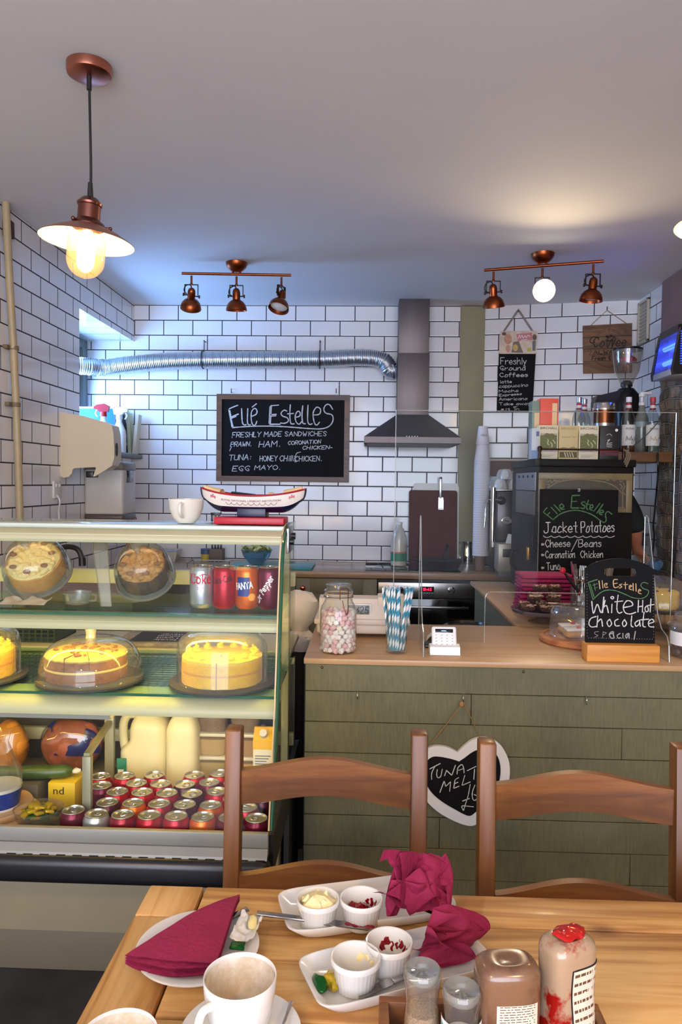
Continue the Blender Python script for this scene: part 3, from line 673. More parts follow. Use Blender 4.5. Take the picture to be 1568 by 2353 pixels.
topc = obj('paper_cup', cup_mesh(0.112, 0.04, 0.028), cupm, loc=(cx_ + 0.001, cy_, zb + step * (n_c - 1) + 0.1063)); tag(topc, 'smaller paper cup topping the tall stack of white paper cups', 'cup', 'stacked paper cups')
k = MB(); print_text(k, 'ENJA', 0.02, lambda u, v: (-(0.0362 + 0.001) * math.sin(u / 0.0352), -(0.0362 + 0.001) * math.cos(u / 0.0352), 0.062 - v), 0.036); obj('print', k, mat('grey_print', (120, 116, 122), 0.7), topc)

# ================================================================== HOOD AND FOIL DUCT
hd = thing('extractor_hood', 'stainless chimney extractor hood on the rear wall above the hob', 'extractor hood', (0.27, 4.9, 1.72))
ch = MB().box(0.19, 0.388, 4.87, BY, 2.30, CEIL - 0.001, 0.002); ch.box(0.186, 0.392, 4.866, BY, 1.88, 2.305, 0.002)
obj('chimney', ch, dsteel, hd, world=True)
hz0 = WY(940, 1018, 4.57).z; hz1 = WY(940, 1004, 4.57).z; hz1b = hz1 + .012; X0, X1 = WY(837, 1002, 4.57).x, WY(1060, 1004, 4.57).x
c = MB(); tz = 1.905
hz1b = hz1
c.add([(X0, 4.57, hz0), (X1, 4.57, hz0), (X1, BY, hz0), (X0, BY, hz0), (X0, 4.57, hz1b), (X1, 4.57, hz1b), (X1, BY, hz1b), (X0, BY, hz1b), (.186, 4.866, tz), (.392, 4.866, tz), (.392, BY, tz), (.186, BY, tz)],
   [(0, 1, 5, 4), (1, 2, 6, 5), (3, 0, 4, 7), (4, 5, 9, 8), (5, 6, 10, 9), (7, 4, 8, 11)])
obj('canopy', c, dsteel, hd, world=True)
obj('filter', MB().box(X0 + .02, X1 - .02, 4.59, BY - .02, hz0 - .004, hz0 + .01), mat('filter_grey', (60, 58, 58), 0.5, 0.8), hd, world=True)
for i in range(5):
 q = WY(935 + i * 6.2, 998, 4.568); obj('button', MB().cyl((q.x, 4.57, hz1 + .003), (q.x, 4.5665, hz1 + .003), 0.0035, n=10), whitepl, hd, world=True)
du = thing('foil_duct', 'long ribbed foil duct along the rear wall from the hood to the window', 'duct', (-0.8, 5.0, 2.2))
_e = WY(917, 851, 4.985); _e.x = 0.170
path = [_e, _e + Vector((-0.03, 0, 0.001)), WY(880, 829, 4.985), WY(835, 822, 4.985), WY(735, 825, 4.99), WY(600, 826, 4.995), WY(475, 827, 4.995), WY(370, 831, 4.99), WY(290, 839, 4.98), WY(252, 844, 4.97), WY(225, 845, 4.93), WY(200, 842, 4.87)]
path.append(path[-1] + Vector((-0.16, -0.10, 0.0)))
cen = smooth_pts(path, 60); nn = len(cen); ln = [0]
for a, b in zip(cen, cen[1:]): ln.append(ln[-1] + (b - a).length)
tot = ln[-1]; N_ = 900; pts = []; rad = []; j = 0
for i in range(N_):
 d = tot * i / (N_ - 1)
 while j < nn - 2 and ln[j + 1] < d: j += 1
 t = (d - ln[j]) / max(ln[j + 1] - ln[j], 1e-9); pts.append(cen[j].lerp(cen[j + 1], t))
 rad.append(0.0555 + 0.0016 * math.sin(2 * PI * d / 0.0125) + (0.0022 if (d % 0.05) < 0.006 else 0) + 0.0015 * mnoise.noise(Vector((d * 9, 0, 0))))
dk = MB().tube(pts, rad, 20, cap=False)
obj('duct', dk, mat('foil', (196, 198, 200), 0.3, 1.0, bump=0.15, scale=40), du, world=True, smooth=70)
for px in (467, 735):
 q = WY(px, 826, 4.995); k = MB(); k.tube([(q.x, q.y + .061 * math.sin(t_), q.z + .061 * math.cos(t_)) for t_ in [2 * PI * i / 28 for i in range(28)]], 0.004, 6, closed=True)
 for zz in range(5): k.tube([(q.x + .004 * math.cos(a), q.y + 0.03, q.z + .064 + zz * .013 + .006 + .007 * math.sin(a)) for a in [2 * PI * i / 8 for i in range(8)]], 0.0018, 5, closed=True)
 k.cyl((q.x, q.y + .02, q.z + .13), (q.x, BY, q.z + .13), 0.0035)
 obj('hanger', k, mat('dark_wire', (70, 66, 62), 0.5, 0.7), du, world=True)

# ================================================================== MAIN MENU BOARD
frame_w = wood('walnut_frame', [(104, 66, 42), (84, 52, 34), (66, 40, 28)], 'X', 2.2, 0.4, 5)
def framed_board(name, label, cat, corners, y, fw, mats, depth=0.024, grp=None):
 (px0, py0), (px1, py1) = corners; a, c = WY(px0, py0, y), WY(px1, py1, y)
 t = thing(name, label, cat, ((a.x + c.x) / 2, y + depth, c.z), group=grp)
 k = MB(); x0, x1, z0, z1 = a.x, c.x, c.z, a.z
 def side(p):
  k.prism(p, depth, lambda u, v, w: (u, y + w, v))
 side([(x0, z0), (x1, z0), (x1 - fw, z0 + fw), (x0 + fw, z0 + fw)]); side([(x0, z1), (x0 + fw, z1 - fw), (x1 - fw, z1 - fw), (x1, z1)])
 side([(x0, z0), (x0 + fw, z0 + fw), (x0 + fw, z1 - fw), (x0, z1)]); side([(x1, z0), (x1, z1), (x1 - fw, z1 - fw), (x1 - fw, z0 + fw)])
 obj('frame', k, mats, t, world=True, smooth=0)
 obj('board', MB().box(x0 + fw * .9, x1 - fw * .9, y + .009, y + depth - .001, z0 + fw * .9, z1 - fw * .9), slate, t, world=True)
 return t, ((0, y + .009, 0), Vector((0, -1, 0)))
mb_, pl_ = framed_board('menu_board', 'wood-framed chalkboard listing sandwiches on the rear wall', 'chalkboard', ((498, 905), (802, 1109)), 5.045, 0.036, frame_w)
Z = 4.48
head = [[(205, 270), (250, 248), (298, 230)], [(205, 270), (222, 360), (240, 460)], [(217, 285), (232, 370), (250, 455)], [(228, 352), (305, 320)], [(226, 366), (280, 345)],
 [(240, 460), (420, 447), (600, 444), (760, 449), (900, 459), (1040, 470), (1160, 472), (1240, 445), (1278, 390), (1270, 330), (1205, 310), (1185, 268), (1208, 225), (1245, 225), (1275, 270)],
 [(338, 265), (345, 400), (365, 432), (385, 428)], [(402, 265), (398, 400), (415, 432), (430, 428)],
 [(440, 345), (490, 320), (495, 280), (470, 262), (440, 300), (438, 380), (455, 432), (480, 430), (495, 395)], [(448, 248), (490, 215)],
 [(718, 228), (630, 235)], [(630, 235), (620, 425)], [(620, 425), (735, 425)], [(625, 328), (695, 323)], [(644, 240), (634, 420)], [(640, 343), (690, 338)],
 [(805, 290), (775, 280), (745, 310), (760, 340), (810, 360), (818, 395), (780, 415), (740, 412)], [(840, 225), (835, 330), (845, 415), (880, 420)], [(812, 318), (872, 314)],
 [(895, 352), (935, 342), (940, 305), (915, 292), (890, 340), (900, 400), (930, 425), (955, 400)], [(968, 235), (960, 330), (968, 410), (995, 420)], [(1022, 230), (1018, 380), (1035, 425), (1065, 420)],
 [(1080, 330), (1140, 320), (1150, 270), (1110, 250), (1075, 310), (1085, 400), (1110, 435), (1140, 405)]]
k = MB(); strokes_px(k, pl_, head, 0.0078, 480, 880, Z); obj('heading', k, chalk, mb_, world=True, smooth=0)
k = MB()
for t_, xa, ya, xb, yb, cap, sh in (('FRESHLY MADE', 240, 560, 745, 550, 50, .2), ('SANDWICHES', 780, 548, 1210, 545, 46, .1), ('PRAWN.', 222, 655, 432, 650, 46, .3), ('HAM.', 515, 662, 728, 655, 60, .2), ('CORONATION', 815, 638, 1150, 622, 38, .2), ('CHICKEN-', 962, 686, 1268, 680, 36, .2),
   ('TUNA:', 205, 800, 428, 790, 56, .2), ('HONEY', 525, 806, 705, 803, 54, .1), ('CHilli', 728, 806, 875, 803, 56, .2), ('CHICKEN.', 890, 808, 1158, 803, 52, .1), ('EGG', 240, 908, 415, 905, 52, .2), ('MAYO.', 470, 895, 730, 892, 46, .2)):
 write_px(k, pl_, t_, 480 + xa / Z, 880 + ya / Z, 480 + xb / Z, 880 + yb / Z, cap / Z, 0.0046, sh)
strokes_px(k, pl_, [[(890, 770), (888, 815)], [(945, 712), (905, 725), (890, 780), (900, 812)], [(235, 655), (215, 698)], [(245, 535), (240, 565)]], 0.005, 480, 880, Z)
obj('lettering', k, chalk, mb_, world=True, smooth=0)
for px in (532, 773):
 q = WY(px, 897, 5.06); kk = MB().tube(smooth_pts([(q.x, BY, q.z - .012), (q.x, BY - .015, q.z - .016), (q.x, BY - .018, q.z + .004), (q.x, BY - .006, q.z + .012)], 4), 0.0028, 8); obj('hook', kk, mat('dark_wire', (70, 66, 62), 0.5, 0.7), mb_, world=True)

# ================================================================== LEFT WALL: DISPENSER, BOILER, LEDGE ITEMS
td = thing('paper_towel_dispenser', 'cream paper towel dispenser jutting from the left tiled wall', 'dispenser', (LX, 3.9, 1.5))
zz = lambda a, b: (lambda q: (q.x, q.z))(WY(120 + a / 4.2, 680 + b / 4.2, 3.84))
side = [zz(*q) for q in ((65, 1120), (300, 1158), (545, 1228), (575, 1245), (592, 1330), (600, 1480), (598, 1565), (575, 1640), (500, 1690), (410, 1742), (395, 1745), (412, 1690), (424, 1660), (410, 1652), (215, 1662), (197, 1675), (190, 1710), (160, 1745), (110, 1756), (80, 1740))]
side[0] = (LX, side[0][1]); side[-1] = (LX, side[-1][1]); 
k = MB().prism(side, 0.012, lambda u, v, w: (max(u, LX), 3.84 + w, v)); obj('side_panel', k, creampl, td, world=True, smooth=30)
body = [zz(*q) for q in ((65, 1125), (300, 1163), (545, 1233), (575, 1250), (592, 1330), (600, 1480), (598, 1565), (575, 1635), (500, 1685), (420, 1640), (230, 1655), (190, 1640), (65, 1640))]
k = MB().prism(body, 0.10, lambda u, v, w: (max(u, LX), 3.852 + w, v)); obj('cover', k, creampl, td, world=True, smooth=30)
q = zz(600, 1480); k = MB().prism([(3.875 + .017 * math.cos(a), q[1] + .035 * math.sin(a) ) for a in [2 * PI * i / 24 for i in range(24)]], 0.003, lambda u, v, w: (q[0] - .001 + w, u, v)); obj('level_window', k, mat('smoked_window', (40, 40, 44), 0.2), td, world=True)
q = zz(345, 1745); obj('paper_slot', MB().box(q[0] - .02, q[0] + .02, 3.86, 3.94, q[1] - .004, q[1] + .03, .003), blackpl, td, world=True)

bo = thing('water_boiler', 'beige wall-mounted water boiler with dark base below the window ledge', 'boiler', (LX, 4.3, 1.22))
bz0, bz1 = WY(230, 1198, 4.16).z, WY(240, 1060, 4.16).z; bx = WY(283, 1130, 4.16).x
def rbox(z0, z1, d=0.0): return MB().box(LX, bx + d, 4.16 - d, 4.40, z0, z1, 0.018, 3)
obj('body', rbox(bz0 + .035, bz1 - .04), mat('boiler_beige', (205, 196, 182), 0.35), bo, world=True)
obj('base', rbox(bz0, bz0 + .045, .003), mat('boiler_brown', (88, 78, 70), 0.4), bo, world=True)
obj('top_cover', rbox(bz1 - .055, bz1, .002), mat('boiler_taupe', (128, 118, 108), 0.4), bo, world=True)
obj('gauge_window', MB().box(bx - .003, bx + .002, 4.22, 4.34, bz1 - .12, bz1 - .05, .001), mat('smoked_window', (40, 40, 44), 0.2), bo, world=True)
obj('copper_pipe', MB().tube(smooth_pts([(bx - .03, 4.3, bz0 + .02), (bx - .03, 4.3, bz0 - .04), (bx + .0, 4.3, bz0 - .04)], 5) , 0.0075, 10), copper, bo, world=True)
q = WY(306, 1196, 4.5); k = MB().tube(smooth_pts([q + Vector((-.03, 0, -.28)), q + Vector((-.03, 0, .0)), q + Vector((-.01, 0, .045)), q + Vector((.012, 0, .02)), q + Vector((.02, 0, -.06)), q + Vector((.02, 0, -.28))], 6), 0.0075, 12)
tag(obj('copper_pipe', k, mat('copper_tube', (168, 100, 78), 0.3, 1.0), world=True), 'bent copper tube rising from the rear worktop by the boiler', 'pipe')
so = thing('wall_socket', 'white wall socket low on the left tiles beside the cream pipe', 'socket', tuple(WX(128, 1125, LX)))
q0 = WX(128, 1125, LX); obj('plate', MB().box(LX, LX + .012, q0.y - .045, q0.y + .045, q0.z - .045, q0.z + .045, .004), whitepl, so, world=True)
for i in (-1, 1): obj('switch', MB().box(LX + .011, LX + .017, q0.y + i * .02 - .008, q0.y + i * .02 + .008, q0.z + .012, q0.z + .03, .002), whitepl, so, world=True)
obj('cable', MB().tube(smooth_pts([(LX + .012, q0.y - .01, q0.z - .03), (LX + .03, q0.y - .02, q0.z - .06), (LX + .016, q0.y, q0.z - .12), (LX + .02, q0.y + .01, q0.z - .25)], 5), 0.005, 8), whitepl, so, world=True)
LZ = OZ0 + 0.0325
def spray(px, py, y, label, bodym, headm, trigm, flip=1):
 q = WY(px, py, y); t = thing('spray_bottle', label, 'spray bottle', (q.x, y, LZ), group='spray bottles on the ledge')
 s = MB(); prof = [(0.0, 0), (0.038, 0), (0.041, 0.006), (0.041, 0.10), (0.038, 0.128), (0.026, 0.155), (0.0165, 0.178), (0.016, 0.20), (0.0, 0.20)]
 s.lathe(prof, 32, sy=0.7); obj('bottle', s, bodym, t)
 c = MB().lathe([(0.0, 0.197), (0.019, 0.197), (0.018, 0.222), (0.0, 0.222)], 20)
 hb_ = [(-0.028, 0.222), (0.02, 0.222), (0.03, 0.235), (0.052, 0.238), (0.052, 0.25), (0.034, 0.262), (-0.008, 0.268), (-0.034, 0.255)]
 c.prism(hb_, 0.026, lambda u, v, w: (u * flip, w - .013, v)); obj('spray_head', c, headm, t)
 SCL = 1.12
 tr = MB().tube(smooth_pts([(0.036 * flip, 0, 0.236), (0.046 * flip, 0, 0.215), (0.034 * flip, 0, 0.195)], 4), [0.0045] * 9, 8); obj('trigger', tr, trigm, t)
 for o_ in [q_ for q_ in bpy.data.objects if q_.parent == t]: o_.data.transform(Matrix.Scale(SCL, 4))
spray(274, 1050, 4.80, 'white spray bottle on the window ledge in front of the folders', whitepl, whitepl, whitepl, 1)
spray(238, 1050, 4.62, 'spray bottle with a red and white head behind the towel dispenser', mat('pale_spray', (214, 222, 228), 0.35), mat('red_spray_head', (182, 28, 36), 0.35), whitepl, -1)
bf = thing('box_file', 'bright blue box file standing on the window ledge', 'folder', (-1.70, 4.6, LZ))
a, c_ = WY(180, 934, 4.86), WY(262, 1050, 4.86)
obj('case', MB().box(a.x, c_.x, 4.86, 4.94, LZ, a.z - .012, .003), mat('folder_blue', (22, 104, 206), 0.45), bf, world=True)
obj('paper_edge', MB().box(a.x + .004, c_.x - .003, 4.865, 4.935, a.z - .013, a.z, .001), paper, bf, world=True)
obj('spine', MB().box(c_.x - .002, c_.x + .045, 4.858, 4.942, LZ, a.z - .008, .003), mat('folder_navy', (18, 34, 84), 0.45), bf, world=True)
def leaner(name, label, cat, xa, xb, w, y0, y1, h, m, grp, edge=None):
 """a folder leaning sideways: foot at xa, head at xb"""
 k = MB(); k.prism([(xa, LZ), (xa + w, LZ), (xb + w, LZ + h), (xb, LZ + h)], y1 - y0, lambda u, v, q: (u, y0 + q, v))
 o = obj(name, k, m, world=True, smooth=0); tag(o, label, cat, grp); return o
lx = WY(304, 1050, 4.98).x
fo = leaner('lever_arch_folder', 'black lever arch folder leaning on the ledge beside the blue file', 'folder', lx - .075, lx - .122, .045, 4.95, 5.04, .31, mat('folder_black', (30, 30, 34), 0.5), 'folders on the ledge')
q = WY(291, 1020, 4.95); k = MB().cyl((q.x, 4.946, q.z), (q.x, 4.952, q.z), .009, n=16); obj('finger_hole', k, alu, fo, world=True)
leaner('paper_folder', 'pale green folder of papers leaning right of the black folder', 'folder', lx - .024, lx - .036, .022, 4.96, 5.03, .275, mat('pale_green_card', (206, 214, 178), 0.7), 'folders on the ledge')
leaner('paper_folder', 'buff folder of papers, rightmost on the window ledge', 'folder', lx + .004, lx + .030, .02, 4.96, 5.03, .265, mat('buff_card', (222, 212, 184), 0.7), 'folders on the ledge')

# ================================================================== RIGHT REAR: SHELVES, BLACK CABINET, BOTTLES, SIGNS
def on_seg(off):   # a plane lying OFF metres in front of the angled tiled wall
 return (A + SEGN * off, SEGN)
def seg_pt(px, py, off): p0, n = on_seg(off); return WP(px, py, p0, n)
SU = Vector((math.cos(ang), math.sin(ang), 0))
def seg_slab(poly_px, off, th):
 """plate hung on the angled wall: outline in the photo taken to the plane OFF in front of the wall, TH thick towards it"""
 q = [seg_pt(x, y, off) for x, y in poly_px]; n = len(q); k = MB()
 k.add(q + [p - SEGN * th for p in q], [tuple(range(n)), tuple(range(2 * n - 1, n - 1, -1))] + [(i, i + n, (i + 1) % n + n, (i + 1) % n) for i in range(n)]); return k
# chalkboard of coffees with the picture above
cb = thing('coffee_menu_board', 'tall narrow chalkboard of coffees with a picture top, hung right of the pilaster', 'chalkboard', tuple(seg_pt(1190, 945, 0.016)))
obj('board', seg_slab([(1147, 812), (1232, 812), (1224, 947), (1143, 945)], 0.018, 0.014), slate, cb, world=True, smooth=0)
obj('picture', seg_slab([(1150, 764), (1153, 761), (1233, 760), (1237, 763), (1233, 811), (1230, 813), (1149, 813), (1147, 810)], 0.020, 0.016), mat('picture_cream', (214, 192, 164), 0.4, var=0.18, scale=26), cb, world=True, smooth=0)
def patch(poly, col, name, parent, off=0.0206):
 obj('printed_patch', seg_slab(poly, off, 0.0005), mat(name, col, 0.5, var=0.15, scale=60), parent, world=True, smooth=0)
ell = lambda cx, cy, rx, ry: [(cx + rx * math.cos(2 * PI * i / 18), cy + ry * math.sin(2 * PI * i / 18)) for i in range(18)]
patch([(1187, 768), (1223, 764), (1224, 781), (1190, 784)], (204, 118, 120), 'print_pink', cb)
patch(ell(1168, 779, 9, 12), (196, 140, 108), 'print_peach', cb)
patch([(1176, 810), (1180, 786), (1193, 784), (1203, 811)], (112, 98, 82), 'print_grey', cb)
patch(ell(1185, 799, 6, 8), (204, 164, 82), 'print_yellow', cb, 0.0212); patch(ell(1168, 801, 5, 9), (190, 128, 96), 'print_peach', cb, 0.0212)
patch([(1212, 800), (1221, 798), (1222, 808), (1213, 809)], (190, 176, 70), 'print_lime', cb); patch(ell(1159, 767, 5, 4), (96, 66, 46), 'print_brown', cb); patch(ell(1229, 775, 5, 7), (90, 58, 46), 'print_brown', cb); patch([(1224, 783), (1232, 783), (1231, 806), (1224, 806)], (104, 96, 104), 'print_slate', cb)
k = MB(); strokes_px(k, on_seg(0.0206), [[(1191, 779), (1194, 770), (1197, 777), (1200, 770), (1203, 777), (1207, 771), (1210, 776), (1214, 770), (1219, 774)], [(1198, 782), (1212, 780)]], 0.0034); obj('script_lettering', k, whiteink, cb, world=True, smooth=0)
k = MB(); Z = 4.356
for t_, xa, ya, xb, yb, cap in (('Freshly', 135, 596, 392, 598, 72), ('Ground', 130, 658, 380, 656, 48), ('Coffees', 125, 725, 405, 722, 44), ('latte', 130, 787, 245, 783, 38), ('cappuccino', 120, 832, 408, 818, 42), ('Mocha', 120, 880, 310, 872, 34), ('Expresso', 120, 920, 345, 903, 32), ('Americano', 120, 960, 400, 953, 38), ('Take away', 120, 1008, 435, 1002, 36), ('or', 262, 1030, 300, 1030, 22), ('sit in', 140, 1056, 320, 1054, 26)):
 write_px(k, on_seg(0.018), t_, 1120 + xa / Z, 700 + ya / Z, 1120 + xb / Z, 700 + yb / Z, cap * (.92 if cap > 43 else .74) / Z, 0.0042 if cap > 43 else .0034)
obj('lettering', k, chalk, cb, world=True, smooth=0)
rope = MB(); rope.tube([seg_pt(1158, 762, 0.012), seg_pt(1191, 713, 0.014)], 0.006, 8); rope.tube([seg_pt(1225, 762, 0.012), seg_pt(1193, 713, 0.014)], 0.006, 8)
obj('rope', rope, mat('grey_cord', (150, 136, 124), 0.9, bump=0.3, scale=300), cb, world=True)
def wall_hook(px, py, parent, r=0.0026):
 p = seg_pt(px, py, 0.012); k = MB(); k.tube(smooth_pts([p - SEGN * 0.012, p + Vector((0, 0, -.003)), p + SEGN * .006, p + SEGN * .006 + Vector((0, 0, .014))], 4), r, 8); obj('hook', k, mat('dark_wire', (70, 66, 62), 0.5, 0.7), parent, world=True)
wall_hook(1192, 715, cb)
# wooden coffee sign
cs = thing('coffee_sign', 'square wooden plank sign with burnt coffee lettering behind the grinder hopper', 'sign', tuple(seg_pt(1397, 857, 0.016)))
planks = MB(); c4 = [(1340, 748), (1453.5, 742), (1453, 856.5), (1341, 858.5)]
for i in range(4):
 u, v = i / 4 + 0.003, (i + 1) / 4 - 0.003; lp = lambda a, b, t: (a[0] + (b[0] - a[0]) * t, a[1] + (b[1] - a[1]) * t)
 s_ = seg_slab([lp(c4[0], c4[3], u), lp(c4[1], c4[2], u), lp(c4[1], c4[2], v), lp(c4[0], c4[3], v)], 0.018, 0.015); planks.add(s_.v, s_.f)
obj('board', planks, wood('sign_plank', [(132, 90, 52), (112, 74, 42), (88, 56, 32)], 'X', 2.0, 0.6, 5), cs, world=True, smooth=0)
burn = mat('burnt_ink', (38, 24, 16), 0.8); k = MB(); P = on_seg(0.018)
write_px(k, P, 'Coffee', 1120 + 1058 / Z, 700 + 428 / Z, 1120 + 1388 / Z, 700 + 412 / Z, 96 / Z, 0.0062, 0.22)
strokes_px(k, P, [[(1080, 375), (1045, 385), (1028, 355), (1060, 325), (1120, 330)], [(1245, 345), (1220, 400), (1205, 440)], [(1290, 335), (1262, 400), (1240, 440)]], 0.006, 1120, 700, Z)
strokes_px(k, P, [[(1090, 308), (1130, 268), (1185, 250)], [(1250, 248), (1310, 268), (1352, 308)], [(1105, 312), (1145, 280), (1190, 266)], [(1245, 264), (1300, 282), (1338, 312)], [(1210, 262), (1228, 240)], [(1030, 440), (1395, 430), (1380, 462), (1395, 490), (1025, 505), (1040, 470), (1030, 440)], [(1095, 575), (1140, 610), (1220, 628), (1300, 615), (1350, 575)]], 0.0022, 1120, 700, Z, sm=False)
write_px(k, P, 'ALWAYS', 1120 + 1066 / Z, 700 + 496 / Z, 1120 + 1370 / Z, 700 + 487 / Z, 34 / Z, 0.0046)
write_px(k, P, 'Fresh &', 1120 + 1048 / Z, 700 + 560 / Z, 1120 + 1235 / Z, 700 + 555 / Z, 42 / Z, 0.005, .2)
for (x, y) in ((1203, 320), (1241, 313)):
 ee = [seg_pt(1120 + (x + 18 * math.cos(a)) / Z, 700 + (y + 13 * math.sin(a)) / Z, 0.0188) for a in [2 * PI * i / 14 for i in range(14)]]; k.add(ee, [tuple(range(14))])
obj('lettering', k, burn, cs, world=True, smooth=0)
k = MB(); k.tube([seg_pt(1358, 748, .012), seg_pt(1396, 713, .014), seg_pt(1440, 743, .012)], 0.0022, 6); obj('string', k, mat('jute', (150, 112, 70), 0.9), cs, world=True); wall_hook(1396, 710, cs)

# shelves
shw = wood('shelf_oak', [(150, 104, 62), (128, 86, 50), (104, 68, 40)], 'X', 1.6, 0.5, 5)
S1 = 1.612
t = MB(); a = seg_pt(1118, 1056, .2); b_ = seg_pt(1300, 1056, .2)
pa, pb_ = A + SU * .03, A + SU * .70; q = [pa, pb_, pb_ + SEGN * .15, pa + SEGN * .15]
t.add([v + Vector((0, 0, S1)) for v in q] + [v + Vector((0, 0, S1 + .014)) for v in q], [(0, 1, 2, 3), (4, 5, 6, 7), (0, 1, 5, 4), (1, 2, 6, 5), (2, 3, 7, 6), (3, 0, 4, 7)])
tag(obj('wall_shelf', t, mat('shelf_pale', (206, 196, 180), 0.5), world=True, smooth=0), 'pale narrow wall shelf above the coffee machine, behind the black cabinet', 'shelf')
bx_ = MB(); q = [A + SU * .06 + SEGN * .004, A + SU * .40 + SEGN * .004, A + SU * .40 + SEGN * .145, A + SU * .06 + SEGN * .145]
bx_.add([v + Vector((0, 0, S1 - .10)) for v in q] + [v + Vector((0, 0, S1 - .001)) for v in q], [(0, 1, 2, 3), (4, 5, 6, 7), (0, 1, 5, 4), (1, 2, 6, 5), (2, 3, 7, 6), (3, 0, 4, 7)])
tag(obj('cubby_box', bx_, mat('cubby_brown', (112, 88, 70), 0.6, var=0.1), world=True, smooth=0), 'brown box fixed under the pale wall shelf, above the stacked coffee cups', 'box')
S2 = WY(1470, 1038, 4.12).z
sx0 = WY(1345, 1050, 4.12).x
shf = MB().box(sx0, 1.668, 4.12, 4.52, S2 - .055, S2, .003); shf.box(1.60, RX, 4.30, 4.42, S2 - .05, S2 - .006)
tag(obj('bottle_shelf', shf, shw, world=True), 'thick wooden shelf in the right corner carrying syrup bottles and the grinder', 'shelf')

# black cabinet with etched panel
KY = 3.50
ca, cc = WY(1233, 1054, KY), WY(1461, 1062, KY); kx0, kx1, kz1 = ca.x, cc.x, ca.z; KZ0 = 0.9205
bc = thing('black_cabinet', 'tall black cabinet with etched glass panel on the side counter, behind the potato chalkboard', 'cabinet', ((kx0 + kx1) / 2, KY + .28, KZ0))
cabm = mat('cabinet_black', (20, 18, 17), 0.55, spec=.15, var=0.15, scale=14)
k = MB(); k.box(kx0, kx1, KY + .015, KY + .56, KZ0, kz1 - .035, .004); k.box(kx0 - .008, kx1 + .006, KY, KY + .565, kz1 - .035, kz1, .006)
obj('carcass', k, cabm, bc, world=True)
fz = lambda x, y: WY(x, y, KY + .012)
etch_l = mat('etched_gilt', (124, 108, 74), 0.4, var=0.12, scale=24); etch_d = mat('etched_dark', (66, 56, 40), 0.35, var=0.2, scale=40)
a, c_ = fz(1238, 1086), fz(1451, 1178); ez0 = WY(1300, 1340, KY).z
fr = MB(); 
for (xa, xb, za, zb_) in ((a.x, c_.x, a.z - .03, a.z), (a.x, a.x + .028, c_.z, a.z - .03), (c_.x - .028, c_.x, c_.z, a.z - .03), (a.x + .0281, c_.x - .0281, c_.z, c_.z + .02)): fr.box(xa, xb, KY + .004, KY + .016, za, zb_, .001)
obj('gilt_frame', fr, etch_l, bc, world=True)
obj('etched_glass', MB().box(a.x + .028, c_.x - .028, KY + .009, KY + .017, c_.z, a.z - .03), etch_d, bc, world=True)
k = MB(); n_ = Vector((0, -1, 0)); PL = ((0, KY + .009, 0), n_)
w5 = lambda x, y: (1210 + x / 4.38, 1080 + y / 4.38)
for path in ([(220, 180), (300, 130), (400, 105), (535, 95), (680, 105), (800, 125), (900, 170), (960, 230)], [(185, 70), (1010, 70)], [(185, 70), (185, 180)], [(1010, 70), (1010, 380)], [(970, 230), (970, 370)],
    [(200, 90), (215, 125), (240, 100), (255, 130), (290, 95)], [(260, 85), (320, 110), (345, 85), (380, 105), (430, 85)], [(860, 90), (890, 110), (930, 85), (950, 120), (985, 90)], [(975, 130), (990, 170), (970, 210), (995, 250)], [(200, 140), (230, 150), (215, 175)], [(780, 88), (820, 105), (850, 85)], [(480, 85), (560, 82), (640, 88)], [(900, 375), (985, 378)], [(215, 95), (235, 80), (270, 90), (300, 120)], [(940, 140), (965, 165), (950, 190)]):
 q = [WP(*w5(*p), *PL) for p in path]; ribbon(k, smooth_pts(q, 4) if len(q) > 2 else q, 0.0045, n_, 0.0005)
obj('etching', k, etch_l, bc, world=True, smooth=0)
# the side seen from the left: pale slotted plate, door with latch and brass hinge
def side_y(px): return WX(px, 1150, kx0 - .002).y
k = MB(); y0_, y1_ = side_y(1232), side_y(1186)
za, zb_ = WX(1205, 1087, kx0).z, WX(1205, 1126, kx0).z
obj('slotted_plate', MB().box(kx0 - .004, kx0 + .002, y0_ + .02, y1_, zb_, za, .001), mat('plate_grey', (132, 128, 132), 0.5, 0.2), bc, world=True)
for i in range(4):
 yy = y0_ + .07 + i * (y1_ - y0_ - .1) / 3.5; kk = MB().prism([(yy + .014 * math.cos(b), za - .018 + .007 * math.sin(b)) for b in [2 * PI * j / 14 for j in range(14)]], .002, lambda u, v, w: (kx0 - .006 + w, u, v)); obj('slot', kk, blackmat, bc, world=True)
dz1 = WX(1205, 1182, kx0).z
obj('mirror_plate', MB().box(kx0 - .003, kx0 + .002, y0_ + .03, y1_, dz1 + .006, zb_ - .004, .001), mat('dull_plate', (92, 84, 78), .45, .4), bc, world=True)
sd = obj('side_door', MB().box(kx0 - .012, kx0 + .001, y0_ + .02, y1_ + .02, KZ0 + .02, dz1, .004), mat('door_charcoal', (28, 26, 27), 0.6, spec=.12, var=0.1, scale=12), bc, world=True)
hz = WX(1200, 1290, kx0).z; ym = (y0_ + y1_) / 2 + .1
obj('latch', MB().tube(smooth_pts([(kx0 - .012, ym, hz + .05), (kx0 - .04, ym, hz + .045), (kx0 - .045, ym, hz - .02), (kx0 - .012, ym + .01, hz - .05)], 4), .008, 8), blackpl, sd, world=True)
q = WY(1219, 1274, KY + .01); obj('hinge', MB().box(kx0 - .02, kx0 - .012, KY + .045, KY + .08, q.z - .03, q.z + .03, .002), mat('brass', (176, 128, 58), 0.35, 0.9), sd, world=True)
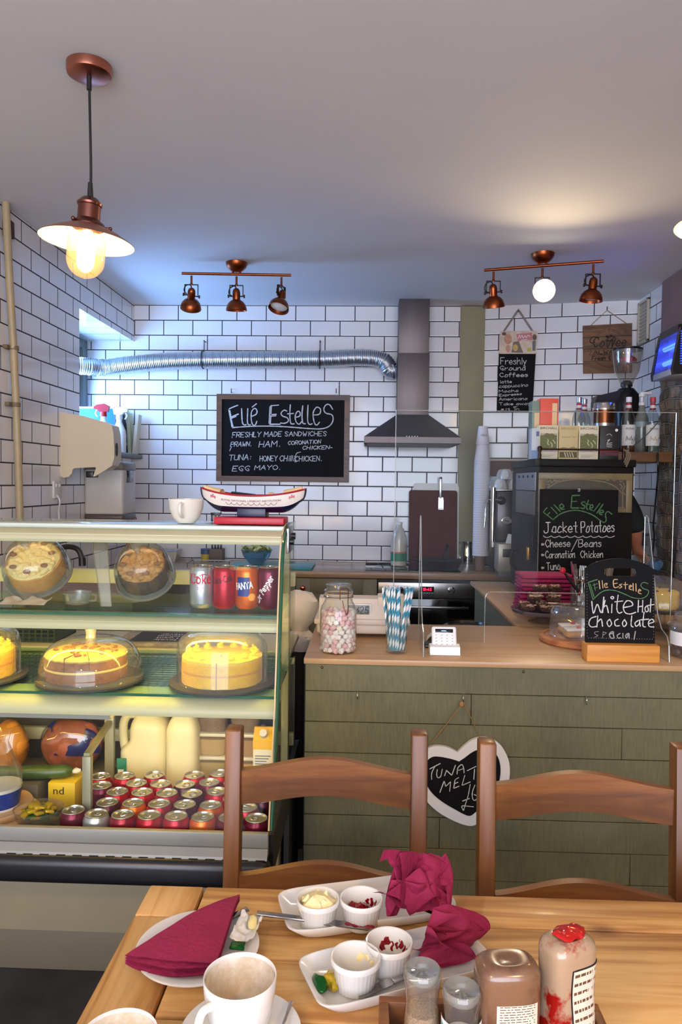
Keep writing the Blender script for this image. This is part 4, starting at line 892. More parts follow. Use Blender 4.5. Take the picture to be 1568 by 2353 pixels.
# gallery rail along the top front
k = MB(); rz_ = WY(1330, 1033, KY + .02).z; xl, xr = WY(1241, 1033, KY + .02).x, WY(1434, 1036, KY + .02).x
k.cyl((xl, KY + .02, rz_), (xr, KY + .02, rz_), .004, n=10)
obj('gallery_rail', k, mat('dark_bronze', (62, 46, 38), 0.35, 0.9), bc, world=True)
for x in (xl, xr): obj('finial', MB().lathe([(0.0, 0), (.010, 0), (.007, .008), (.009, .018), (.006, .03), (.011, .045), (.012, .052), (.008, .06), (0, .062)], 18, (x, KY + .02, kz1 - .0005)), mat('dark_bronze', (62, 46, 38), 0.35, 0.9), bc, world=True)
k = MB()
for j in range(3): k.tube(smooth_pts([(xr + .004 * math.cos(j * 2), KY + .012, rz_), (xr + .01 + .008 * j, KY + .004, rz_ - .02), (xr + .005 * j - .004, KY + .0, rz_ - .06 - .01 * j)], 4), .004, 6)
obj('ribbon_bow', k, mat('raffia', (120, 104, 84), 0.9), bc, world=True)

# tea boxes on the cabinet top, in front of the bottles
TB = kz1 + .0005
def tea_box(px0, px1, pyt, y, dep, label, body, lid, deco, name='tea_box', base=None):
 z0 = TB if base is None else base
 a, c_ = WY(px0, pyt, y), WY(px1, pyt, y); t = thing(name, label, 'box', ((a.x + c_.x) / 2, y + dep / 2, z0), group='boxes on the black cabinet')
 w_, h_ = c_.x - a.x, a.z - z0
 obj('carton', MB().box(-w_ / 2, w_ / 2, -dep / 2, dep / 2, 0, h_, .0015), body, t)
 deco(t, w_, h_, -dep / 2); return t
def face(t, name, w_, x0, x1, z0, z1, y, m, th=.0006): obj(name, MB().box(x0, x1, y - th, y + .001, z0, z1), m, t)
def ptext(t, s, size, x, z, y, m, width=None, name='lettering'):
 k = MB(); print_text(k, s, size, lambda u, v: (x + u, y, z + v), width); obj(name, k, m, t, smooth=0)
def grey_tea(t, w, h, y):
 ptext(t, 'BIRCHALL', .015, 0, h * .885, y - .0007, ink, w * .88)
 face(t, 'hill_picture', w, -w * .44, w * .44, h * .30, h * .74, y, mat('tea_fields', (108, 112, 64), 0.6, var=0.35, scale=60, stretch=(1, 1, 3)))
 face(t, 'sky_strip', w, -w * .44, w * .44, h * .70, h * .76, y - .0003, mat('tea_sky', (176, 170, 150), 0.6))
 k = MB().prism([(-w * .3, h * .70), (-w * .1, h * .775), (w * .05, h * .745), (w * .2, h * .76), (w * .36, h * .70)], .0004, lambda u, v, q: (u, y - .0011 + q, v)); obj('mountain', k, mat('tea_hill', (120, 104, 84), 0.6), t, smooth=0)
 k = MB(); 
 for q in (((-.05, .58), (.0, .54), (-.06, .48), (.02, .42)), ((.22, .56), (.30, .52), (.34, .46)), ((.1, .5), (.2, .42), (.16, .36))): ribbon(k, smooth_pts([(a * w, y - .0009, b * h) for a, b in q], 4), .003, (0, -1, 0))
 obj('leaf_marks', k, mat('pale_leaf', (226, 224, 190), .6), t, smooth=0)
 face(t, 'lilac_band', w, -w * .44, w * .44, h * .23, h * .30, y, mat('lilac', (170, 134, 152), 0.6))
 ptext(t, 'EARL GREY TEA', .008, 0, h * .245, y - .0008, whiteink, w * .76, 'variety')
 k = MB()
 for i in range(3): ribbon(k, [(-w * .38, y - .0008, h * (.07 + i * .03)), (w * (.1 + .13 * i), y - .0008, h * (.07 + i * .03))], .0016, (0, -1, 0))
 obj('small_print', k, mat('grey_print', (120, 116, 122), 0.7), t, smooth=0)
card_w = mat('tea_card', (226, 214, 186), 0.6)
tea_box(1240, 1284, 977, KY + .05, .07, 'cream tea box with green hills picture, nearest the left end of the rail', card_w, None, grey_tea)
def jas(t, w, h, y):
 ptext(t, 'BIRCHALL', .014, 0, h * .885, y - .0007, mat('tea_gold', (150, 128, 84), .5), w * .8); ptext(t, 'Jasmine Tea', .013, 0, h * .64, y - .0007, mat('tea_gold', (150, 128, 84), .5), w * .72, 'variety')
 k = MB().prism([(-w * .5, h * .27), (-w * .5, h * .32), (-w * .25, h * .37), (0, h * .33), (w * .25, h * .38), (w * .5, h * .32), (w * .5, h * .27)], .0005, lambda u, v, q: (u, y - .0007 + q, v)); obj('hill_band', k, mat('tea_olive', (148, 142, 88), .6), t, smooth=0)
 face(t, 'sachet_picture', w, -w * .46, w * .46, h * .05, h * .22, y, mat('tea_brown', (96, 86, 50), .6, var=.3, scale=70))
 k = MB()
 for i in range(4): ribbon(k, [(w * (-.2 + i * .13), y - .001, h * .2), (w * (-.12 + i * .13), y - .001, h * .07)], .0034, (0, -1, 0))
 obj('sachet_marks', k, card_w, t, smooth=0)
tea_box(1286, 1330, 978, KY + .05, .07, 'plain buff tea box between the two boxes with hill pictures', mat('tea_buff', (212, 190, 140), 0.6), None, jas)
tea_box(1332, 1377, 978, KY + .05, .07, 'cream tea box with green hills picture, beside the black box', card_w, None, grey_tea)
def black_tea(t, w, h, y):
 k = MB(); ribbon(k, smooth_pts([(-w * .1, y - .0008, h * .56), (w * .02, y - .0008, h * .6), (-w * .12, y - .0008, h * .48), (w * .14, y - .0008, h * .5)], 4), .002, (0, -1, 0)); ribbon(k, smooth_pts([(-w * .16, y - .0008, h * .72), (0, y - .0008, h * .76), (w * .12, y - .0008, h * .7)], 4), .0014, (0, -1, 0))
 kk = [(w * .36 + .007 * math.cos(a), y - .0008, h * .87 + .007 * math.sin(a)) for a in [2 * PI * i / 16 for i in range(16)]]; k.add(kk, [tuple(range(16))]); obj('badge', k, whiteink, t, smooth=0)
 ptext(t, 'Assam', .011, 0, h * .42, y - .0008, whiteink, w * .3); ptext(t, 'TEA', .007, 0, h * .365, y - .0008, whiteink, w * .3, 'variety')
 face(t, 'red_band', w, -w * .5, w * .5, h * .24, h * .31, y, mat('crimson_pattern', (186, 34, 58), .5, var=.5, scale=120)); face(t, 'lower_band', w, -w * .5, w * .5, h * .12, h * .22, y, mat('crimson_dark', (84, 18, 32), .5, var=.6, scale=120))
tea_box(1380, 1424, 978, KY + .05, .07, 'black tea box with crimson bands on the cabinet, beside the syrup bottle', mat('tea_black', (24, 20, 24), .5), None, black_tea)
def red_t(t, w, h, y): face(t, 'paper_seal', w, w * .15, w * .42, h * .5, h * .92, y, mat('seal_cream', (222, 196, 150), .6)); ptext(t, 'T', .02, -w * .2, h * .45, y - .0007, mat('print_maroon', (150, 50, 44), .6)); k = MB().prism([(w * .28 + w * .12 * math.cos(a), h * .2 + h * .09 * math.sin(a)) for a in [2 * PI * i / 12 for i in range(12)]], .0005, lambda u, v, q: (u, y - .0007 + q, v)); obj('emblem', k, mat('print_maroon', (150, 50, 44), .6), t, smooth=0)
tea_box(1243, 1285, 915, KY + .135, .09, 'tall coral red box standing behind the leftmost tea box', mat('coral_card', (222, 88, 70), .5), None, red_t)
tea_box(1224, 1242, 921, KY + .15, .08, 'tall teal and cream box left of the coral red box', mat('teal_card', (120, 142, 128), .5), None, lambda t, w, h, y: face(t, 'paper_seal', w, -w * .2, w * .5, h * .45, h * .8, y, mat('seal_cream', (222, 196, 150), .6)))
def packet(t, w, h, y): face(t, 'blue_panel', w, -w * .5, w * .5, 0, h * .28, y, mat('packet_blue', (112, 142, 186), .5)); face(t, 'logo_panel', w, w * .1, w * .5, h * .74, h * .9, y, mat('packet_navy', (86, 96, 140), .5))
tea_box(1223, 1240, 984, KY + .04, .06, 'slim pale blue packet at the left end of the tea boxes', mat('packet_pale', (200, 206, 214), .5), None, packet, 'packet')
ck = WY(1213, 1050, KY + .12); k = MB(); k.sphere((0, 0, .032), .036, 22, 14, (1, .8, .9)); k.jitter(.014, 42, 0, 3); k.v = [Vector((v.x, v.y, max(0, v.z))) for v in k.v]
tag(obj('driftwood_lump', k, mat('dark_bark', (66, 56, 48), .9, var=.3, scale=50, bump=.4), loc=(kx0 + .045, KY + .22, TB)), 'small dark knobbly lump on the left end of the black cabinet', 'ornament')

# bottles, canisters and grinder on the corner shelf
SB = S2 + .0005
def syrup(px, y, label, liquid, lvl, capm, name='syrup_bottle', lab=True):
 q = WY(px, 1030, y); t = thing(name, label, 'bottle', (q.x, y, SB), group='syrup bottles')
 obj('glass', MB().lathe([(0.0, 0), (.034, 0), (.038, .006), (.038, .165), (.034, .195), (.021, .228), (.0145, .25), (.0135, .29), (0, .29)], 32), glass('bottle_glass', (238, 242, 240), .07, .6), t)
 obj('syrup', MB().lathe([(0.0, .004), (.0355, .006), (.0355, lvl), (0, lvl + .001)], 28), liquid, t)
 obj('cap', MB().lathe([(0.0, .276), (.0158, .276), (.0158, .303), (.014, .305), (0, .305)], 24), capm, t)
 obj('neck_band', MB().lathe([(.0152, .236), (.0143, .272)], 24, cap=False), mat('neck_red', (176, 44, 58), .5), t); obj('neck_label', MB().lathe([(.0158, .244), (.0150, .260)], 24, cap=False), whitepl, t)
 if lab:
  k = MB().grid(lambda u, v: (.0386 * math.sin((u - .5) * 2.6), -.0386 * math.cos((u - .5) * 2.6), .035 + .115 * v), 20, 2); lb = obj('label', k, paper, t)
  k = MB(); print_text(k, 'MONIN', .017, lambda u, v: (.0391 * math.sin(u / .0386), -.0391 * math.cos(u / .0386), .122 + v), .048); obj('lettering', k, ink, lb, smooth=0)
  k = MB()
  for j in range(7):
   aa = -.6 + j * .2; ribbon(k, smooth_pts([(.0391 * math.sin(aa), -.0391 * math.cos(aa), .06 + .02 * math.sin(j)), (.0391 * math.sin(aa + .12), -.0391 * math.cos(aa + .12), .075 + .012 * math.cos(j * 2)), (.0391 * math.sin(aa + .22), -.0391 * math.cos(aa + .22), .065)], 3), .0022, (math.sin(aa), -math.cos(aa), 0))
  obj('flower_drawing', k, lab, lb, smooth=0)
clear_syr = glass('clear_syrup', (226, 222, 200), .03, .3); amber = mat('amber_syrup', (116, 62, 24), .15, trans=.3)
syrup(1443, 4.19, 'white-capped syrup bottle with brown syrup in front of the grinder', amber, .095, mat('white_cap', (236, 236, 234), .4), lab=ink)
syrup(1498, 4.19, 'red-capped clear syrup bottle at the right end of the corner shelf', clear_syr, .15, mat('red_cap', (190, 60, 66), .4), lab=mat('label_gold', (190, 150, 60), .5))
syrup(1329, 4.22, 'clear empty bottle behind the tea boxes, left of the steel canister', clear_syr, .05, mat('silver_cap', (190, 190, 190), .3, .8), lab=False)
bpy.data.objects['syrup_bottle.002'].location.x = WY(1329, 1030, 4.22).x
syrup(1341, 4.30, 'second clear bottle close behind the empty one, above the right hill-picture box', clear_syr, .05, mat('silver_cap', (190, 190, 190), .3, .8), lab=False)
q = WY(1473, 1030, 4.275); pb2 = thing('pump_bottle', 'frosted bottle with a white pump between the two labelled syrup bottles', 'bottle', (q.x, 4.275, SB))
obj('bottle', MB().lathe([(0.0, 0), (.036, 0), (.04, .006), (.04, .16), (.036, .195), (.02, .24), (.016, .27), (0, .27)], 32), glass('frosted_bottle', (206, 206, 198), .06, .4, .2, body=.4, bodycol=(168, 168, 156)), pb2)
obj('label', MB().lathe([(.0406, .145), (.0406, .175)], 32, cap=False), mat('label_dusty', (160, 172, 176), .5), pb2)
k = MB().lathe([(0.0, .268), (.018, .268), (.018, .285), (.008, .29), (.008, .315), (.018, .318), (.018, .335), (0, .337)], 22); k.box(-.012, .05, -.011, .011, .33, .345, .004); obj('pump', k, whitepl, pb2)
q = WY(1388, 1000, 4.30); cn = thing('canister', 'steel and copper canister behind the black tea box', 'canister', (q.x, 4.22, SB))
obj('body', MB().lathe([(0.0, 0), (.054, 0), (.057, .006), (.057, .16), (0, .16)], 40), steel, cn); obj('copper_band', MB().lathe([(.0575, .16), (.0575, .235)], 40, cap=False), mat('copper_dull', (120, 72, 46), .3, 1.0), cn); obj('lid', MB().lathe([(.0, .234), (.059, .234), (.059, .268), (.055, .274), (0, .274)], 40), chrome, cn)
bpy.data.objects['canister'].location.x = WY(1388, 1000, 4.22).x
# grinder
gq = WY(1440, 900, 4.40); gr = thing('coffee_grinder', 'black coffee grinder with a clear hopper behind the syrup bottles', 'coffee grinder', (gq.x, 4.40, SB))
zh = lambda py: WY(1440, py, 4.40).z - SB
k = MB(); k.box(-.075, .085, -.075, .075, 0, .03, .01); k.lathe([(.062, .03), (.064, .2), (.072, zh(935)), (.066, zh(905)), (.042, zh(893)), (.0, zh(892))], 36); obj('body', k, mat('grinder_black', (20, 19, 20), .3), gr)
k = MB(); k.prism([(-.19, zh(925)), (-.18, zh(912)), (-.06, zh(900)), (.02, zh(895)), (.06, zh(910)), (.06, zh(960)), (-.19, zh(935))], .09, lambda u, v, w: (u, w - .045, v)); obj('doser_arm', k, mat('grinder_black', (20, 19, 20), .3), gr)
k = MB(); k.lathe([(.026, zh(893)), (.03, zh(880)), (.022, zh(875))], 24); k.box(-.032, .032, -.012, .012, zh(889), zh(879), .003); obj('hopper_collar', k, blackpl, gr)
hop = obj('hopper', MB().lathe([(.03, zh(885)), (.045, zh(873)), (.068, zh(855)), (.080, zh(825)), (.084, zh(806))], 44, cap=False), glass('hopper_plastic', (232, 228, 222), .10, .7, .05, body=.06, bodycol=(220, 215, 210)), gr)
obj('hopper_lid', MB().lathe([(0, zh(806)), (.087, zh(806)), (.087, zh(802)), (.06, zh(800)), (0, zh(799))], 44), mat('smoked_lid', (30, 28, 28), .25), gr)
obj('red_lid_reflection', MB().lathe([(0.0, zh(832)), (.052, zh(832)), (.054, zh(826)), (.04, zh(821)), (0, zh(820))], 36), mat('red_lid_reflection', (186, 28, 34), .35), gr)  # red disc stands in for the red rubber lid reflected in the hopper

# insect killer on the stone wall, flexes
fk = thing('insect_killer', 'black electric insect killer glowing blue, high on the right stone wall', 'insect killer', (RX - .02, 4.0, 2.0))
fx0 = 1.555; fy0, fy1 = 3.86, 4.16; kz0_, kz1_ = WX(1523, 868, fx0).z, WX(1523, 752, fx0).z
sil = [(RX - .02, kz0_ + .01), (fx0 + .0, kz0_), (fx0 - .005, kz0_ + .03), (fx0 + .03, kz1_ - .03), (fx0 + .05, kz1_ - .008), (fx0 + .075, kz1_), (RX - .02, kz1_)]
for yy, ww in ((fy0, .03), (fy1 - .03, .03)): obj('end_cap', MB().prism(sil, ww, lambda u, v, w: (u, yy + w, v)), mat('killer_black', (20, 19, 22), .3), fk, world=True, smooth=30)
k = MB(); k.box(fx0 + .085, RX - .015, fy0 + .03, fy1 - .03, kz0_ + .01, kz1_ - .005); k.box(fx0 + .028, RX - .05, fy0 + .03, fy1 - .03, kz1_ - .05, kz1_ - .012); obj('housing', k, mat('killer_black', (20, 19, 22), .3), fk, world=True)
obj('catch_tray', MB().box(fx0 - .003, RX - .03, fy0 + .03, fy1 - .03, kz0_, kz0_ + .032, .004), mat('tray_grey', (176, 176, 182), .4), fk, world=True)
k = MB()
for zc in (.33, .62): k.cyl((fx0 + .055, fy0 + .035, kz0_ + zc * (kz1_ - kz0_)), (fx0 + .055, fy1 - .035, kz0_ + zc * (kz1_ - kz0_)), .0125, n=16)
obj('blue_tube', k, emis('blue_tube', (40, 70, 255), 13.0), fk, world=True)
obj('reflector', MB().box(fx0 + .076, fx0 + .084, fy0 + .03, fy1 - .03, kz0_ + .03, kz1_ - .05), mat('reflector', (160, 170, 220), .35, .6), fk, world=True)
k = MB()
for i in range(26):
 y_ = fy0 + .036 + i * (fy1 - fy0 - .072) / 25; k.cyl((fx0 + .003, y_, kz0_ + .034), (fx0 + .03, y_, kz1_ - .05), .0011, n=5)
for i in range(4):
 z_ = .04 + i * .055; k.cyl((fx0 + .003 + i * .007, fy0 + .03, kz0_ + z_), (fx0 + .003 + i * .007, fy1 - .03, kz0_ + z_), .0011, n=5)
obj('wire_guard', k, mat('guard_wire', (150, 160, 190), .3, .8), fk, world=True)
for xo in (.03, .10):
 k = MB()
 for i in range(14): zz_ = kz0_ + .05 + i * .0125; k.box(fx0 + xo, fx0 + xo + .014, fy0 - .0006, fy0 + .001, zz_, zz_ + .006)
 obj('lit_slot_strip', k, emis('slot_glow', (36, 64, 255), 2.2), fk, world=True)  # emissive strips imitate the blue tube light showing through the slots
k = MB(); q = [WX(1545, 760, fx0 + .06) + Vector((0, -.01, 0)), WX(1549, 850, fx0 + .06) + Vector((0, -.008, 0))]
flex = smooth_pts([(fx0 + .07, fy0 - .006, kz1_ - .02), (fx0 + .08, fy0 - .012, kz0_ + .05), (1.66, 3.84, 1.93), (1.675, 4.0, 1.7), (1.67, 4.03, 1.45), (1.675, 4.06, 1.15), (1.68, 4.1, .95)], 6)
tag(obj('power_flex', MB().tube(flex, .0042, 8), blackpl, world=True), 'black flex hanging down the stone wall from the insect killer', 'cable')
p0 = [WY(1511, 1048, 4.36), WY(1514, 1080, 4.38), WY(1510, 1120, 4.4), WY(1506, 1165, 4.41), WY(1502, 1210, 4.42), WY(1504, 1235, 4.42), WY(1498, 1300, 4.42), WY(1498, 1390, 4.42)]
p0[0] = WY(1512, 1040, 4.108); p0[1] = WY(1513, 1082, 4.108)
tag(obj('power_flex', MB().tube(smooth_pts(p0, 6), .0052, 8), blackpl, world=True), 'black flex drooping from the corner shelf in front of the tiles', 'cable')
k = MB().box(1.60, RX - .001, 4.60, 4.70, WY(1503, 1255, 4.6).z, WY(1503, 1225, 4.6).z, .006); tag(obj('wall_plug', k, blackpl, world=True), 'black plug block on the right tiled wall behind the screen support', 'plug')
k = MB(); a = WY(1440, 1030, 4.10); k.tube(smooth_pts([WY(1436, 1036, 3.8), WY(1452, 1027, 3.95), WY(1480, 1005, 4.08), WY(1500, 985, 4.11), WY(1516, 966, 4.15)], 8), .0028, 6)
tag(obj('fairy_wire', k, mat('twine_grey', (92, 84, 74), .8), world=True), 'thin twisted wire strung from the cabinet ribbon across the syrup bottles', 'wire')

# espresso machine
em = thing('espresso_machine', 'steel espresso machine with cups on top, partly hidden by the black cabinet', 'coffee machine', (.92, 4.62, WT))
ex0, ex1 = WY(1146, 1200, 4.44).x, WY(1236, 1200, 4.44).x; ez = WY(1160, 1128, 4.44).z
obj('body', MB().box(ex0 - .01, ex1 + .06, 4.50, 4.86, WT + .02, ez, .01), mat('machine_dark', (58, 54, 56), .3, .7), em, world=True)
obj('front_panel', MB().box(ex0 + .0, ex1 + .05, 4.485, 4.505, WT + .16, ez - .005, .004), mat('machine_panel', (66, 60, 62), .25, .7), em, world=True)
obj('top_tray', MB().box(ex0 - .02, ex1 + .065, 4.46, 4.87, ez, ez + .008, .002), steel, em, world=True)
px_ = WY(1135, 1200, 4.42).x; obj('column', MB().cyl((px_, 4.45, WY(1135, 1258, 4.42).z), (px_, 4.45, WY(1135, 1120, 4.42).z), .0155, n=24), chrome, em, world=True)
q = WY(1153, 1150, 4.47); k = MB().lathe([(0, 0), (.022, 0), (.026, .006), (.026, .018), (.016, .026), (0, .028)], 24); k.rot(PI / 2, 'X'); k.mv(q.x, 4.485, q.z); kn = obj('steam_knob', k, blackpl, em, world=True)
obj('steam_pipe', MB().tube(smooth_pts([(q.x, 4.46, q.z), (px_ - .03, 4.455, q.z), (px_ - .045, 4.43, q.z - .05), (px_ - .055, 4.42, q.z - .16)], 5), .0055, 10), chrome, em, world=True)
q = WY(1166, 1197, 4.47); k = MB().lathe([(0, 0), (.034, 0), (.034, .008), (.030, .010), (0, .010)], 32, sy=.68); k.rot(PI / 2, 'X'); k.mv(q.x, 4.485, q.z); gd = obj('gauge', k, chrome, em, world=True)
k = MB().lathe([(0, 0), (.028, 0), (.028, .0015), (0, .0015)], 32, sy=.66); k.rot(PI / 2, 'X'); k.mv(q.x, 4.4745, q.z); obj('dial_face', k, mat('dial_grey', (146, 146, 150), .4), gd, world=True)
k = MB(); ribbon(k, [(q.x - .012, 4.4725, q.z + .003), (q.x + .01, 4.4725, q.z - .002)], .004, (0, -1, 0)); obj('needle', k, ink, gd, world=True, smooth=0)
dx0, dx1 = WY(1146, 1270, 4.36).x, WY(1200, 1270, 4.36).x; dz0, dz1 = WY(1160, 1300, 4.36).z, WY(1160, 1250, 4.36).z; dz0 = max(dz0, WT + .0005)
obj('drip_tray', MB().box(dx0, dx1, 4.36, 4.50, WT + .0005 + .03, dz1, .004), mat('tray_cream', (180, 168, 150), .35, .3), em, world=True)
obj('tray_inset', MB().box(dx0 + .025, dx1 - .006, 4.357, 4.37, dz0 + .05, dz1 - .03, .002), blackpl, em, world=True); obj('foot', MB().box(dx0 + .004, dx1 - .004, 4.365, 4.48, WT, WT + .032), steel, em, world=True)
k = MB(); a = WY(1162, 1247, 4.40); k.add([(a.x, 4.40, dz1 + .001), (a.x + .06, 4.39, dz1 + .001), (a.x + .065, 4.42, dz1 + .05), (a.x + .02, 4.43, dz1 + .055), (a.x + .03, 4.45, dz1 + .001)], [(0, 1, 2, 3), (0, 3, 4)]); tag(obj('folded_cloth', k, paper, world=True, smooth=0), 'small folded white cloth on the drip tray of the coffee machine', 'cloth')
def coffee_cup(name, r, h, m=ceramic):
 return None
cup_t = thing('coffee_cup', 'white coffee cup stored upside down on top of the coffee machine', 'cup', (ex0 + .02, 4.52, ez + .0085), group='cups on the coffee machine')
obj('bowl', MB().lathe([(.041, 0), (.0425, .002), (.040, .025), (.031, .052), (.024, .058), (.023, .061), (.0, .061)], 32, cap=False), ceramic, cup_t)
obj('handle', MB().tube(smooth_pts([(.0, -.039, .012), (.004, -.06, .016), (.004, -.058, .036), (0, -.034, .046)], 5), .0042, 8), ceramic, cup_t)
spots = []
for r_ in range(3):
 for c_i in range(4): spots.append((ex0 + .022 + c_i * .088, 4.535 + r_ * .109, ez + .0085, random.uniform(-.12, .12)))
spots += [(ex0 + .066 + c_i * .088, 4.585 + r_ * .112, ez + .0705, random.uniform(-.12, .12)) for r_ in range(2) for c_i in range(2)]
for i, (x, y, z, a) in enumerate(spots):
 if i == 0: cup_t.rotation_euler = (0, 0, a); XF[cup_t.name] = Matrix.Translation(cup_t.location) @ Matrix.Rotation(a, 4, 'Z')
 else: dup(cup_t, (x, y, z), a)

# person at the rear worktop behind the cabinet: only a sleeve and a forearm show
def skin(name, pts, edges, m, parent, sub=2, root=0):
 me = bpy.data.meshes.new(name); me.from_pydata([p[:3] for p in pts], edges, []); o = bpy.data.objects.new(name, me); COL.objects.link(o)
 md = o.modifiers.new('skin', 'SKIN'); md.use_smooth_shade = True
 for i, p in enumerate(pts):
  r = p[3] if isinstance(p[3], tuple) else (p[3], p[3]); me.skin_vertices[0].data[i].radius = r
 me.skin_vertices[0].data[root].use_root = True
 s = o.modifiers.new('sub', 'SUBSURF'); s.levels = sub; s.render_levels = sub
 dg = bpy.context.evaluated_depsgraph_get(); nm = bpy.data.meshes.new_from_object(o.evaluated_get(dg)); bpy.data.objects.remove(o)
 k = MB(); k.add([v.co.copy() for v in nm.vertices], [tuple(p.vertices) for p in nm.polygons]); bpy.data.meshes.remove(nm)
 return obj(name, k, m, parent, smooth=180, world=True)
PX, PY = 1.375, 4.27
pe = thing('person', 'person in a dark top at the rear counter, mostly hidden behind the black cabinet', 'person', (PX, PY, 0))
sk = mat('skin', (206, 128, 92), .5, sub=.05)
wr = WY(1466, 1262, 4.3); el = WY(1472, 1232, 4.25); shd = WY(1465, 1120, 4.27)
B = [(PX, PY, .88, (.13, .10)), (PX, PY + .01, 1.08, (.12, .09)), (PX, PY + .03, 1.28, (.14, .10)), (PX, PY + .05, 1.35, (.08, .07)), (PX - .01, PY + .09, 1.385, .05), (PX - .02, PY + .12, 1.415, (.07, .085)), (PX - .02, PY + .125, 1.455, (.062, .075)),
  (shd.x - .04, PY + .02, 1.37, .05), (el.x - .03, PY - .03, el.z + .03, .042), (wr.x + .0, wr.y + .02, wr.z + .01, .03), (wr.x + .02, wr.y + .03, wr.z - .022, .025),
  (2 * PX - shd.x + .04, PY + .02, 1.37, .05), (PX - .22, PY + .05, 1.15, .042), (PX - .15, PY + .12, 1.04, .03), (PX - .12, PY + .16, 1.02, .026),
  (PX + .09, PY, .80, .085), (PX + .10, PY, .46, .058), (PX + .10, PY + .01, .10, .042), (PX + .10, PY + .12, .04, .035), (PX - .09, PY, .80, .085), (PX - .10, PY, .46, .058), (PX - .10, PY + .01, .10, .042), (PX - .10, PY + .12, .04, .035)]
E_ = [(0, 1), (1, 2), (2, 3), (3, 4), (4, 5), (5, 6), (2, 7), (7, 8), (8, 9), (9, 10), (2, 11), (11, 12), (12, 13), (13, 14), (0, 15), (15, 16), (16, 17), (17, 18), (0, 19), (19, 20), (20, 21), (21, 22)]
def fingers(pts, edges, palm, d, s):
 d = Vector(d).normalized(); sd = Vector(s).normalized(); p = Vector(pts[palm][:3])
 for j, (o_, ln_) in enumerate(((-.026, .062), (-.009, .072), (.009, .068), (.025, .054))):
  b0 = len(pts); q = p + d * .02 + sd * o_; pts.append((*q, .011)); pts.append((*(q + d * ln_ * .6 + Vector((0, 0, -.008))), .0088)); pts.append((*(q + d * ln_ + Vector((0, 0, -.026))), .0078)); edges += [(palm, b0), (b0, b0 + 1), (b0 + 1, b0 + 2)]
 b0 = len(pts); q = p - sd * .034; pts.append((*q, .012)); pts.append((*(q + d * .03 - sd * .016), .009)); edges += [(palm, b0), (b0, b0 + 1)]
fingers(B, E_, 10, (.6, .5, -.4), (.6, -.7, 0)); fingers(B, E_, 14, (.5, .6, -.1), (-.9, .2, 0))
body = skin('body', B, E_, sk, pe)
hc = Vector((PX - .02, PY + .125, 1.44)); k = MB()
for sx in (-1, 1): k.sphere(hc + Vector((sx * .03, .068, -.005)), .012, 12, 8); k.sphere(hc + Vector((sx * .072, .0, -.01)), .02, 12, 8, (.4, .8, 1.2))
k.sphere(hc + Vector((0, .085, -.03)), .014, 12, 8, (.8, 1, 1.3)); k.sphere(hc + Vector((0, .072, -.06)), .02, 12, 8, (1.1, .5, .35)); obj('face', k, sk, pe, world=True)
k = MB().sphere(hc + Vector((0, -.012, .015)), .092, 24, 16, (.88, 1.0, .98)); k.v = [v for v in k.v]; k.jitter(.006, 30); obj('hair', k, mat('dark_hair', (40, 28, 22), .6, bump=.3, scale=80), pe, world=True)
T_ = [(PX, PY, .86, (.155, .125)), (PX, PY + .01, 1.08, (.145, .115)), (PX, PY + .03, 1.28, (.165, .125)), (PX, PY + .045, 1.365, (.10, .085)), (shd.x - .04, PY + .02, 1.37, .072), (el.x - .035, PY - .025, el.z + .06, .062), (el.x - .025, PY - .02, el.z + .015, .056), (2 * PX - shd.x + .04, PY + .02, 1.37, .072), (PX - .22, PY + .05, 1.18, .06), (PX - .21, PY + .06, 1.14, .055)]
skin('dark_top', T_, [(0, 1), (1, 2), (2, 3), (2, 4), (4, 5), (5, 6), (2, 7), (7, 8), (8, 9)], mat('dark_cloth', (22, 26, 26), .85, bump=.2, scale=60), pe)
skin('trousers', [(PX, PY, .88, (.15, .12)), (PX + .09, PY, .78, .10), (PX + .10, PY, .46, .075), (PX + .10, PY + .01, .09, .062), (PX - .09, PY, .78, .10), (PX - .10, PY, .46, .075), (PX - .10, PY + .01, .09, .062)], [(0, 1), (1, 2), (2, 3), (0, 4), (4, 5), (5, 6)], mat('trouser_cloth', (34, 36, 44), .85), pe)
for sx in (.10, -.10): obj('shoe', MB().box(PX + sx - .045, PX + sx + .045, PY - .07, PY + .19, 0.001, .075, .03, 3), blackmat, pe, world=True)

k = MB().sphere((0, 0, .02), .036, 18, 12, (1.1, .9, .8)); k.jitter(.016, 40, 0, 5); k.mv(*(WY(1490, 1280, 4.36) + Vector((.030, -.03, -.065))))
tag(obj('blue_cloth', k, mat('blue_cloth', (92, 134, 170), .9, bump=.3, scale=60), world=True), 'blue cloth in the hand of the person behind the black cabinet', 'cloth')

# ================================================================== FRONT COUNTER
CT = 0.92; CF = 2.228; CBK = 2.81
ctw = wood('pale_oak_counter', [(190, 152, 108), (174, 136, 94), (154, 116, 78)], 'X', 0.9, 0.36, 4)
ctw2 = wood('pale_oak_counter_side', [(186, 148, 106), (170, 132, 92), (150, 112, 76)], 'Y', 0.9, 0.36, 4)
co = thing('serving_counter', 'green planked serving counter with a pale oak top', 'counter', (0.75, 2.5, 0))
cl_, cr_ = -0.187, RX - 0.03
obj('worktop', MB().box(cl_, cr_, CF, CBK, CT - .018, CT, .003), ctw, co, world=True)
obj('side_worktop', MB().box(.575, cr_, CBK + .0005, 4.10, CT - .018, CT, .003), ctw2, co, world=True)
obj('carcass', MB().box(cl_ + .012, cr_ - .01, CF + .035, CBK - .02, 0.0, CT - .0185), mat('counter_dark', (52, 48, 42), .7), co, world=True)
obj('side_carcass', MB().box(.60, cr_ - .01, CBK, 4.08, 0.0, CT - .0185), sage, co, world=True)
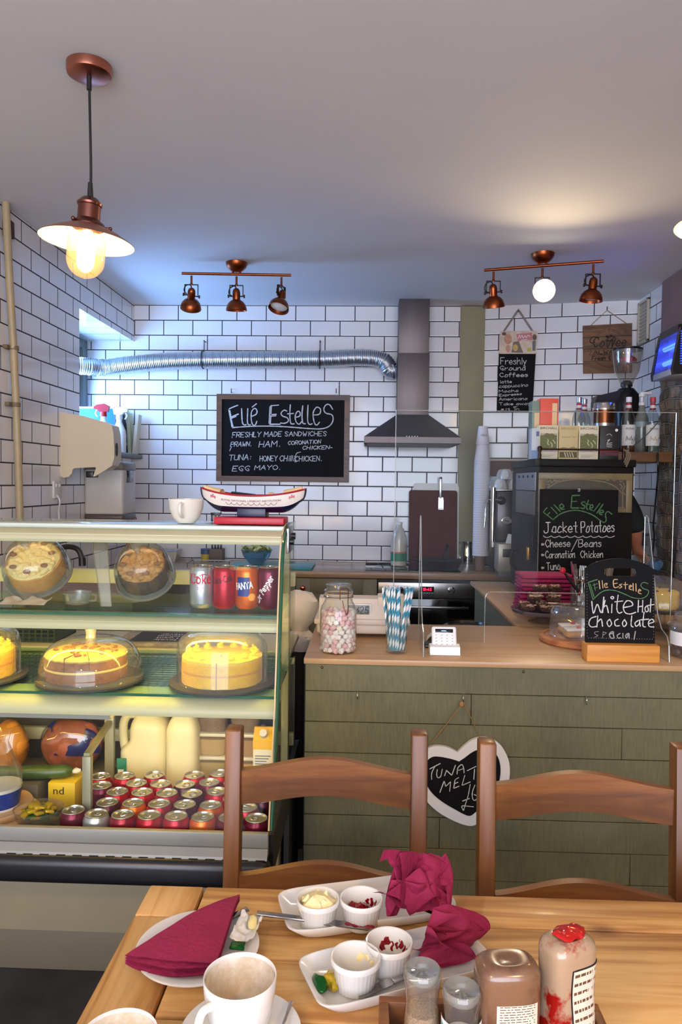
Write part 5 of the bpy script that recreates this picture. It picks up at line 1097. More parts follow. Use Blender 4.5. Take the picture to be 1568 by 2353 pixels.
def plank_paint():
 k = NT('brushed_sage_paint'); b = k.b
 tc = k.n('ShaderNodeTexCoord'); mp = k.n('ShaderNodeMapping'); mp.inputs['Scale'].default_value = (1, 1, .12); k.l(tc.outputs['Object'], mp.inputs[0])
 n1 = k.n('ShaderNodeTexNoise', Scale=150.0, Detail=3.0); k.l(mp.outputs[0], n1.inputs['Vector'])
 n2 = k.n('ShaderNodeTexNoise', Scale=5.0, Detail=4.0); k.l(tc.outputs['Object'], n2.inputs['Vector'])
 m = k.n('ShaderNodeMix'); m.data_type = 'FLOAT'; m.inputs[0].default_value = .5; k.l(n1.outputs[0], m.inputs[2]); k.l(n2.outputs[0], m.inputs[3])
 r = k.n('ShaderNodeValToRGB'); e = r.color_ramp.elements; e[0].position = .3; e[0].color = rgba((90, 88, 60)); e[1].position = .72; e[1].color = rgba((120, 116, 82)); k.l(m.outputs[0], r.inputs[0]); k.l(r.outputs[0], b.inputs['Base Color'])
 bp = k.n('ShaderNodeBump', Strength=.25, Distance=.002); k.l(n1.outputs[0], bp.inputs['Height']); k.l(bp.outputs[0], b.inputs['Normal']); b.inputs['Roughness'].default_value = .55; return k.m
sagep = plank_paint()
zt = CT - .0185; seams = [zt] + [WY(900, y, CF + .012).z for y in (1591.5, 1662, 1733, 1805, 1876, 1947, 2018, 2090)]
zz_ = seams[-1]
while zz_ > .1: zz_ -= .0935; seams.append(zz_)
seams[-1] = 0.0
joints = [[], [1082], [1430], [], [], [1014], [1457], [1380], [900], [1250], [1100]]
pk = MB()
for i in range(len(seams) - 1):
 xs = [cl_ + .004] + [WY(j, 1700, CF + .012).x for j in (joints[i] if i < len(joints) else [])] + [cr_]
 for a, b in zip(xs, xs[1:]): pk.box(a + .0007, b - .0007, CF + .012 + random.uniform(-.0012, .0012), CF + .034, seams[i + 1] + .0009, seams[i] - .0009, .0012, 1)
obj('front_planks', pk, sagep, co, world=True)
obj('end_trim', MB().box(cl_, cl_ + .012, CF + .03, CBK - .02, 0, CT - .019), blackmat, co, world=True)
def cup_hook(px, py, par=co):
 p = WY(px, py, CF + .011); k = MB(); k.tube(smooth_pts([(p.x, CF + .02, p.z + .012), (p.x, CF + .004, p.z + .012), (p.x, CF - .004, p.z + .004), (p.x, CF - .002, p.z - .009), (p.x, CF + .008, p.z - .006)], 4), .0016, 8); obj('hook', k, chrome, par, world=True); return p
hk = [cup_hook(822, 1597), cup_hook(1064, 1604), cup_hook(1346, 1609)]
for px in (740, 1206):
 p = WY(px, 1529, CF); obj('screw', MB().sphere((p.x, CF + .013, zt - .012), .0045, 12, 8), mat('brass_screw', (120, 96, 60), .4, .9), co, world=True)

# heart chalkboard
ha = WY(1075, 1890, CF - .008); hb = thing('heart_chalkboard', 'white heart-shaped chalkboard on jute string hanging on the counter front', 'chalkboard', tuple(ha))
def heart(px_pts): return [(WY(x, y, CF).x, WY(x, y, CF).z) for x, y in px_pts]
Z = 6.03; hp = lambda pts: [(940 + x / Z, 1580 + y / Z) for x, y in pts]
outer = hp([(672, 885), (760, 800), (850, 730), (950, 690), (1060, 685), (1170, 715), (1270, 790), (1340, 900), (1385, 1030), (1393, 1180), (1370, 1330), (1320, 1450), (1240, 1580), (1140, 1710), (1020, 1820), (930, 1880), (855, 1900), (760, 1885), (640, 1840), (500, 1770), (380, 1690), (270, 1590), (180, 1470), (120, 1330), (90, 1180), (100, 1040), (150, 920), (240, 840), (360, 800), (480, 805), (580, 835)])
inner = hp([(692, 1010), (780, 950), (860, 890), (950, 848), (1060, 835), (1150, 865), (1220, 935), (1255, 1040), (1262, 1160), (1240, 1290), (1195, 1400), (1110, 1520), (1010, 1630), (925, 1700), (845, 1755), (760, 1735), (640, 1670), (500, 1590), (390, 1510), (300, 1420), (235, 1310), (200, 1190), (205, 1080), (250, 1000), (330, 945), (430, 945), (540, 965), (620, 985)])
sm = lambda poly, corners: poly
ho, hi_ = heart(outer), heart(inner)
def smooth_heart(pp): q = smooth_pts([(u, v, 0) for u, v in pp] + [(pp[0][0], pp[0][1], 0)], 4); return [(p.x, p.y) for p in q[:-1]]
ho, hi_ = smooth_heart(ho), smooth_heart(hi_)
obj('frame', MB().prism(ho, .014, lambda u, v, w: (u, CF - .008 + w, v)), mat('heart_white', (226, 222, 214), .45), hb, world=True, smooth=50)
obj('board', MB().prism(hi_, .003, lambda u, v, w: (u, CF - .0105 + w, v)), slate, hb, world=True, smooth=0)
k = MB(); PL = ((0, CF - .0105, 0), Vector((0, -1, 0)))
strokes_px(k, PL, [[(290, 1125), (435, 1050)], [(365, 1085), (318, 1180), (316, 1270)], [(395, 1135), (385, 1200), (400, 1245), (440, 1230), (462, 1130)], [(495, 1220), (520, 1150)], [(520, 1145), (595, 1215)], [(595, 1215), (645, 1075)], [(668, 1195), (680, 1110), (735, 1065), (760, 1120), (765, 1180)], [(690, 1145), (745, 1125)],
   [(430, 1450), (490, 1290)], [(490, 1290), (510, 1370)], [(510, 1370), (580, 1300)], [(580, 1300), (565, 1435)], [(640, 1275), (620, 1395)], [(640, 1275), (690, 1245)], [(632, 1330), (680, 1310)], [(620, 1395), (695, 1365)], [(775, 1215), (735, 1355)], [(735, 1355), (850, 1305)], [(810, 1150), (930, 1090)], [(910, 1130), (900, 1270)],
   [(850, 1340), (820, 1500), (775, 1640), (755, 1700), (735, 1640), (800, 1640), (895, 1650)], [(745, 1570), (840, 1535)], [(915, 1350), (880, 1450), (885, 1540), (920, 1560), (950, 1510), (905, 1480)]], .0026, 940, 1580, Z)
obj('lettering', k, chalk, hb, world=True, smooth=0)
jute = mat('jute', (150, 112, 70), 0.9, bump=.3, scale=300); k = MB()
h_ = hk[1]; kn_ = Vector((h_.x, CF - .0135, h_.z - .006))
k.tube([WY(985, 1716, CF - .002), kn_], .0014, 6); k.tube([kn_, WY(1104, 1694, CF - .002)], .0014, 6); k.sphere(kn_ + Vector((-.006, 0, -.006)), .007, 10, 8, (1, .6, 1.3)); k.jitter(.0008, 200); obj('string', k, jute, hb, world=True)

# ------------------------------------------------------------------ on the counter
def on_ct(px, y): return WY(px, 1500, y).x
CB = CT + .0005
# marshmallow jar
jy = 2.325; jx = on_ct(777, jy)
cg = glass('jar_glass', (246, 250, 249), .045, .85, body=.045)
jar = thing('marshmallow_jar', 'clip-top glass jar of pink and white marshmallows on the counter', 'jar', (jx, jy, CB))
obj('glass', MB().lathe([(0.0, .002), (.046, 0), (.054, .006), (.058, .018), (.058, .128), (.054, .146), (.045, .160), (.042, .170), (.047, .174), (.047, .181), (.043, .184)], 48, cap=False), cg, jar)
obj('lid', MB().lathe([(.043, .186), (.046, .189), (.046, .196), (.041, .2), (.041, .213), (.038, .2155), (.030, .212), (.0, .211)], 44, cap=False), cg, jar)
obj('seal', MB().tube([(.0435 * math.cos(2 * PI * i / 36), .0435 * math.sin(2 * PI * i / 36), .185) for i in range(36)], .0018, 6, closed=True), mat('seal_ring', (206, 176, 140), .5), jar)
wire = mat('copper_wire', (120, 72, 50), .4, .9); k = MB(); ax = .5
def cp(a, r, z): return (r * math.sin(a), -r * math.cos(a), z)
k.tube(smooth_pts([cp(.12, .05, .172), cp(.12, .051, .2), cp(.16, .051, .206), cp(.62, .051, .206), cp(.66, .051, .2), cp(.66, .05, .168), cp(.60, .056, .146), cp(.52, .062, .13), cp(.44, .062, .13), cp(.34, .056, .15), cp(.28, .05, .17)], 3), .0014, 6)
k.tube([(.0465 * math.cos(2 * PI * i / 36), .0465 * math.sin(2 * PI * i / 36), .177) for i in range(36)], .0012, 6, closed=True); obj('wire_clip', k, wire, jar)
def mallow(r, h): return MB().lathe([(0, 0), (r * .8, 0), (r, r * .25), (r, h - r * .25), (r * .8, h), (0, h)], 12)
mm = mallow(.0083, .0165); mm.mv(0, 0, -.00825)
mp_ = tag(obj('marshmallow', mm, mat('marshmallow_pink', (232, 186, 182), .8, sub=.1)), 'small pink marshmallow in the clip-top jar', 'marshmallow', 'marshmallows in the jar')
mw_ = tag(obj('marshmallow', mm, mat('marshmallow_white', (242, 230, 218), .8, sub=.1)), 'small white marshmallow in the clip-top jar', 'marshmallow', 'marshmallows in the jar')
rnd = random.Random(4); first = {0: True, 1: True}
for lay in range(9):
 for ring, cnt in ((.0465, 15), (.0285, 9), (.011, 3)):
  for i in range(cnt):
   a = 2 * PI * (i + .5 * (lay % 2)) / cnt + rnd.uniform(-.06, .06); z = .0125 + lay * .0142 + rnd.uniform(-.0015, .0015)
   w = rnd.random() < .5; src = mw_ if w else mp_
   if first[int(w)]: o = src; first[int(w)] = False
   else: o = src.copy(); COL.objects.link(o)
   o.location = (jx + ring * math.cos(a), jy + ring * math.sin(a), CB + z); o.rotation_euler = (rnd.uniform(0, 3), rnd.uniform(0, 3), rnd.uniform(0, 3))
# straws
sy_ = 2.335; sx_ = on_ct(911, sy_)
sg = thing('straw_glass', 'clear tumbler full of blue and white paper straws on the counter', 'glass', (sx_, sy_, CB))
obj('tumbler', MB().lathe([(.0, .003), (.031, 0), (.033, .004), (.036, .115), (.0345, .115), (.031, .01), (.0, .009)], 36, cap=False), clear, sg)
blue = mat('straw_blue', (54, 140, 166), .7); swh = mat('straw_white', (234, 234, 232), .7)
def straw():
 k = MB(); n, m, Ln, r = 12, 64, .197, .0036
 for i in range(m + 1):
  for j in range(n): a = 2 * PI * j / n + 2 * PI * (Ln * i / m) / .040; k.v.append(Vector((r * math.cos(a), r * math.sin(a), Ln * i / m)))
 for i in range(m):
  for j in range(n): k.f.append((i * n + j, i * n + (j + 1) % n, (i + 1) * n + (j + 1) % n, (i + 1) * n + j)); k.mi.append((j // 6) % 2)
 return k
st0 = tag(obj('paper_straw', straw(), [swh, blue]), 'blue and white striped paper straw standing in the tumbler', 'straw', 'paper straws in the tumbler')
for i in range(30):
 ring = [0.006, .015, .0235][0 if i < 3 else 1 if i < 12 else 2]; a = i * 2.39996 + .3
 o = st0 if i == 0 else st0.copy()
 if i: COL.objects.link(o)
 o.location = (sx_ + ring * math.cos(a), sy_ + ring * math.sin(a), CB + .010); tl = rnd.uniform(.05, .15) if i > 2 else .02; b = a + rnd.uniform(-.9, .9)
 v = Vector((math.cos(b) * tl, math.sin(b) * tl * .8, 1)); o.rotation_euler = v.to_track_quat('Z', 'Y').to_euler()
# till
tY = 2.53; t0, t1 = WY(722, 1450, tY).x, WY(943, 1450, tY).x; tl = thing('cash_register', 'cream cash register behind the marshmallow jar and straws', 'cash register', ((t0 + t1) / 2, tY + .14, CB))
tcream = mat('till_cream', (224, 210, 192), .45)
k = MB(); k.box(t0 + .008, t1 - .008, tY + .01, 2.79, CT + .012, CT + .048, .010, 3); obj('drawer', k, tcream, tl, world=True)
obj('collar', MB().box(t0, t1, tY, 2.795, CT + .046, CT + .066, .005), tcream, tl, world=True)
for x in (t0 + .03, t1 - .03):
 for y in (tY + .03, 2.77): obj('foot', MB().cyl((x, y, CT), (x, y, CT + .018), .012, n=14), blackpl, tl, world=True)
tz = WY(830, 1374, tY + .05).z; ux0, ux1 = WY(735, 1374, tY + .05).x, WY(928, 1374, tY + .05).x
k = MB(); k.prism([(tY + .01, CT + .065), (tY + .03, tz), (tY + .09, tz + .004), (2.78, CT + .09), (2.785, CT + .065)], ux1 - ux0, lambda u, v, w: (ux0 + w, u, v)); obj('housing', k, tcream, tl, world=True, smooth=25)
p = WY(832, 1401, tY + .02); fl = WP(832, 1401, (0, tY + .0205, CT + .128), Vector((0, -.94, .34)))
dsp = obj('display', MB().box(p.x - .048, p.x + .026, tY + .013, tY + .028, p.z - .016, p.z + .016, .002), mat('lcd_grey', (128, 136, 132), .3), tl, world=True)
obj('display_surround', MB().box(p.x - .056, p.x + .034, tY + .016, tY + .03, p.z - .022, p.z + .021, .002), whitepl, tl, world=True)
k = MB(); st_, tw_ = text_strokes('625', .05, .3)
for s in st_: ribbon(k, [(p.x - .02 + a / tw_ * .042, tY + .0126, p.z - .011 + b * .022) for a, b in s], .0026, (0, -1, 0))
obj('digits', k, mat('lcd_dark', (44, 50, 48), .5), dsp, world=True, smooth=0)
pr = MB().box(WY(868, 1374, tY + .05).x, ux1 + .004, tY + .022, tY + .12, CT + .065, tz + .009, .006); obj('printer', pr, tcream, tl, world=True)
k = MB(); q = [WY(886, 1356, tY + .06), WY(927, 1366, tY + .06)]; zt_ = tz + .008
k.add([(q[0].x - .003, tY + .05, zt_), (q[1].x, tY + .05, zt_), (q[1].x, tY + .045, q[1].z), (q[0].x, tY + .045, q[0].z)], [(0, 1, 2, 3)]); obj('receipt', k, paper, tl, world=True, smooth=0)
k = MB()
for i in range(14):
 for j in range(4): pass
# card reader
cy = 2.285; cx0, cx1 = WY(990, 1500, cy).x, WY(1060, 1500, cy).x; cr = thing('card_reader', 'white card reader standing in its dock on the counter', 'card reader', ((cx0 + cx1) / 2, cy + .03, CB))
w_ = cx1 - cx0; k = MB(); k.prism([(-.012, 0), (.05, 0), (.05, .018), (.02, .03), (-.006, .024)], w_, lambda u, v, w: (-w_ / 2 + w, u, v)); obj('dock', k, mat('reader_white', (238, 236, 232), .3), cr, smooth=30)
tilt = Matrix.Translation((0, .004, .012)) @ Matrix.Rotation(-.42, 4, 'X')
k = MB().box(-w_ * .42, w_ * .42, 0, .016, 0, .077, .007, 3); k.xf(tilt); bd = obj('terminal', k, mat('reader_white', (238, 236, 232), .3), cr)
k = MB().box(-w_ * .30, w_ * .30, -.0006, .002, .056, .068, .0008); k.xf(tilt); scn = obj('screen', k, mat('reader_screen', (20, 24, 34), .15), bd)
k = MB().box(-.009, .006, -.001, .0, .0605, .063); k.xf(tilt); obj('screen_text', k, emis('screen_blue', (150, 190, 255), 1.5), scn)
for r_ in range(4):
 for c_ in range(4):
  k = MB().box(-w_ * .27 + c_ * w_ * .18 - .002, -w_ * .27 + c_ * w_ * .18 + .002, -.0005, .001, .018 + r_ * .0095, .020 + r_ * .0095); k.xf(tilt); obj('key', k, mat('key_grey', (150, 150, 150), .5), bd)
# slips of paper, pen
k = MB().grid(lambda u, v: (WZ(972 + 26 * u, 1452, CT).x + .01 * v, 2.50 + .09 * v + .01 * u, CB + .018 * math.sin(PI * u) * (1 - .3 * v) + .001), 10, 6); tag(obj('receipt_slip', k, paper, world=True), 'curled white receipt slip lying behind the card reader', 'paper')
k = MB().box(WY(975, 1460, 2.44).x, WY(1003, 1460, 2.44).x, 2.40, 2.47, CB, CB + .009, .003); tag(obj('card_wallet', k, blackpl, world=True), 'flat black wallet behind the card reader', 'wallet')
# acrylic sneeze screen
SY = 2.50; sxl, sxr = WY(907, 1200, SY).x, WY(1548, 1200, SY).x; sz1 = WY(1100, 944, SY).z; hx0 = WY(1115, 1400, SY).x; hx1 = .918; hz = WY(1180, 1361, SY).z
ss = thing('sneeze_screen', 'clear acrylic screen on two tapering supports across the counter', 'screen', ((sxl + sxr) / 2, SY, CB))
outl = [(sxl, CB), (hx0, CB), (hx0, hz - .02), (hx0 + .006, hz - .006), (hx0 + .02, hz), (hx1 - .02, hz), (hx1, hz - .02), (hx1, CB), (sxr, CB), (sxr, sz1), (sxl, sz1)]
obj('sheet', MB().prism(outl, .004, lambda u, v, w: (u, SY + w, v)), acrylic, ss, world=True, smooth=0)
k = MB(); pts = [(u, SY + .002, v) for u, v in outl]
for a, b in zip(pts, pts[1:] + pts[:1]):
 if abs(a[2] - CB) + abs(b[2] - CB) > 1e-4: k.cyl(a, b, .0013, n=6)
obj('sheet_edge', k, edgeac, ss, world=True)
for px, xx in ((963, None), (1478, None)):
 X_ = WY(px, 1300, SY).x; zt_ = WY(px, 1187, SY).z
 prof = [(SY - .001, CB), (SY - .001, zt_), (SY - .012, zt_ + .004), (SY - .03, zt_ - .004), (SY - .05, zt_ - .06), (SY - .13, CB + .13), (SY - .165, CB + .09), (SY - .21, CB + .075), (SY - .225, CB + .05), (SY - .23, CB)]
 s_ = obj('support', MB().prism(prof, .005, lambda u, v, w: (X_ + w, u, v)), acrylic, ss, world=True, smooth=0)
 k = MB(); q = [(X_ + .0025, u, v) for u, v in prof]
 for a, b in zip(q, q[1:]): k.cyl(a, b, .0016, n=6)
 obj('support_edge', k, edgeac, s_, world=True)

# dome with scones on a round board
by_ = 2.55; bxx = WY(1343, 1480, by_).x; BR = .150
rb_ = thing('round_board', 'round grooved wooden board under the glass dome of scones', 'board', (bxx, by_, CB))
obj('disc', MB().lathe([(0, 0), (BR * .97, 0), (BR, .004), (BR, .017), (BR * .975, .020), (BR * .90, .020), (BR * .885, .017), (BR * .86, .017), (BR * .845, .020), (0, .020)], 64), wood('board_beech', [(190, 126, 78), (172, 106, 62), (150, 88, 50)], 'X', 1.4, .5, 5), rb_)
DZ = CB + .0205; dr = WY(1400, 1430, by_).x - bxx; dr = .116
dm = thing('glass_dome', 'clear glass dome with a ball knob covering the scones', 'dome', (bxx, by_, DZ))
dtop = WY(1330, 1392, by_).z - DZ
obj('shell', MB().lathe([(dr, 0), (dr + .002, .003), (dr, .006), (dr, dtop - .03), (dr * .97, dtop - .014), (dr * .88, dtop - .003), (dr * .6, dtop + .004), (.012, dtop + .006)], 56, cap=False), cg, dm)
obj('knob', MB().lathe([(.012, dtop + .005), (.009, dtop + .012), (.018, dtop + .022), (.020, dtop + .032), (.014, dtop + .042), (0, dtop + .044)], 24, cap=False), glass('knob_glass', (240, 244, 244), .12, .9, .02, body=.22, bodycol=(236, 232, 222)), dm)
sc0 = MB(); sc0.box(-.035, .035, -.025, .025, 0, .026, .012, 3); sc0.jitter(.004, 50); sc0.v = [Vector((v.x, v.y, max(v.z, 0))) for v in sc0.v]; ic = MB(); ic.box(-.034, .034, -.024, .024, .024, .033, .007, 3); ic.jitter(.004, 50)
s0 = thing('iced_bun', 'iced bun with red cherry under the glass dome, frontmost', 'bun', (bxx - .043, by_ - .036, DZ), .05, 'iced buns under the dome')
obj('sponge', sc0, mat('bun_gold', (196, 140, 78), .8, var=.2, scale=60), s0); obj('icing', ic, mat('icing_white', (236, 228, 218), .5), s0); obj('cherry', MB().sphere((.012, -.004, .036), .0085, 14, 10, (1, 1, .8)), mat('cherry', (180, 24, 34), .3), s0)
for (x, y, a, lb) in ((.043, -.036, -.05, 'iced bun with red cherry under the glass dome, partly behind the hot chocolate board'), (-.042, .038, .05, 'iced bun with red cherry at the middle back of the glass dome'), (.044, .038, -.04, 'iced bun with red cherry at the far back of the dome')): dup(s0, (bxx + x, by_ + y, DZ), a, lb)

# hot chocolate board in its wooden foot
hy = 2.285; hl, hr = WY(1345, 1500, hy).x, WY(1509, 1500, hy).x; hc_ = thing('chocolate_special_board', 'black arched chalkboard in a wooden foot advertising white hot chocolate', 'chalkboard', ((hl + hr) / 2, hy, CB))
fz1 = WY(1425, 1483, hy - .028).z; obj('foot', MB().box(hl - .002, hr, hy - .028, hy + .032, CB, fz1, .002), wood('pine_foot', [(222, 156, 72), (206, 136, 56), (184, 116, 44)], 'X', 1.4, .5, 4), hc_, world=True)
hzt = WY(1345, 1298, hy + .02).z; arch = WY(1420, 1287, hy + .02).z + .004; wd = hr - hl - .006
nrm = Vector((0, -1, .10)).normalized()
lean = lambda u, v, w: (hl + .003 + u, hy + (v - CB) * .10 + w, v)
top = [(wd * (1 - i / 14), hzt - .012 + (arch - hzt + .012) * math.sin(PI * i / 14) ** .7) for i in range(15)]
q0 = Vector(lean(0, CB, 0)); plane = (q0, nrm)
hcx, hcz = None, None
hole_c = WP(1427, 1315, *plane); hu, hv = hole_c.x - hl - .003, hole_c.z
hw_, hh_ = .051, .0125
hole = [(hu + (hw_ - hh_) * (1 if math.cos(a) > 0 else -1) + hh_ * math.cos(a), hv + hh_ * math.sin(a)) for a in [2 * PI * i / 24 for i in range(24)]]
bm = bmesh.new(); th = .008
def ring(poly, w): return [bm.verts.new(lean(u, v, w)) for u, v in poly]
outline = [(0, CB + .03), (wd, CB + .03)] + top
for w in (0, th):
 ro, rh = ring(outline, w), ring(hole, w)
 es = [bm.edges.new((r[i], r[(i + 1) % len(r)])) for r in (ro, rh) for i in range(len(r))]
 bmesh.ops.triangle_fill(bm, use_beauty=True, use_dissolve=False, edges=es)
 if w == 0: keep = (ro, rh)
 else:
  for a, b in zip(keep, (ro, rh)):
   for i in range(len(a)): j = (i + 1) % len(a); bm.faces.new((a[i], a[j], b[j], b[i]))
obj('board', MB().frombm(bm), slate, hc_, world=True, smooth=0)
Z = 3.35; k = MB()
W6 = lambda pts: pts
strokes_px(k, plane, [[(872, 408), (885, 500), (915, 430), (945, 495), (975, 400)], [(965, 375), (955, 495)], [(958, 460), (985, 440), (1000, 495)], [(1028, 430), (1025, 495)], [(1018, 378), (1030, 370), (1042, 380), (1030, 390), (1018, 378)], [(1075, 360), (1065, 460), (1080, 498), (1105, 490)], [(1050, 412), (1110, 405)], [(1120, 455), (1185, 440), (1175, 410), (1140, 405), (1115, 450), (1130, 495), (1170, 505), (1210, 492)],
   [(1232, 400), (1228, 490)], [(1228, 450), (1262, 445)], [(1265, 400), (1262, 490)], [(1300, 440), (1282, 460), (1290, 488), (1308, 478), (1300, 440)], [(1328, 390), (1322, 490)], [(1305, 440), (1350, 432)],
   [(905, 525), (865, 540), (850, 580), (870, 605), (910, 600)], [(918, 520), (912, 605)], [(915, 570), (945, 545), (955, 600)], [(1010, 545), (990, 570), (1005, 602), (1025, 580), (1010, 545)], [(1075, 545), (1050, 560), (1055, 595), (1085, 595)], [(1125, 548), (1108, 575), (1120, 602), (1140, 580), (1125, 548)], [(1180, 520), (1175, 590), (1190, 605)], [(1230, 555), (1205, 575), (1215, 600), (1238, 580), (1240, 550), (1245, 600)], [(1275, 490), (1265, 590), (1285, 605)], [(1250, 550), (1310, 545)], [(1310, 580), (1350, 565), (1335, 545), (1310, 565), (1315, 600), (1350, 605)]], .0034, 1100, 1260, Z)
obj('lettering', k, chalk, hc_, world=True, smooth=0)
k = MB(); strokes_px(k, plane, [[(1035, 650), (1045, 690)], [(1010, 660), (1040, 650), (1030, 640), (1008, 660), (1020, 690), (1045, 690)], [(1090, 655), (1068, 670), (1075, 690), (1095, 688)], [(1112, 655), (1112, 690)], [(1150, 655), (1132, 672), (1142, 690), (1158, 655), (1160, 690)], [(1208, 640), (1198, 700)]], .0036, 1100, 1260, Z)
strokes_px(k, plane, [[(925, 640), (895, 645), (900, 662), (920, 670), (895, 685)], [(960, 640), (955, 690)], [(960, 645), (985, 650), (960, 668)]], .0016, 1100, 1260, Z)
obj('faint_lettering', k, mat('faint_chalk', (150, 148, 146), .95), hc_, world=True, smooth=0)
k = MB(); strokes_px(k, plane, [[(915, 240), (845, 262)], [(845, 262), (882, 395)], [(882, 395), (935, 345), (985, 322), (1050, 325), (1120, 350), (1190, 380), (1260, 385), (1300, 360), (1308, 325), (1270, 310), (1250, 285), (1270, 262), (1305, 272)], [(860, 275), (890, 375)]], .0026, 1100, 1260, Z)
strokes_px(k, plane, [[(890, 270), (900, 325)], [(880, 285), (915, 272)], [(890, 308), (915, 300)]], .002, 1100, 1260, Z); obj('scroll', k, chalkgreen, hc_, world=True, smooth=0)
k = MB(); strokes_px(k, plane, [[(928, 250), (935, 312)], [(952, 248), (958, 305)], [(985, 285), (990, 270), (972, 275), (975, 300), (995, 298)], [(1070, 240), (1040, 245), (1045, 300), (1080, 295)], [(1042, 272), (1068, 268)], [(1105, 275), (1085, 282), (1105, 296), (1085, 306)], [(1130, 262), (1132, 312)], [(1118, 280), (1148, 278)], [(1165, 300), (1180, 290), (1165, 285), (1160, 310), (1180, 318)], [(1190, 270), (1192, 325)], [(1212, 272), (1214, 330)], [(1235, 330), (1250, 325), (1238, 315), (1230, 340), (1252, 350)]], .003, 1100, 1260, Z)
obj('heading', k, mat('buff_chalk', (196, 160, 110), .95), hc_, world=True, smooth=0)
k = MB()
for i in range(26): u = wd * (.04 + .92 * i / 25); p = Vector(lean(u, fz1 + .014, -.0006)); k.add([p + Vector((.0012 * math.cos(a), 0, .0012 * math.sin(a))) for a in [j * PI / 3 for j in range(6)]], [tuple(range(6))])
for i in range(22): 
 for u in (.004, wd - .004): p = Vector(lean(u, fz1 + .02 + i * (hzt - fz1 - .05) / 21, -.0006)); k.add([p + Vector((.001 * math.cos(a), 0, .001 * math.sin(a))) for a in [j * PI / 3 for j in range(6)]], [tuple(range(6))])
obj('dotted_border', k, mat('faint_chalk', (150, 148, 146), .95), hc_, world=True, smooth=0)

# storage jar at the right edge
ry = 2.36; rx = WY(1592, 1500, ry).x; rj = thing('storage_jar', 'clip-top glass jar with a white label at the right end of the counter', 'jar', (rx, ry, CB))
obj('glass', MB().lathe([(0, .002), (.06, 0), (.068, .006), (.07, .02), (.07, .085), (.064, .1), (.055, .11), (.058, .114), (.058, .122), (.053, .125)], 44, cap=False), cg, rj)
obj('lid', MB().lathe([(.053, .126), (.057, .129), (.055, .137), (.05, .14), (.05, .146), (0, .144)], 40, cap=False), cg, rj)
k = MB().grid(lambda u, v: (.0706 * math.sin((u - .5) * 2.2 - .5), -.0706 * math.cos((u - .5) * 2.2 - .5), .04 + .042 * v), 16, 2); obj('label', k, paper, rj)
k = MB().tube(smooth_pts([(-.058, -.01, .118), (-.08, -.02, .114), (-.088, -.02, .106), (-.072, -.01, .10)], 4), .0018, 6); obj('clip', k, steel, rj)
nut = MB().sphere((0, 0, 0), .013, 12, 8, (1.2, 1, .8)); n0 = tag(obj('chocolate_drop', nut, mat('choc_drop', (84, 52, 38), .5)), 'brown chocolate drop in the storage jar at the right end', 'sweet', 'sweets in the storage jar')
for i in range(34):
 o = n0 if i == 0 else n0.copy()
 if i: COL.objects.link(o)
 l_ = i // 12; a = i * .56; rr_ = .052 if i % 12 < 9 else .024; o.location = (rx + rr_ * math.cos(a * 1.2), ry + rr_ * math.sin(a * 1.2), CB + .014 + l_ * .019); o.rotation_euler = (i, i * 2, i * 3)

# ------------------------------------------------------------------ side counter
# brownies on a glass stand
ky = 2.90; kx = WY(1248, 1400, ky).x; kz = WY(1248, 1403, ky).z
bs = thing('cake_stand', 'pressed glass cake stand piled with drizzled brownies', 'cake stand', (kx, ky, CB))
ph = kz - CB; obj('pedestal', MB().lathe([(.052, 0), (.055, .003), (.03, .012), (.014, .022), (.013, ph - .02), (.03, ph - .006)], 36, cap=False), glass('stand_glass', (236, 236, 240), .12, .7), bs)
obj('plate', MB().lathe([(.0, ph - .006), (.115, ph - .005), (.125, ph + .008), (.122, ph + .009), (.112, ph), (0, ph - .001)], 56), glass('plate_glass', (214, 214, 222), .14, .6, body=.25, bodycol=(150, 150, 160)), bs)
brm = mat('brownie', (58, 32, 22), .75, var=.5, scale=70, bump=.5, bscale=120); drz = mat('caramel_drizzle', (206, 170, 138), .5); nutm = mat('nut_cluster', (92, 54, 34), .7, var=.4, scale=90)
def brownie(name, label, loc, rz, seed, big=1.0, drizzle=True):
 t = thing(name, label, 'cake', loc, rz, 'brownies on the glass stand'); r2 = random.Random(seed)
 BS = Matrix.Diagonal((.60, .60, .66, 1))
 k = MB().box(-.043 * big, .043 * big, -.029 * big, .029 * big, 0, .028 * big, .009, 4); k.jitter(.013, 42, 0, seed); k.jitter(.004, 130, 0, seed); k.v = [Vector((v.x, v.y, max(v.z, 0))) for v in k.v]; k.xf(BS); obj('crumb', k, brm, t)
 k = MB()
 for i in range(30): k.sphere((r2.uniform(-.038, .038) * big, r2.uniform(-.027, .027) * big, r2.uniform(.022, .031) * big), r2.uniform(.006, .011), 9, 7, (1.2, 1, .75))
 k.jitter(.006, 80, 0, seed); k.xf(BS); obj('topping', k, nutm, t)
 if drizzle:
  k = MB()
  for i in range(22):
   x0, y0 = r2.uniform(-.042, .034) * big, r2.uniform(-.032, .022) * big; a_ = r2.uniform(-.5, .9); ln_ = r2.uniform(.010, .022); z0 = .036 * big - .4 * max(0, -y0 - .022)
   k.tube(smooth_pts([(x0, y0, z0 - .004), (x0 + ln_ * .4 * math.cos(a_), y0 + ln_ * .4 * math.sin(a_), z0 + .002), (x0 + ln_ * math.cos(a_), y0 + ln_ * math.sin(a_), z0 - .001)], 3), r2.uniform(.0012, .0022), 5)
  k.jitter(.003, 120); k.xf(BS); obj('drizzle', k, drz, t)
bz = kz + .004
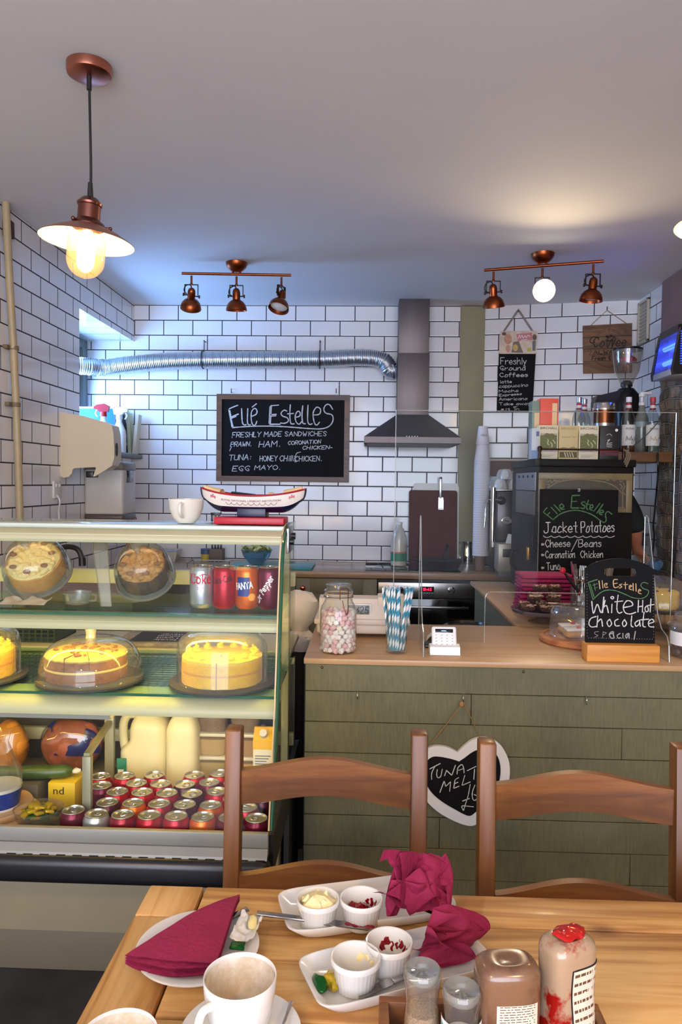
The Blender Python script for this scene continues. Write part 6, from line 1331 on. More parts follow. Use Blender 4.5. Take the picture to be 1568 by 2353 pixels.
lay = [(-.066, -.045, 0, .2), (.0, -.06, 0, -.1), (.066, -.04, 0, .5), (-.07, .03, 0, 1.2), (.0, .012, 0, .3), (.07, .035, 0, 1.4), (-.005, .07, 0, .1), (-.036, -.02, 1, .1), (.036, -.014, 1, -.2), (-.02, .045, 1, .2), (.045, .05, 1, .8), (-.008, .012, 2, .15), (.048, .02, 2, .5)]
nm = ['front left of the bottom layer', 'front centre of the bottom layer', 'front right of the bottom layer', 'left edge of the bottom layer', 'middle of the bottom layer', 'right edge of the bottom layer', 'back of the bottom layer', 'left of the middle layer', 'right of the middle layer', 'back of the middle layer', 'back right of the middle layer', 'topmost of the pile', 'right of the top layer']
for i, (x, y, l_, a) in enumerate(lay): brownie('brownie', 'drizzled nutty brownie on the glass stand, ' + nm[i], (kx + x, ky + y, bz + l_ * .0345), a, i, 1.0)
k = MB().box(-.05, .03, -.006, .006, 0, .004, .0015); k.rot(-.25, 'Z'); k.mv(kx + .05, ky - .085, bz + .036); tag(obj('wooden_tongs', k, mat('pale_wood_stick', (222, 190, 150), .6), world=True), 'pale wooden stick lying on the front brownies', 'tongs')
# napkins
ny = 3.10; nx0, nx1 = WY(1196, 1340, ny).x, WY(1316, 1340, ny).x; nz1 = WY(1250, 1318, ny).z; mg = mat('magenta_tissue', (158, 26, 78), .85, var=.12, scale=12, bump=.2, bscale=90)
npk = MB().box(-(nx1 - nx0) / 2, (nx1 - nx0) / 2, -.075, .085, 0, .013, .005, 2); npk.jitter(.003, 26)
nn_ = int((nz1 - CB) / .0165); n0 = tag(obj('napkin', npk, mg), 'folded magenta napkin in the stack behind the brownies', 'napkin', 'napkin stack')
for i in range(nn_):
 o = n0 if i == 0 else n0.copy()
 if i: COL.objects.link(o)
 o.location = ((nx0 + nx1) / 2 + rnd.uniform(-.006, .006), ny + .03, CB + .0015 + i * .0165); o.rotation_euler = (0, 0, rnd.uniform(-.08, .08))
# red-tipped tongs, cutlery in glasses
a, b = WY(1294, 1311, 2.93), WY(1332, 1362, 2.93); tg = thing('red_tipped_tongs', 'black tongs with red tips leaning behind the brownies', 'tongs', (b.x, 2.93, CB))
low = b + (b - a) * ((b.z - CB) / max(a.z - b.z, 1e-3)) * 1.0; low.z = CB + .004
k = MB().tube([a + (b - a) * .12, b, low], [.005, .007, .005], 10); obj('arms', k, blackpl, tg, world=True); k = MB().sphere(a, .0125, 14, 10, (1, .8, 1)); obj('grip', k, mat('tongs_red', (206, 30, 54), .4), tg, world=True)
k = MB().tube([a + (a - b) * .04, a + (a - b) * .28], .0025, 8); obj('ring_pull', k, steel, tg, world=True)
obj('tip', MB().sphere(b, .008, 12, 8), mat('tongs_red', (206, 30, 54), .4), tg, world=True)
def fork():
 k = MB(); k.box(-.004, .004, -.001, .001, 0, .13, .0008); k.box(-.011, .011, -.001, .001, .13, .152, .0008)
 for i in range(4): x = -.0105 + i * .007; k.box(x - .0014, x + .0014, -.001, .001, .150, .195)
 return k
def knife():
 k = MB(); k.box(-.006, .006, -.002, .002, 0, .095, .0015); k.prism([(-.007, .095), (.007, .095), (.009, .17), (.004, .205), (-.007, .2)], .0016, lambda u, v, w: (u, w - .0008, v)); return k
fk0 = tag(obj('fork', fork(), chrome), 'steel fork standing in the cutlery glass behind the hot chocolate board', 'fork', 'forks in the cutlery glasses'); kf0 = tag(obj('knife', knife(), chrome), 'steel knife standing in the cutlery glass behind the hot chocolate board', 'knife', 'knives in the cutlery glasses')
ff = kk_ = 0
for gi, (px, yy) in enumerate(((1334, 2.99), (1386, 3.03))):
 gx = WY(px, 1350, yy).x; gt = thing('cutlery_glass', ['clear cutlery glass beside the red-tipped tongs', 'clear cutlery glass directly behind the hot chocolate board'][gi], 'glass', (gx, yy, CB), group='cutlery glasses')
 obj('tumbler', MB().lathe([(.0, .003), (.034, 0), (.036, .004), (.040, .125), (.038, .125), (.033, .01), (0, .008)], 32, cap=False), clear, gt)
 if gi == 0:
  k = MB().box(-.02, .012, -.042, -.0405, .06, .10); obj('tag', k, paper, gt); k = MB().box(-.01, .008, -.0428, -.0418, .066, .092); obj('tag_print', k, mat('tag_blue', (90, 110, 150), .6), gt)
 for i in range(6):
  isf = i % 3 != 0; src = fk0 if isf else kf0
  o = src if (isf and ff == 0) or (not isf and kk_ == 0) else src.copy()
  if o is not src: COL.objects.link(o)
  ff += isf; kk_ += (not isf)
  a = i * 1.0472 + gi * .5; o.location = (gx + .008 * math.cos(a), yy + .008 * math.sin(a), CB + .012 + .006 * (i % 4)); b = a
  v = Vector((.15 * math.cos(b), .15 * math.sin(b), 1)); q_ = v.to_track_quat('Z', 'Y') @ Matrix.Rotation(rnd.uniform(-.6, .6), 4, 'Z').to_quaternion(); o.rotation_euler = q_.to_euler()
# potato chalkboard in front of the black cabinet
PY_ = KY - .06; pt = thing('potato_menu_board', 'tall black chalkboard of jacket potatoes leaning on the black cabinet', 'chalkboard', (WY(1330, 1300, PY_).x, PY_, CB))
a, c_ = WY(1241, 1124, PY_), WY(1418, 1300, PY_); 
obj('board', MB().box(a.x, c_.x, PY_, PY_ + .012, CB, a.z, .004), slate, pt, world=True)
obj('worn_edge', MB().box(a.x - .0012, a.x + .0008, PY_ + .001, PY_ + .011, CB, a.z - .003), mat('worn_edge', (120, 110, 100), .7), pt, world=True)
PL = ((0, PY_, 0), Vector((0, -1, 0))); Z = 4.38; k = MB()
strokes_px(k, PL, [[(172, 425), (190, 398), (208, 380)], [(172, 425), (270, 500)], [(212, 452), (235, 428)], [(250, 375), (310, 440)], [(280, 350), (340, 415)], [(345, 385), (378, 368), (355, 342), (335, 365), (350, 395), (382, 392)], [(535, 255), (460, 258)], [(460, 258), (450, 382)], [(450, 382), (527, 382)], [(456, 318), (507, 315)], [(590, 322), (560, 325), (560, 345), (590, 365), (575, 388), (545, 380)], [(625, 305), (605, 375), (620, 397)], [(598, 338), (642, 350)],
  [(640, 385), (670, 375), (665, 350), (645, 360), (640, 395), (668, 405)], [(740, 335), (680, 415)], [(772, 345), (710, 435)], [(735, 430), (775, 425), (770, 405), (745, 410), (735, 440), (762, 450)], [(270, 500), (330, 450), (400, 420), (500, 405), (600, 425), (680, 460), (740, 505), (785, 527), (805, 500), (795, 450), (820, 418), (862, 445)]], .0048, 1210, 1080, Z)
obj('heading', k, chalkgreen, pt, world=True, smooth=0)
k = MB(); wr_ = lambda t, x0, y0, x1, y1, cap, w, sh=.05: write_px(k, PL, t, 1210 + x0 / Z, 1080 + y0 / Z, 1210 + x1 / Z, 1080 + y1 / Z, cap / Z, w, sh)
wr_('Jacket', 178, 632, 512, 626, 104, .0042, 0); wr_('Potatoes', 552, 630, 885, 622, 108, .0042, 0)
wr_('Cheese', 192, 778, 440, 770, 74, .0033); wr_('/', 455, 800, 500, 798, 100, .0033, .25); wr_('Beans', 525, 775, 752, 772, 74, .0033); wr_('Coronation', 192, 888, 488, 882, 72, .0032); wr_('Chicken', 545, 884, 770, 880, 70, .0032); wr_('Tuna', 205, 1008, 335, 1002, 74, .0033)
for y in (752, 858, 988): wr_('*', 146, y + 20, 176, y + 20, 42, .0036)
sc = []
for i in range(9): x = 172 + i * 79.5; sc.append([(x, 662), (x + 18, 676), (x + 45, 678), (x + 79, 664)])
strokes_px(k, PL, sc, .0033, 1210, 1080, Z); wr_('3', 520, 215, 540, 215, 26, .003)
obj('lettering', k, chalk, pt, world=True, smooth=0)
# covered cake on a stand at the right
yy = 2.80; gx = WY(1522, 1390, yy).x; gz = WY(1522, 1396, yy).z; cs2 = thing('cake_stand', 'frilled glass cake stand at the far right behind the hot chocolate board', 'cake stand', (gx, yy, CB)); ph = gz - CB
obj('pedestal', MB().lathe([(.06, 0), (.062, .003), (.03, .014), (.015, .026), (.015, ph - .02), (.04, ph - .006)], 36, cap=False), glass('stand_glass', (236, 236, 240), .12, .7), cs2)
k = MB().lathe([(0, ph - .006), (.145, ph - .004), (.165, ph + .012), (.162, ph + .014), (.142, ph + .001), (0, ph)], 96); 
for i, v in enumerate(k.v):
 if (v.x ** 2 + v.y ** 2) > .022: k.v[i] = v + Vector((0, 0, .003 * math.sin(math.atan2(v.y, v.x) * 24)))
obj('plate', k, glass('plate_glass', (214, 214, 222), .14, .6, body=.25, bodycol=(150, 150, 160)), cs2)
ck = thing('sponge_cake', 'golden sponge cake under the dome at the far right', 'cake', (gx - .03, yy, gz + .0015)); k = MB().lathe([(0, 0), (.085, 0), (.088, .01), (.086, .058), (.075, .066), (0, .068)], 40); k.jitter(.004, 40); k.v = [Vector((v.x, v.y, max(v.z, .0012))) for v in k.v]; obj('sponge', k, mat('lemon_sponge', (222, 176, 84), .85, var=.15, scale=40, bump=.3), ck)
k = MB()
for i in range(7): k.sphere((.06 * math.cos(i * .9), .06 * math.sin(i * .9), .066), .006, 8, 6)
obj('seeds', k, brm, ck)
cv = thing('glass_dome', 'smoky clear dome over the golden sponge cake at the far right', 'dome', (gx - .01, yy, gz + .0155)); obj('shell', MB().lathe([(.135 * math.cos(i * PI / 24), .105 * math.sin(i * PI / 24)) for i in range(12)] + [(.004, .1052)], 48, cap=False), cg, cv)
# black bin behind the counter, bin with white bag at the left end
k = thing('lidded_bin', 'black round-lidded bin beside the side counter, below the oven', 'bin', (.455, 3.34, 0)); obj('drum', MB().lathe([(0, 0), (.09, 0), (.105, .78), (0, .78)], 36), blackpl, k); obj('lid', MB().lathe([(.108, .775), (.112, .79), (.11, .81), (.085, .825), (.08, .815), (0, .815)], 36), mat('bin_lid_black', (26, 25, 26), .3), k)
bn = thing('waste_bin', 'dark bin between the cake cabinet and the counter', 'bin', (-.262, 2.93, 0)); obj('drum', MB().lathe([(0, 0), (.055, 0), (.062, .835), (.056, .835), (.05, .02), (0, .02)], 32), mat('bin_dark', (46, 40, 32), .5), bn)
k = MB().lathe([(.05, .835), (.056, .845), (.03, .862), (.034, .875), (.062, .91), (.074, .95), (.072, .985), (.05, 1.01), (.02, 1.02), (0, 1.022)], 32); k.jitter(.012, 22, 0, 2); k.jitter(.004, 90, 0, 6); obj('bag', k, mat('bag_white', (226, 214, 198), .55, bump=.4, scale=24), bn)
k = MB().lathe([(.0635, .79), (.067, .81), (.0675, .835), (.060, .845)], 40, cap=False); k.jitter(.004, 60); obj('bag_rim', k, mat('bag_white', (226, 214, 198), .55, bump=.4, scale=24), bn)

# ================================================================== REFRIGERATED CAKE CABINET
DX0, DX1 = LX + .012, -.222
cream = mat('case_cream', (194, 188, 148), .4); grey_al = mat('case_grey', (138, 138, 130), .45, .2)
dc = thing('display_cabinet', 'curved-glass refrigerated cake display cabinet left of the counter', 'display cabinet', ((DX0 + DX1) / 2, 2.1, 0))
cgl = glass('case_glass', (246, 250, 246), .005, .3)
prof = [(2.16, 1.337), (2.05, 1.336), (2.0, 1.327), (1.965, 1.308), (1.94, 1.29), (1.918, 1.25), (1.903, 1.18), (1.889, 1.12), (1.872, 1.04), (1.857, .963), (1.832, .865), (1.79, .75), (1.745, .616)]
sp_ = smooth_pts([(0, y, z) for y, z in prof], 4)
k = MB().grid(lambda u, v: (DX0 + (DX1 - DX0) * u, sp_[int(round(v * (len(sp_) - 1)))].y, sp_[int(round(v * (len(sp_) - 1)))].z), 2, len(sp_)); obj('curved_glass', k, cgl, dc, world=True, smooth=60)
# right side glass, green along its cut edge
sidep = [(p.y, p.z) for p in sp_] + [(1.75, .60), (2.25, .60), (2.25, 1.337)]
k = MB().prism(sidep, .005, lambda u, v, w: (DX1 + w, u, v)); obj('side_glass', k, cgl, dc, world=True, smooth=0)
k = MB().tube([(DX1 + .003, p.y - .002, p.z) for p in sp_[3:]], .0042, 8); obj('glass_edge', k, mat('green_glass_edge', (22, 86, 58), .15, spec=.8), dc, world=True, label='green cut edge of the curved glass')
k = MB().tube([(DX1 - .004, p.y - .004, p.z) for p in sp_[3:]], .0022, 6); obj('edge_seal', k, mat('seal_cream', (222, 196, 150), .6), dc, world=True)
# top and lamp housings
obj('top_panel', MB().box(DX0, DX1 - .002, 2.0, 2.24, 1.318, 1.334, .004), mat('case_top_white', (206, 214, 200), .15, coat=.4), dc, world=True)
def housing(y0, y1, z0, z1, nm):
 n = 10; pr_ = [(y0 + (y1 - y0) * (1 - math.cos(i * PI / 2 / n)), z0 + .010 + (z1 - z0 - .010) * math.sin(i * PI / 2 / n)) for i in range(n + 1)] + [(y1, z0 + .022), (y0 + .006, z0 + .022), (y0 + .005, z0), (y0 + .001, z0), (y0, z0 + .004)]
 k = MB().prism(pr_, DX1 - .004 - DX0, lambda u, v, w: (DX0 + w, u, v)); return obj(nm, k, cream, dc, world=True)
housing(1.945, 2.05, 1.288, 1.326, 'top_light_housing')
lampm = emis('cabinet_tube', (255, 204, 84), 46.0); lampt = emis('upper_tube', (255, 206, 150), 3.0); lampl = emis('lower_tube', (255, 214, 120), 24.0)
def tube(y, z, m, nm): obj(nm, MB().cyl((DX0 + .04, y, z), (DX1 - .04, y, z), .007, n=14), m, dc, world=True)
tube(2.062, 1.304, lampt, 'light_tube')
S1Z = 1.108; S2Z = .905; DK = .505
shg = glass('shelf_glass', (230, 246, 238), .02, .14)
def shelf(z, y0, y1):
 obj('glass_shelf', MB().box(DX0, DX1 - .006, y0, y1, z - .007, z), shg, dc, world=True, smooth=0)
 obj('shelf_edge', MB().box(DX0, DX1 - .006, y0 - .0035, y0 - .0002, z - .0068, z - .0004), mat('green_glass_edge', (22, 86, 58), .15, spec=.8), dc, world=True)
shelf(S1Z, 1.900, 2.24); housing(1.893, 1.96, 1.064, 1.100, 'middle_light_housing'); tube(1.9135, 1.0755, lampm, 'light_tube')
shelf(S2Z, 1.872, 2.36); housing(1.868, 1.965, .846, .897, 'lower_light_housing'); tube(1.895, .858, lampl, 'light_tube')
obj('housing_rail', MB().box(DX0, WY(262, 1650, 1.9).x, 1.872, 1.90, .834, .845), grey_al, dc, world=True)
# wire tray under the cakes
k = MB()
for i in range(66): x = DX0 + .02 + i * .0205; k.cyl((x, 1.97, S2Z - .014), (x, 2.34, S2Z - .014), .0013, n=5)
for i in range(16): y = 1.97 + i * .0245; k.cyl((DX0 + .02, y, S2Z - .0125), (DX1 - .02, y, S2Z - .0125), .0013, n=5)
obj('wire_tray', k, mat('tray_wire', (120, 118, 110), .35, .8), dc, world=True)
obj('tray_liner', MB().box(DX0 + .01, DX1 - .012, 1.967, 2.34, S2Z - .022, S2Z - .018), mat('liner_grey', (138, 140, 130), .5), dc, world=True)
# rear frame rails, end frames
for (z0, z1) in ((1.119, 1.165), (.866, .884), (.60, .64)): obj('rear_rail', MB().box(DX0, DX1 - .006, 2.362, 2.385, z0, z1, .003), cream, dc, world=True)
obj('end_post', MB().box(DX1 - .03, DX1 - .008, 2.20, 2.24, .60, 1.318, .003), cream, dc, world=True)
hp_ = MB().box(DX1 + .005, DX1 + .012, 1.985, 2.10, 1.262, 1.33, .002); hpo = obj('hinge_plate', hp_, alu, dc, world=True)
for y, z in ((2.02, 1.292), (2.062, 1.304)): obj('hinge_bolt', MB().cyl((DX1 + .011, y, z), (DX1 + .022, y, z), .0095, n=16), blackpl, hpo, world=True)
# lower well
obj('deck', MB().box(DX0, DX1 - .006, 1.75, 2.40, DK - .02, DK, .001), mat('deck_steel', (150, 150, 146), .35, .6), dc, world=True)
obj('well_back', MB().box(DX0, DX1 - .006, 2.385, 2.40, DK, .884), mat('well_dark', (64, 60, 50), .5), dc, world=True)
obj('front_trim', MB().box(DX0, DX1 - .004, 1.732, 1.748, .577, .611, .002), grey_al, dc, world=True)
k = MB().prism([(1.728, .577), (1.748, .577), (1.748, .556), (1.712, .556), (1.714, .562)], DX1 - .004 - DX0, lambda u, v, w: (DX0 + w, u, v)); obj('drip_lip', k, grey_al, dc, world=True, smooth=0)
k = MB()
for i in range(34): x = DX0 + .03 + i * .04; k.box(x, x + .022, 1.7108, 1.713, .5562, .5578)
obj('lip_slot', k, blackmat, dc, world=True)
obj('bumper', MB().box(DX0, DX1 + .004, 1.695, 1.748, .488, .557, .022, 4), mat('bumper_black', (18, 18, 22), .3), dc, world=True)
obj('end_panel', MB().prism([(1.76, .50), (1.752, .60), (2.42, .60), (2.42, .08), (2.12, .08), (2.12, .50)], .015, lambda u, v, w: (DX1 + w - .009, u, v)), mat('case_black', (30, 28, 26), .45), dc, world=True, smooth=0)
obj('lower_panel', MB().box(DX0, DX1 - .02, 2.09, 2.41, .13, .50, .002), mat('case_beige', (150, 140, 112), .45, var=.04), dc, world=True)
obj('kick_panel', MB().box(DX0, DX1 - .03, 2.11, 2.40, .0, .129, .002), mat('kick_beige', (112, 104, 84), .5), dc, world=True)
# inner divider frame
f = lambda x, y, yy: WY(x, y, yy)
k = MB(); a = f(200, 1738, 1.86); k.box(a.x - .0115, a.x + .0115, 1.855, 1.872, DK, a.z, .002)
b = f(199, 1737, 1.865); c_ = f(252, 1660, 2.16); POST = Vector((a.x, 1.863, 0)); k.tube([b + Vector((0, 0, .0)), c_], .0105, 4); q = f(252, 1652, 2.16); k.box(q.x - .014, q.x + .014, 2.155, 2.17, DK, q.z + .012, .002)
obj('divider_frame', k, mat('divider_grey', (150, 146, 118), .4, .3), dc, world=True)

# ---- on the cabinet roof
RZ = 1.3375
my = 2.055; mxx = WY(428, 1190, my).x; mug = thing('mug', 'large white cup with its handle to the front on the cabinet roof', 'cup', (mxx, my, RZ))
obj('bowl', MB().lathe([(0, 0), (.024, 0), (.027, .003), (.038, .016), (.047, .04), (.0495, .066), (.048, .067), (.045, .04), (.034, .014), (0, .008)], 44), mat('cream_ceramic', (228, 222, 206), .15, coat=.3), mug)
obj('handle', MB().tube(smooth_pts([(0, -.048, .056), (0, -.067, .052), (0, -.068, .03), (0, -.044, .018)], 6), .0048, 10), mat('cream_ceramic', (228, 222, 206), .15, coat=.3), mug)
by = 2.065; bl, br_ = WY(463, 1160, by).x, WY(702, 1160, by).x; bmid = (bl + br_) / 2; hl = (br_ - bl) / 2
rbx = thing('red_box', 'flat red box on the cabinet roof under the model lifeboat', 'box', (WY(579, 1208, by).x, by, RZ)); rw = (WY(657, 1208, by).x - WY(500, 1208, by).x) / 2
obj('carton', MB().box(-rw, rw, -.055, .055, 0, .019, .003), mat('red_card', (178, 16, 36), .4), rbx)
BZ = RZ + .0195; bt = thing('lifeboat_model', 'navy and white model lifeboat collecting box on the red box', 'model boat', (bmid, by, BZ), math.radians(-1.0))
zk = .012; 
def hull(s_, t):
 """s_ in -1..1 along the boat, t 0 (gunwale, near side) .. 1 (keel) .. 2 (gunwale, far side)"""
 gz = .060 + .020 * abs(s_) ** 2.2; kzz = zk + .032 * max(0, (abs(s_) - .55) / .45) ** 2.2; wdt = .046 * (1 - abs(s_) ** 2.6) ** .75 + .0006
 tt = t if t <= 1 else 2 - t; sgn = -1 if t <= 1 else 1
 y = wdt * math.cos(tt * PI / 2) ** .75 if tt < 1 else 0; z = gz + (kzz - gz) * math.sin(tt * PI / 2) ** 1.15
 x = hl * s_ * (1 - .13 * (tt ** 2.2) * abs(s_) ** 1.5); return Vector((x, sgn * y, z))
TS = .50
k = MB().grid(lambda u, v: hull(2 * u - 1, v * TS), 49, 8); k.grid(lambda u, v: hull(2 * u - 1, 2 - v * TS), 49, 8); hu_ = obj('topsides', k, mat('boat_white', (232, 222, 208), .25, coat=.3), bt, smooth=180)
k = MB().grid(lambda u, v: hull(2 * u - 1, TS + v * (2 - 2 * TS)), 49, 18); obj('lower_hull', k, mat('boat_navy', (14, 18, 48), .2, coat=.4), bt, smooth=180)
k = MB(); 
for t in (0, 2): k.tube([hull(-1 + 2 * i / 48, t) + Vector((0, -.0008 if t == 0 else .0008, -.001)) for i in range(49)], .0026, 8)
obj('red_gunwale', k, mat('boat_red', (166, 26, 36), .3), bt)
k = MB()
for e in (-1, 1): k.tube([hull(e * .999, t * .1) + Vector((e * .001, 0, .001)) for t in range(11)], .003, 8)
obj('stem', k, mat('boat_navy', (14, 18, 48), .2, coat=.4), bt)
k = MB().grid(lambda u, v: hull((2 * u - 1) * .96, 0).lerp(hull((2 * u - 1) * .96, 2), v) - Vector((0, 0, .007)), 25, 6); obj('deck', k, mat('boat_cream', (228, 198, 146), .4), bt)
for e in (-1, 1):
 k = MB().grid(lambda u, v: Vector((e * hl * (.60 + .34 * u), (1 - .75 * u) * .036 * -math.cos(PI * v), hull(.6 + .34 * u, 0).z - .004 + .014 * math.sin(PI * v))), 8, 12); obj('cover', k, mat('boat_cream', (228, 198, 146), .4), bt, smooth=180)
k = MB().cyl((-.06, -.012, .066), (.0, -.008, .060), .0035, n=8); k.cyl((-.06, .0, .067), (.005, .006, .060), .003, n=8); obj('oar', k, blackpl, bt)
obj('coin_slot', MB().cyl((.052, -.006, .05), (.052, -.012, .067), .008, n=16), mat('boat_cream', (228, 198, 146), .4), bt)
obj('stand_block', MB().box(-.040, .040, -.032, .032, 0, .024, .002), mat('boat_block', (14, 20, 56), .35), bt)
on_hull = lambda x, t: hull(x / hl, t) + Vector((0, -.0012, 0))
k = MB(); print_text(k, 'ROYAL NATIONAL LIFEBOAT INSTITUTION', .0085, lambda u, v: on_hull(u, .285 - v * 12.0), .166); obj('lettering', k, mat('boat_print', (110, 40, 50), .5), hu_, smooth=0)
k = MB()
for i in range(9):
 x0 = -.070 + i * .0158; ribbon(k, smooth_pts([on_hull(x0, .325), on_hull(x0 + .003, .39), on_hull(x0 + .0079, .415), on_hull(x0 + .0128, .39), on_hull(x0 + .0158, .325)], 3), .001, (0, -1, .1))
obj('scallop_line', k, ink, hu_, smooth=0)
k = MB()
for cx in (-.108, .112):
 for dx, dt in ((0, 0), (-.006, .02), (.006, .02), (0, .05), (-.006, .07), (.006, .07), (0, -.03), (-.003, .035), (.003, .035)):
  p = on_hull(cx + dx, .17 + dt); k.add([p + Vector((.0021 * math.cos(a), -.0003, .0021 * math.sin(a))) for a in [j * PI / 4 for j in range(8)]], [tuple(range(8))])
obj('emblem', k, mat('boat_red', (166, 26, 36), .3), hu_, smooth=0)
cbx = WY(494, 1190, 2.13).x; cm = thing('hair_clip', 'small black comb-like clip behind the model lifeboat on the cabinet roof', 'clip', (cbx, 2.14, RZ)); k = MB().box(-.014, .014, -.003, .003, .018, .026, .001)
for i in range(3): k.box(-.013 + i * .010, -.007 + i * .010, -.003, .003, 0, .02, .001)
obj('comb', k, blackpl, cm)

# ---- upper shelf: cans, tilted cakes
def can_mesh(h=.115, r=.033):
 body = MB().lathe([(.0, .004), (.020, .002), (.024, 0), (.0265, .002), (r - .001, .010), (r, .014), (r, h - .016), (r - .0015, h - .011), (.0275, h - .003)], 32, cap=False)
 lid = MB().lathe([(.0275, h - .0032), (.0282, h - .001), (.0276, h), (.0262, h - .0004), (.025, h - .004), (.008, h - .0045), (0, h - .0045)], 32, cap=False)
 tab = MB().tube(smooth_pts([(-.003, -.004, h - .0035), (-.0075, .004, h - .002), (-.005, .013, h - .0012), (.005, .013, h - .0012), (.0075, .004, h - .002), (.003, -.004, h - .0035)], 3), .0014, 6); tab.lathe([(.0, 0), (.0035, 0), (.003, .0015), (0, .0015)], 12, (0, -.003, h - .0045))
 return body, lid, tab
cb_, cl2, ct_ = can_mesh()
can_cols = {'silver': (188, 194, 200), 'red': (176, 16, 34), 'darkred': (136, 14, 36), 'orange': (226, 108, 24), 'purple': (104, 18, 46), 'dark': (70, 18, 36)}
def canmat(c): return mat('can_' + c, can_cols[c], .28, .75 if c == 'silver' else .55, var=.12, scale=40)
lidm = mat('can_lid', (206, 202, 190), .28, .95)
def can(c, loc, label, rz=0.0, group=None):
 t = thing('drink_can', label, 'can', loc, rz, group); obj('body', cb_, canmat(c), t); obj('lid', cl2, lidm, t); obj('ring_pull', ct_, alu, t); return t
cylf = lambda ang0, zz, rot=0.0, rr=.0334: (lambda u, v: (rr * math.sin(ang0 + (u * math.cos(rot) - v * math.sin(rot)) / .033), -rr * math.cos(ang0 + (u * math.cos(rot) - v * math.sin(rot)) / .033), zz + u * math.sin(rot) + v * math.cos(rot)))
cs_ = []
for px, c, lb in ((464, 'silver', 'silver cola can, leftmost on the upper glass shelf'), (516, 'red', 'red cola can on the upper glass shelf beside the silver can'), (568, 'orange', 'orange soda can on the upper glass shelf'), (619, 'purple', 'dark red spiced soda can at the right end of the upper glass shelf')):
 cs_.append(can(c, (WY(px, 1400, 2.01).x, 2.01, S1Z + .0005), lb, 0.0, 'cans on the upper glass shelf'))
def cwrite(t, s, size, ang0, z, m, width, rot=0.0, bold=.0, name='lettering'):
 k = MB(); print_text(k, s, size, cylf(ang0, z, rot), width, bold); obj(name, k, m, t, smooth=0)
def cpatch(t, a0, a1, z0, z1, m, name='printed_panel', rr=.0332):
 k = MB().grid(lambda u, v: (rr * math.sin(a0 + (a1 - a0) * u), -rr * math.cos(a0 + (a1 - a0) * u), z0 + (z1 - z0) * v), 14, 2); obj(name, k, m, t)
redp = mat('print_red', (190, 20, 36), .4)
cwrite(cs_[0], 'Coke', .040, .05, .068, redp, .062, 0, .0006); cwrite(cs_[0], 'DIET', .011, .1, .052, redp, .018)
k = MB(); ribbon(k, smooth_pts([cylf(0, 0)(u, v) for u, v in ((-.03, .094), (-.01, .086), (.012, .094), (.03, .088))], 4), .003, (0, -1, 0)); obj('ribbon_line', k, redp, cs_[0], smooth=0)
cwrite(cs_[1], 'Coca-Cola', .026, .0, .072, ink, .062, .18, .0004); cwrite(cs_[1], 'ZERO SUGAR', .008, .05, .048, ink, .028)
cpatch(cs_[2], -.75, .35, .036, .088, mat('print_navy', (24, 50, 128), .4), rr=.0331); cwrite(cs_[2], 'FANTA', .026, -.1, .056, whiteink, .052, .12, .0009)
k = MB(); P_ = cylf(.55, .034, 0, .0336); k.add([P_(.0105 * math.cos(a), .0105 * math.sin(a)) for a in [2 * PI * i / 18 for i in range(18)]], [tuple(range(18))]); obj('orange_slice', k, mat('print_slice', (246, 168, 60), .5), cs_[2], smooth=0)
k = MB(); P_ = cylf(-.25, .088, 0, .0336); k.add([P_(u, v) for u, v in ((-.012, 0), (0, .009), (.014, .007), (.006, -.002))], [(0, 1, 2, 3)]); obj('leaf_print', k, mat('print_green', (60, 150, 60), .5), cs_[2], smooth=0)
cwrite(cs_[3], 'Dr Pepper', .026, -.15, .052, whiteink, .085, 1.0, .0007)
# tilted cakes under clear domes, leaning to the front
def tilted_cake(px, py, yy, r, label, lab_d, cakem, topm, base_m, seed, dk):
 c_ = WY(px, py, yy); c_.z = max(c_.z, S1Z + .0015 + r * 1.26 * math.sin(math.radians(42)) + .036 * math.cos(math.radians(42))); T = Matrix.Translation(c_) @ Matrix.Rotation(math.radians(42), 4, 'X')
 t = thing('cake', label, 'cake', c_)
 def P(nm, k, m, par=t, s=40): k.xf(T); return obj(nm, k, m, par, smooth=s, world=True)
 P('board', MB().lathe([(0, -.036), (r * 1.24, -.036), (r * 1.24, -.032), (0, -.032)], 48), base_m)
 k = MB().lathe([(0, -.032), (r * .98, -.032), (r, -.028), (r, .020), (0, .022)], 40); k.jitter(.003, 50, 0, seed); P('sponge', k, cakem)
 k = MB(); k.lathe([(0, .018), (r * .92, .018), (r * .94, .022), (r * .87, .028), (0, .030)], 40); r3 = random.Random(seed)
 for i in range(80): a = r3.uniform(0, 2 * PI); q = r * .84 * math.sqrt(r3.random()); k.sphere((q * math.cos(a), q * math.sin(a), .028), r3.uniform(.006, .013), 8, 6, (1.1, 1, .8))
 k.jitter(.005, 60, 0, seed); P('frosting', k, topm)
 for i in range(7): 
  a = i * .9 + seed; kk = MB().sphere((r * .72 * math.cos(a), r * .72 * math.sin(a), .040), .009, 10, 8, (1.2, .8, .5)); P('nut', kk, mat('nut_brown', (150, 96, 56), .5))
 d = thing('glass_dome', lab_d, 'dome', c_)
 def Q(nm, k, m): k.xf(T); return obj(nm, k, m, d, smooth=60, world=True)
 R = r * 1.20; Q('shell', MB().lathe([(R, -.030)] + [(R * math.cos(a) ** .5, -.02 + .097 * math.sin(a)) for a in [i * PI / 26 for i in range(13)]] + [(.008, .0775)], 48, cap=False), cg)
 Q('knob', MB().lathe([(.008, .077), (.007, .082), (.014, .100), (.015, .110), (0, .111)], 24, cap=False), glass('knob_glass', (240, 244, 244), .12, .9, .02, body=.22, bodycol=(236, 232, 222)))
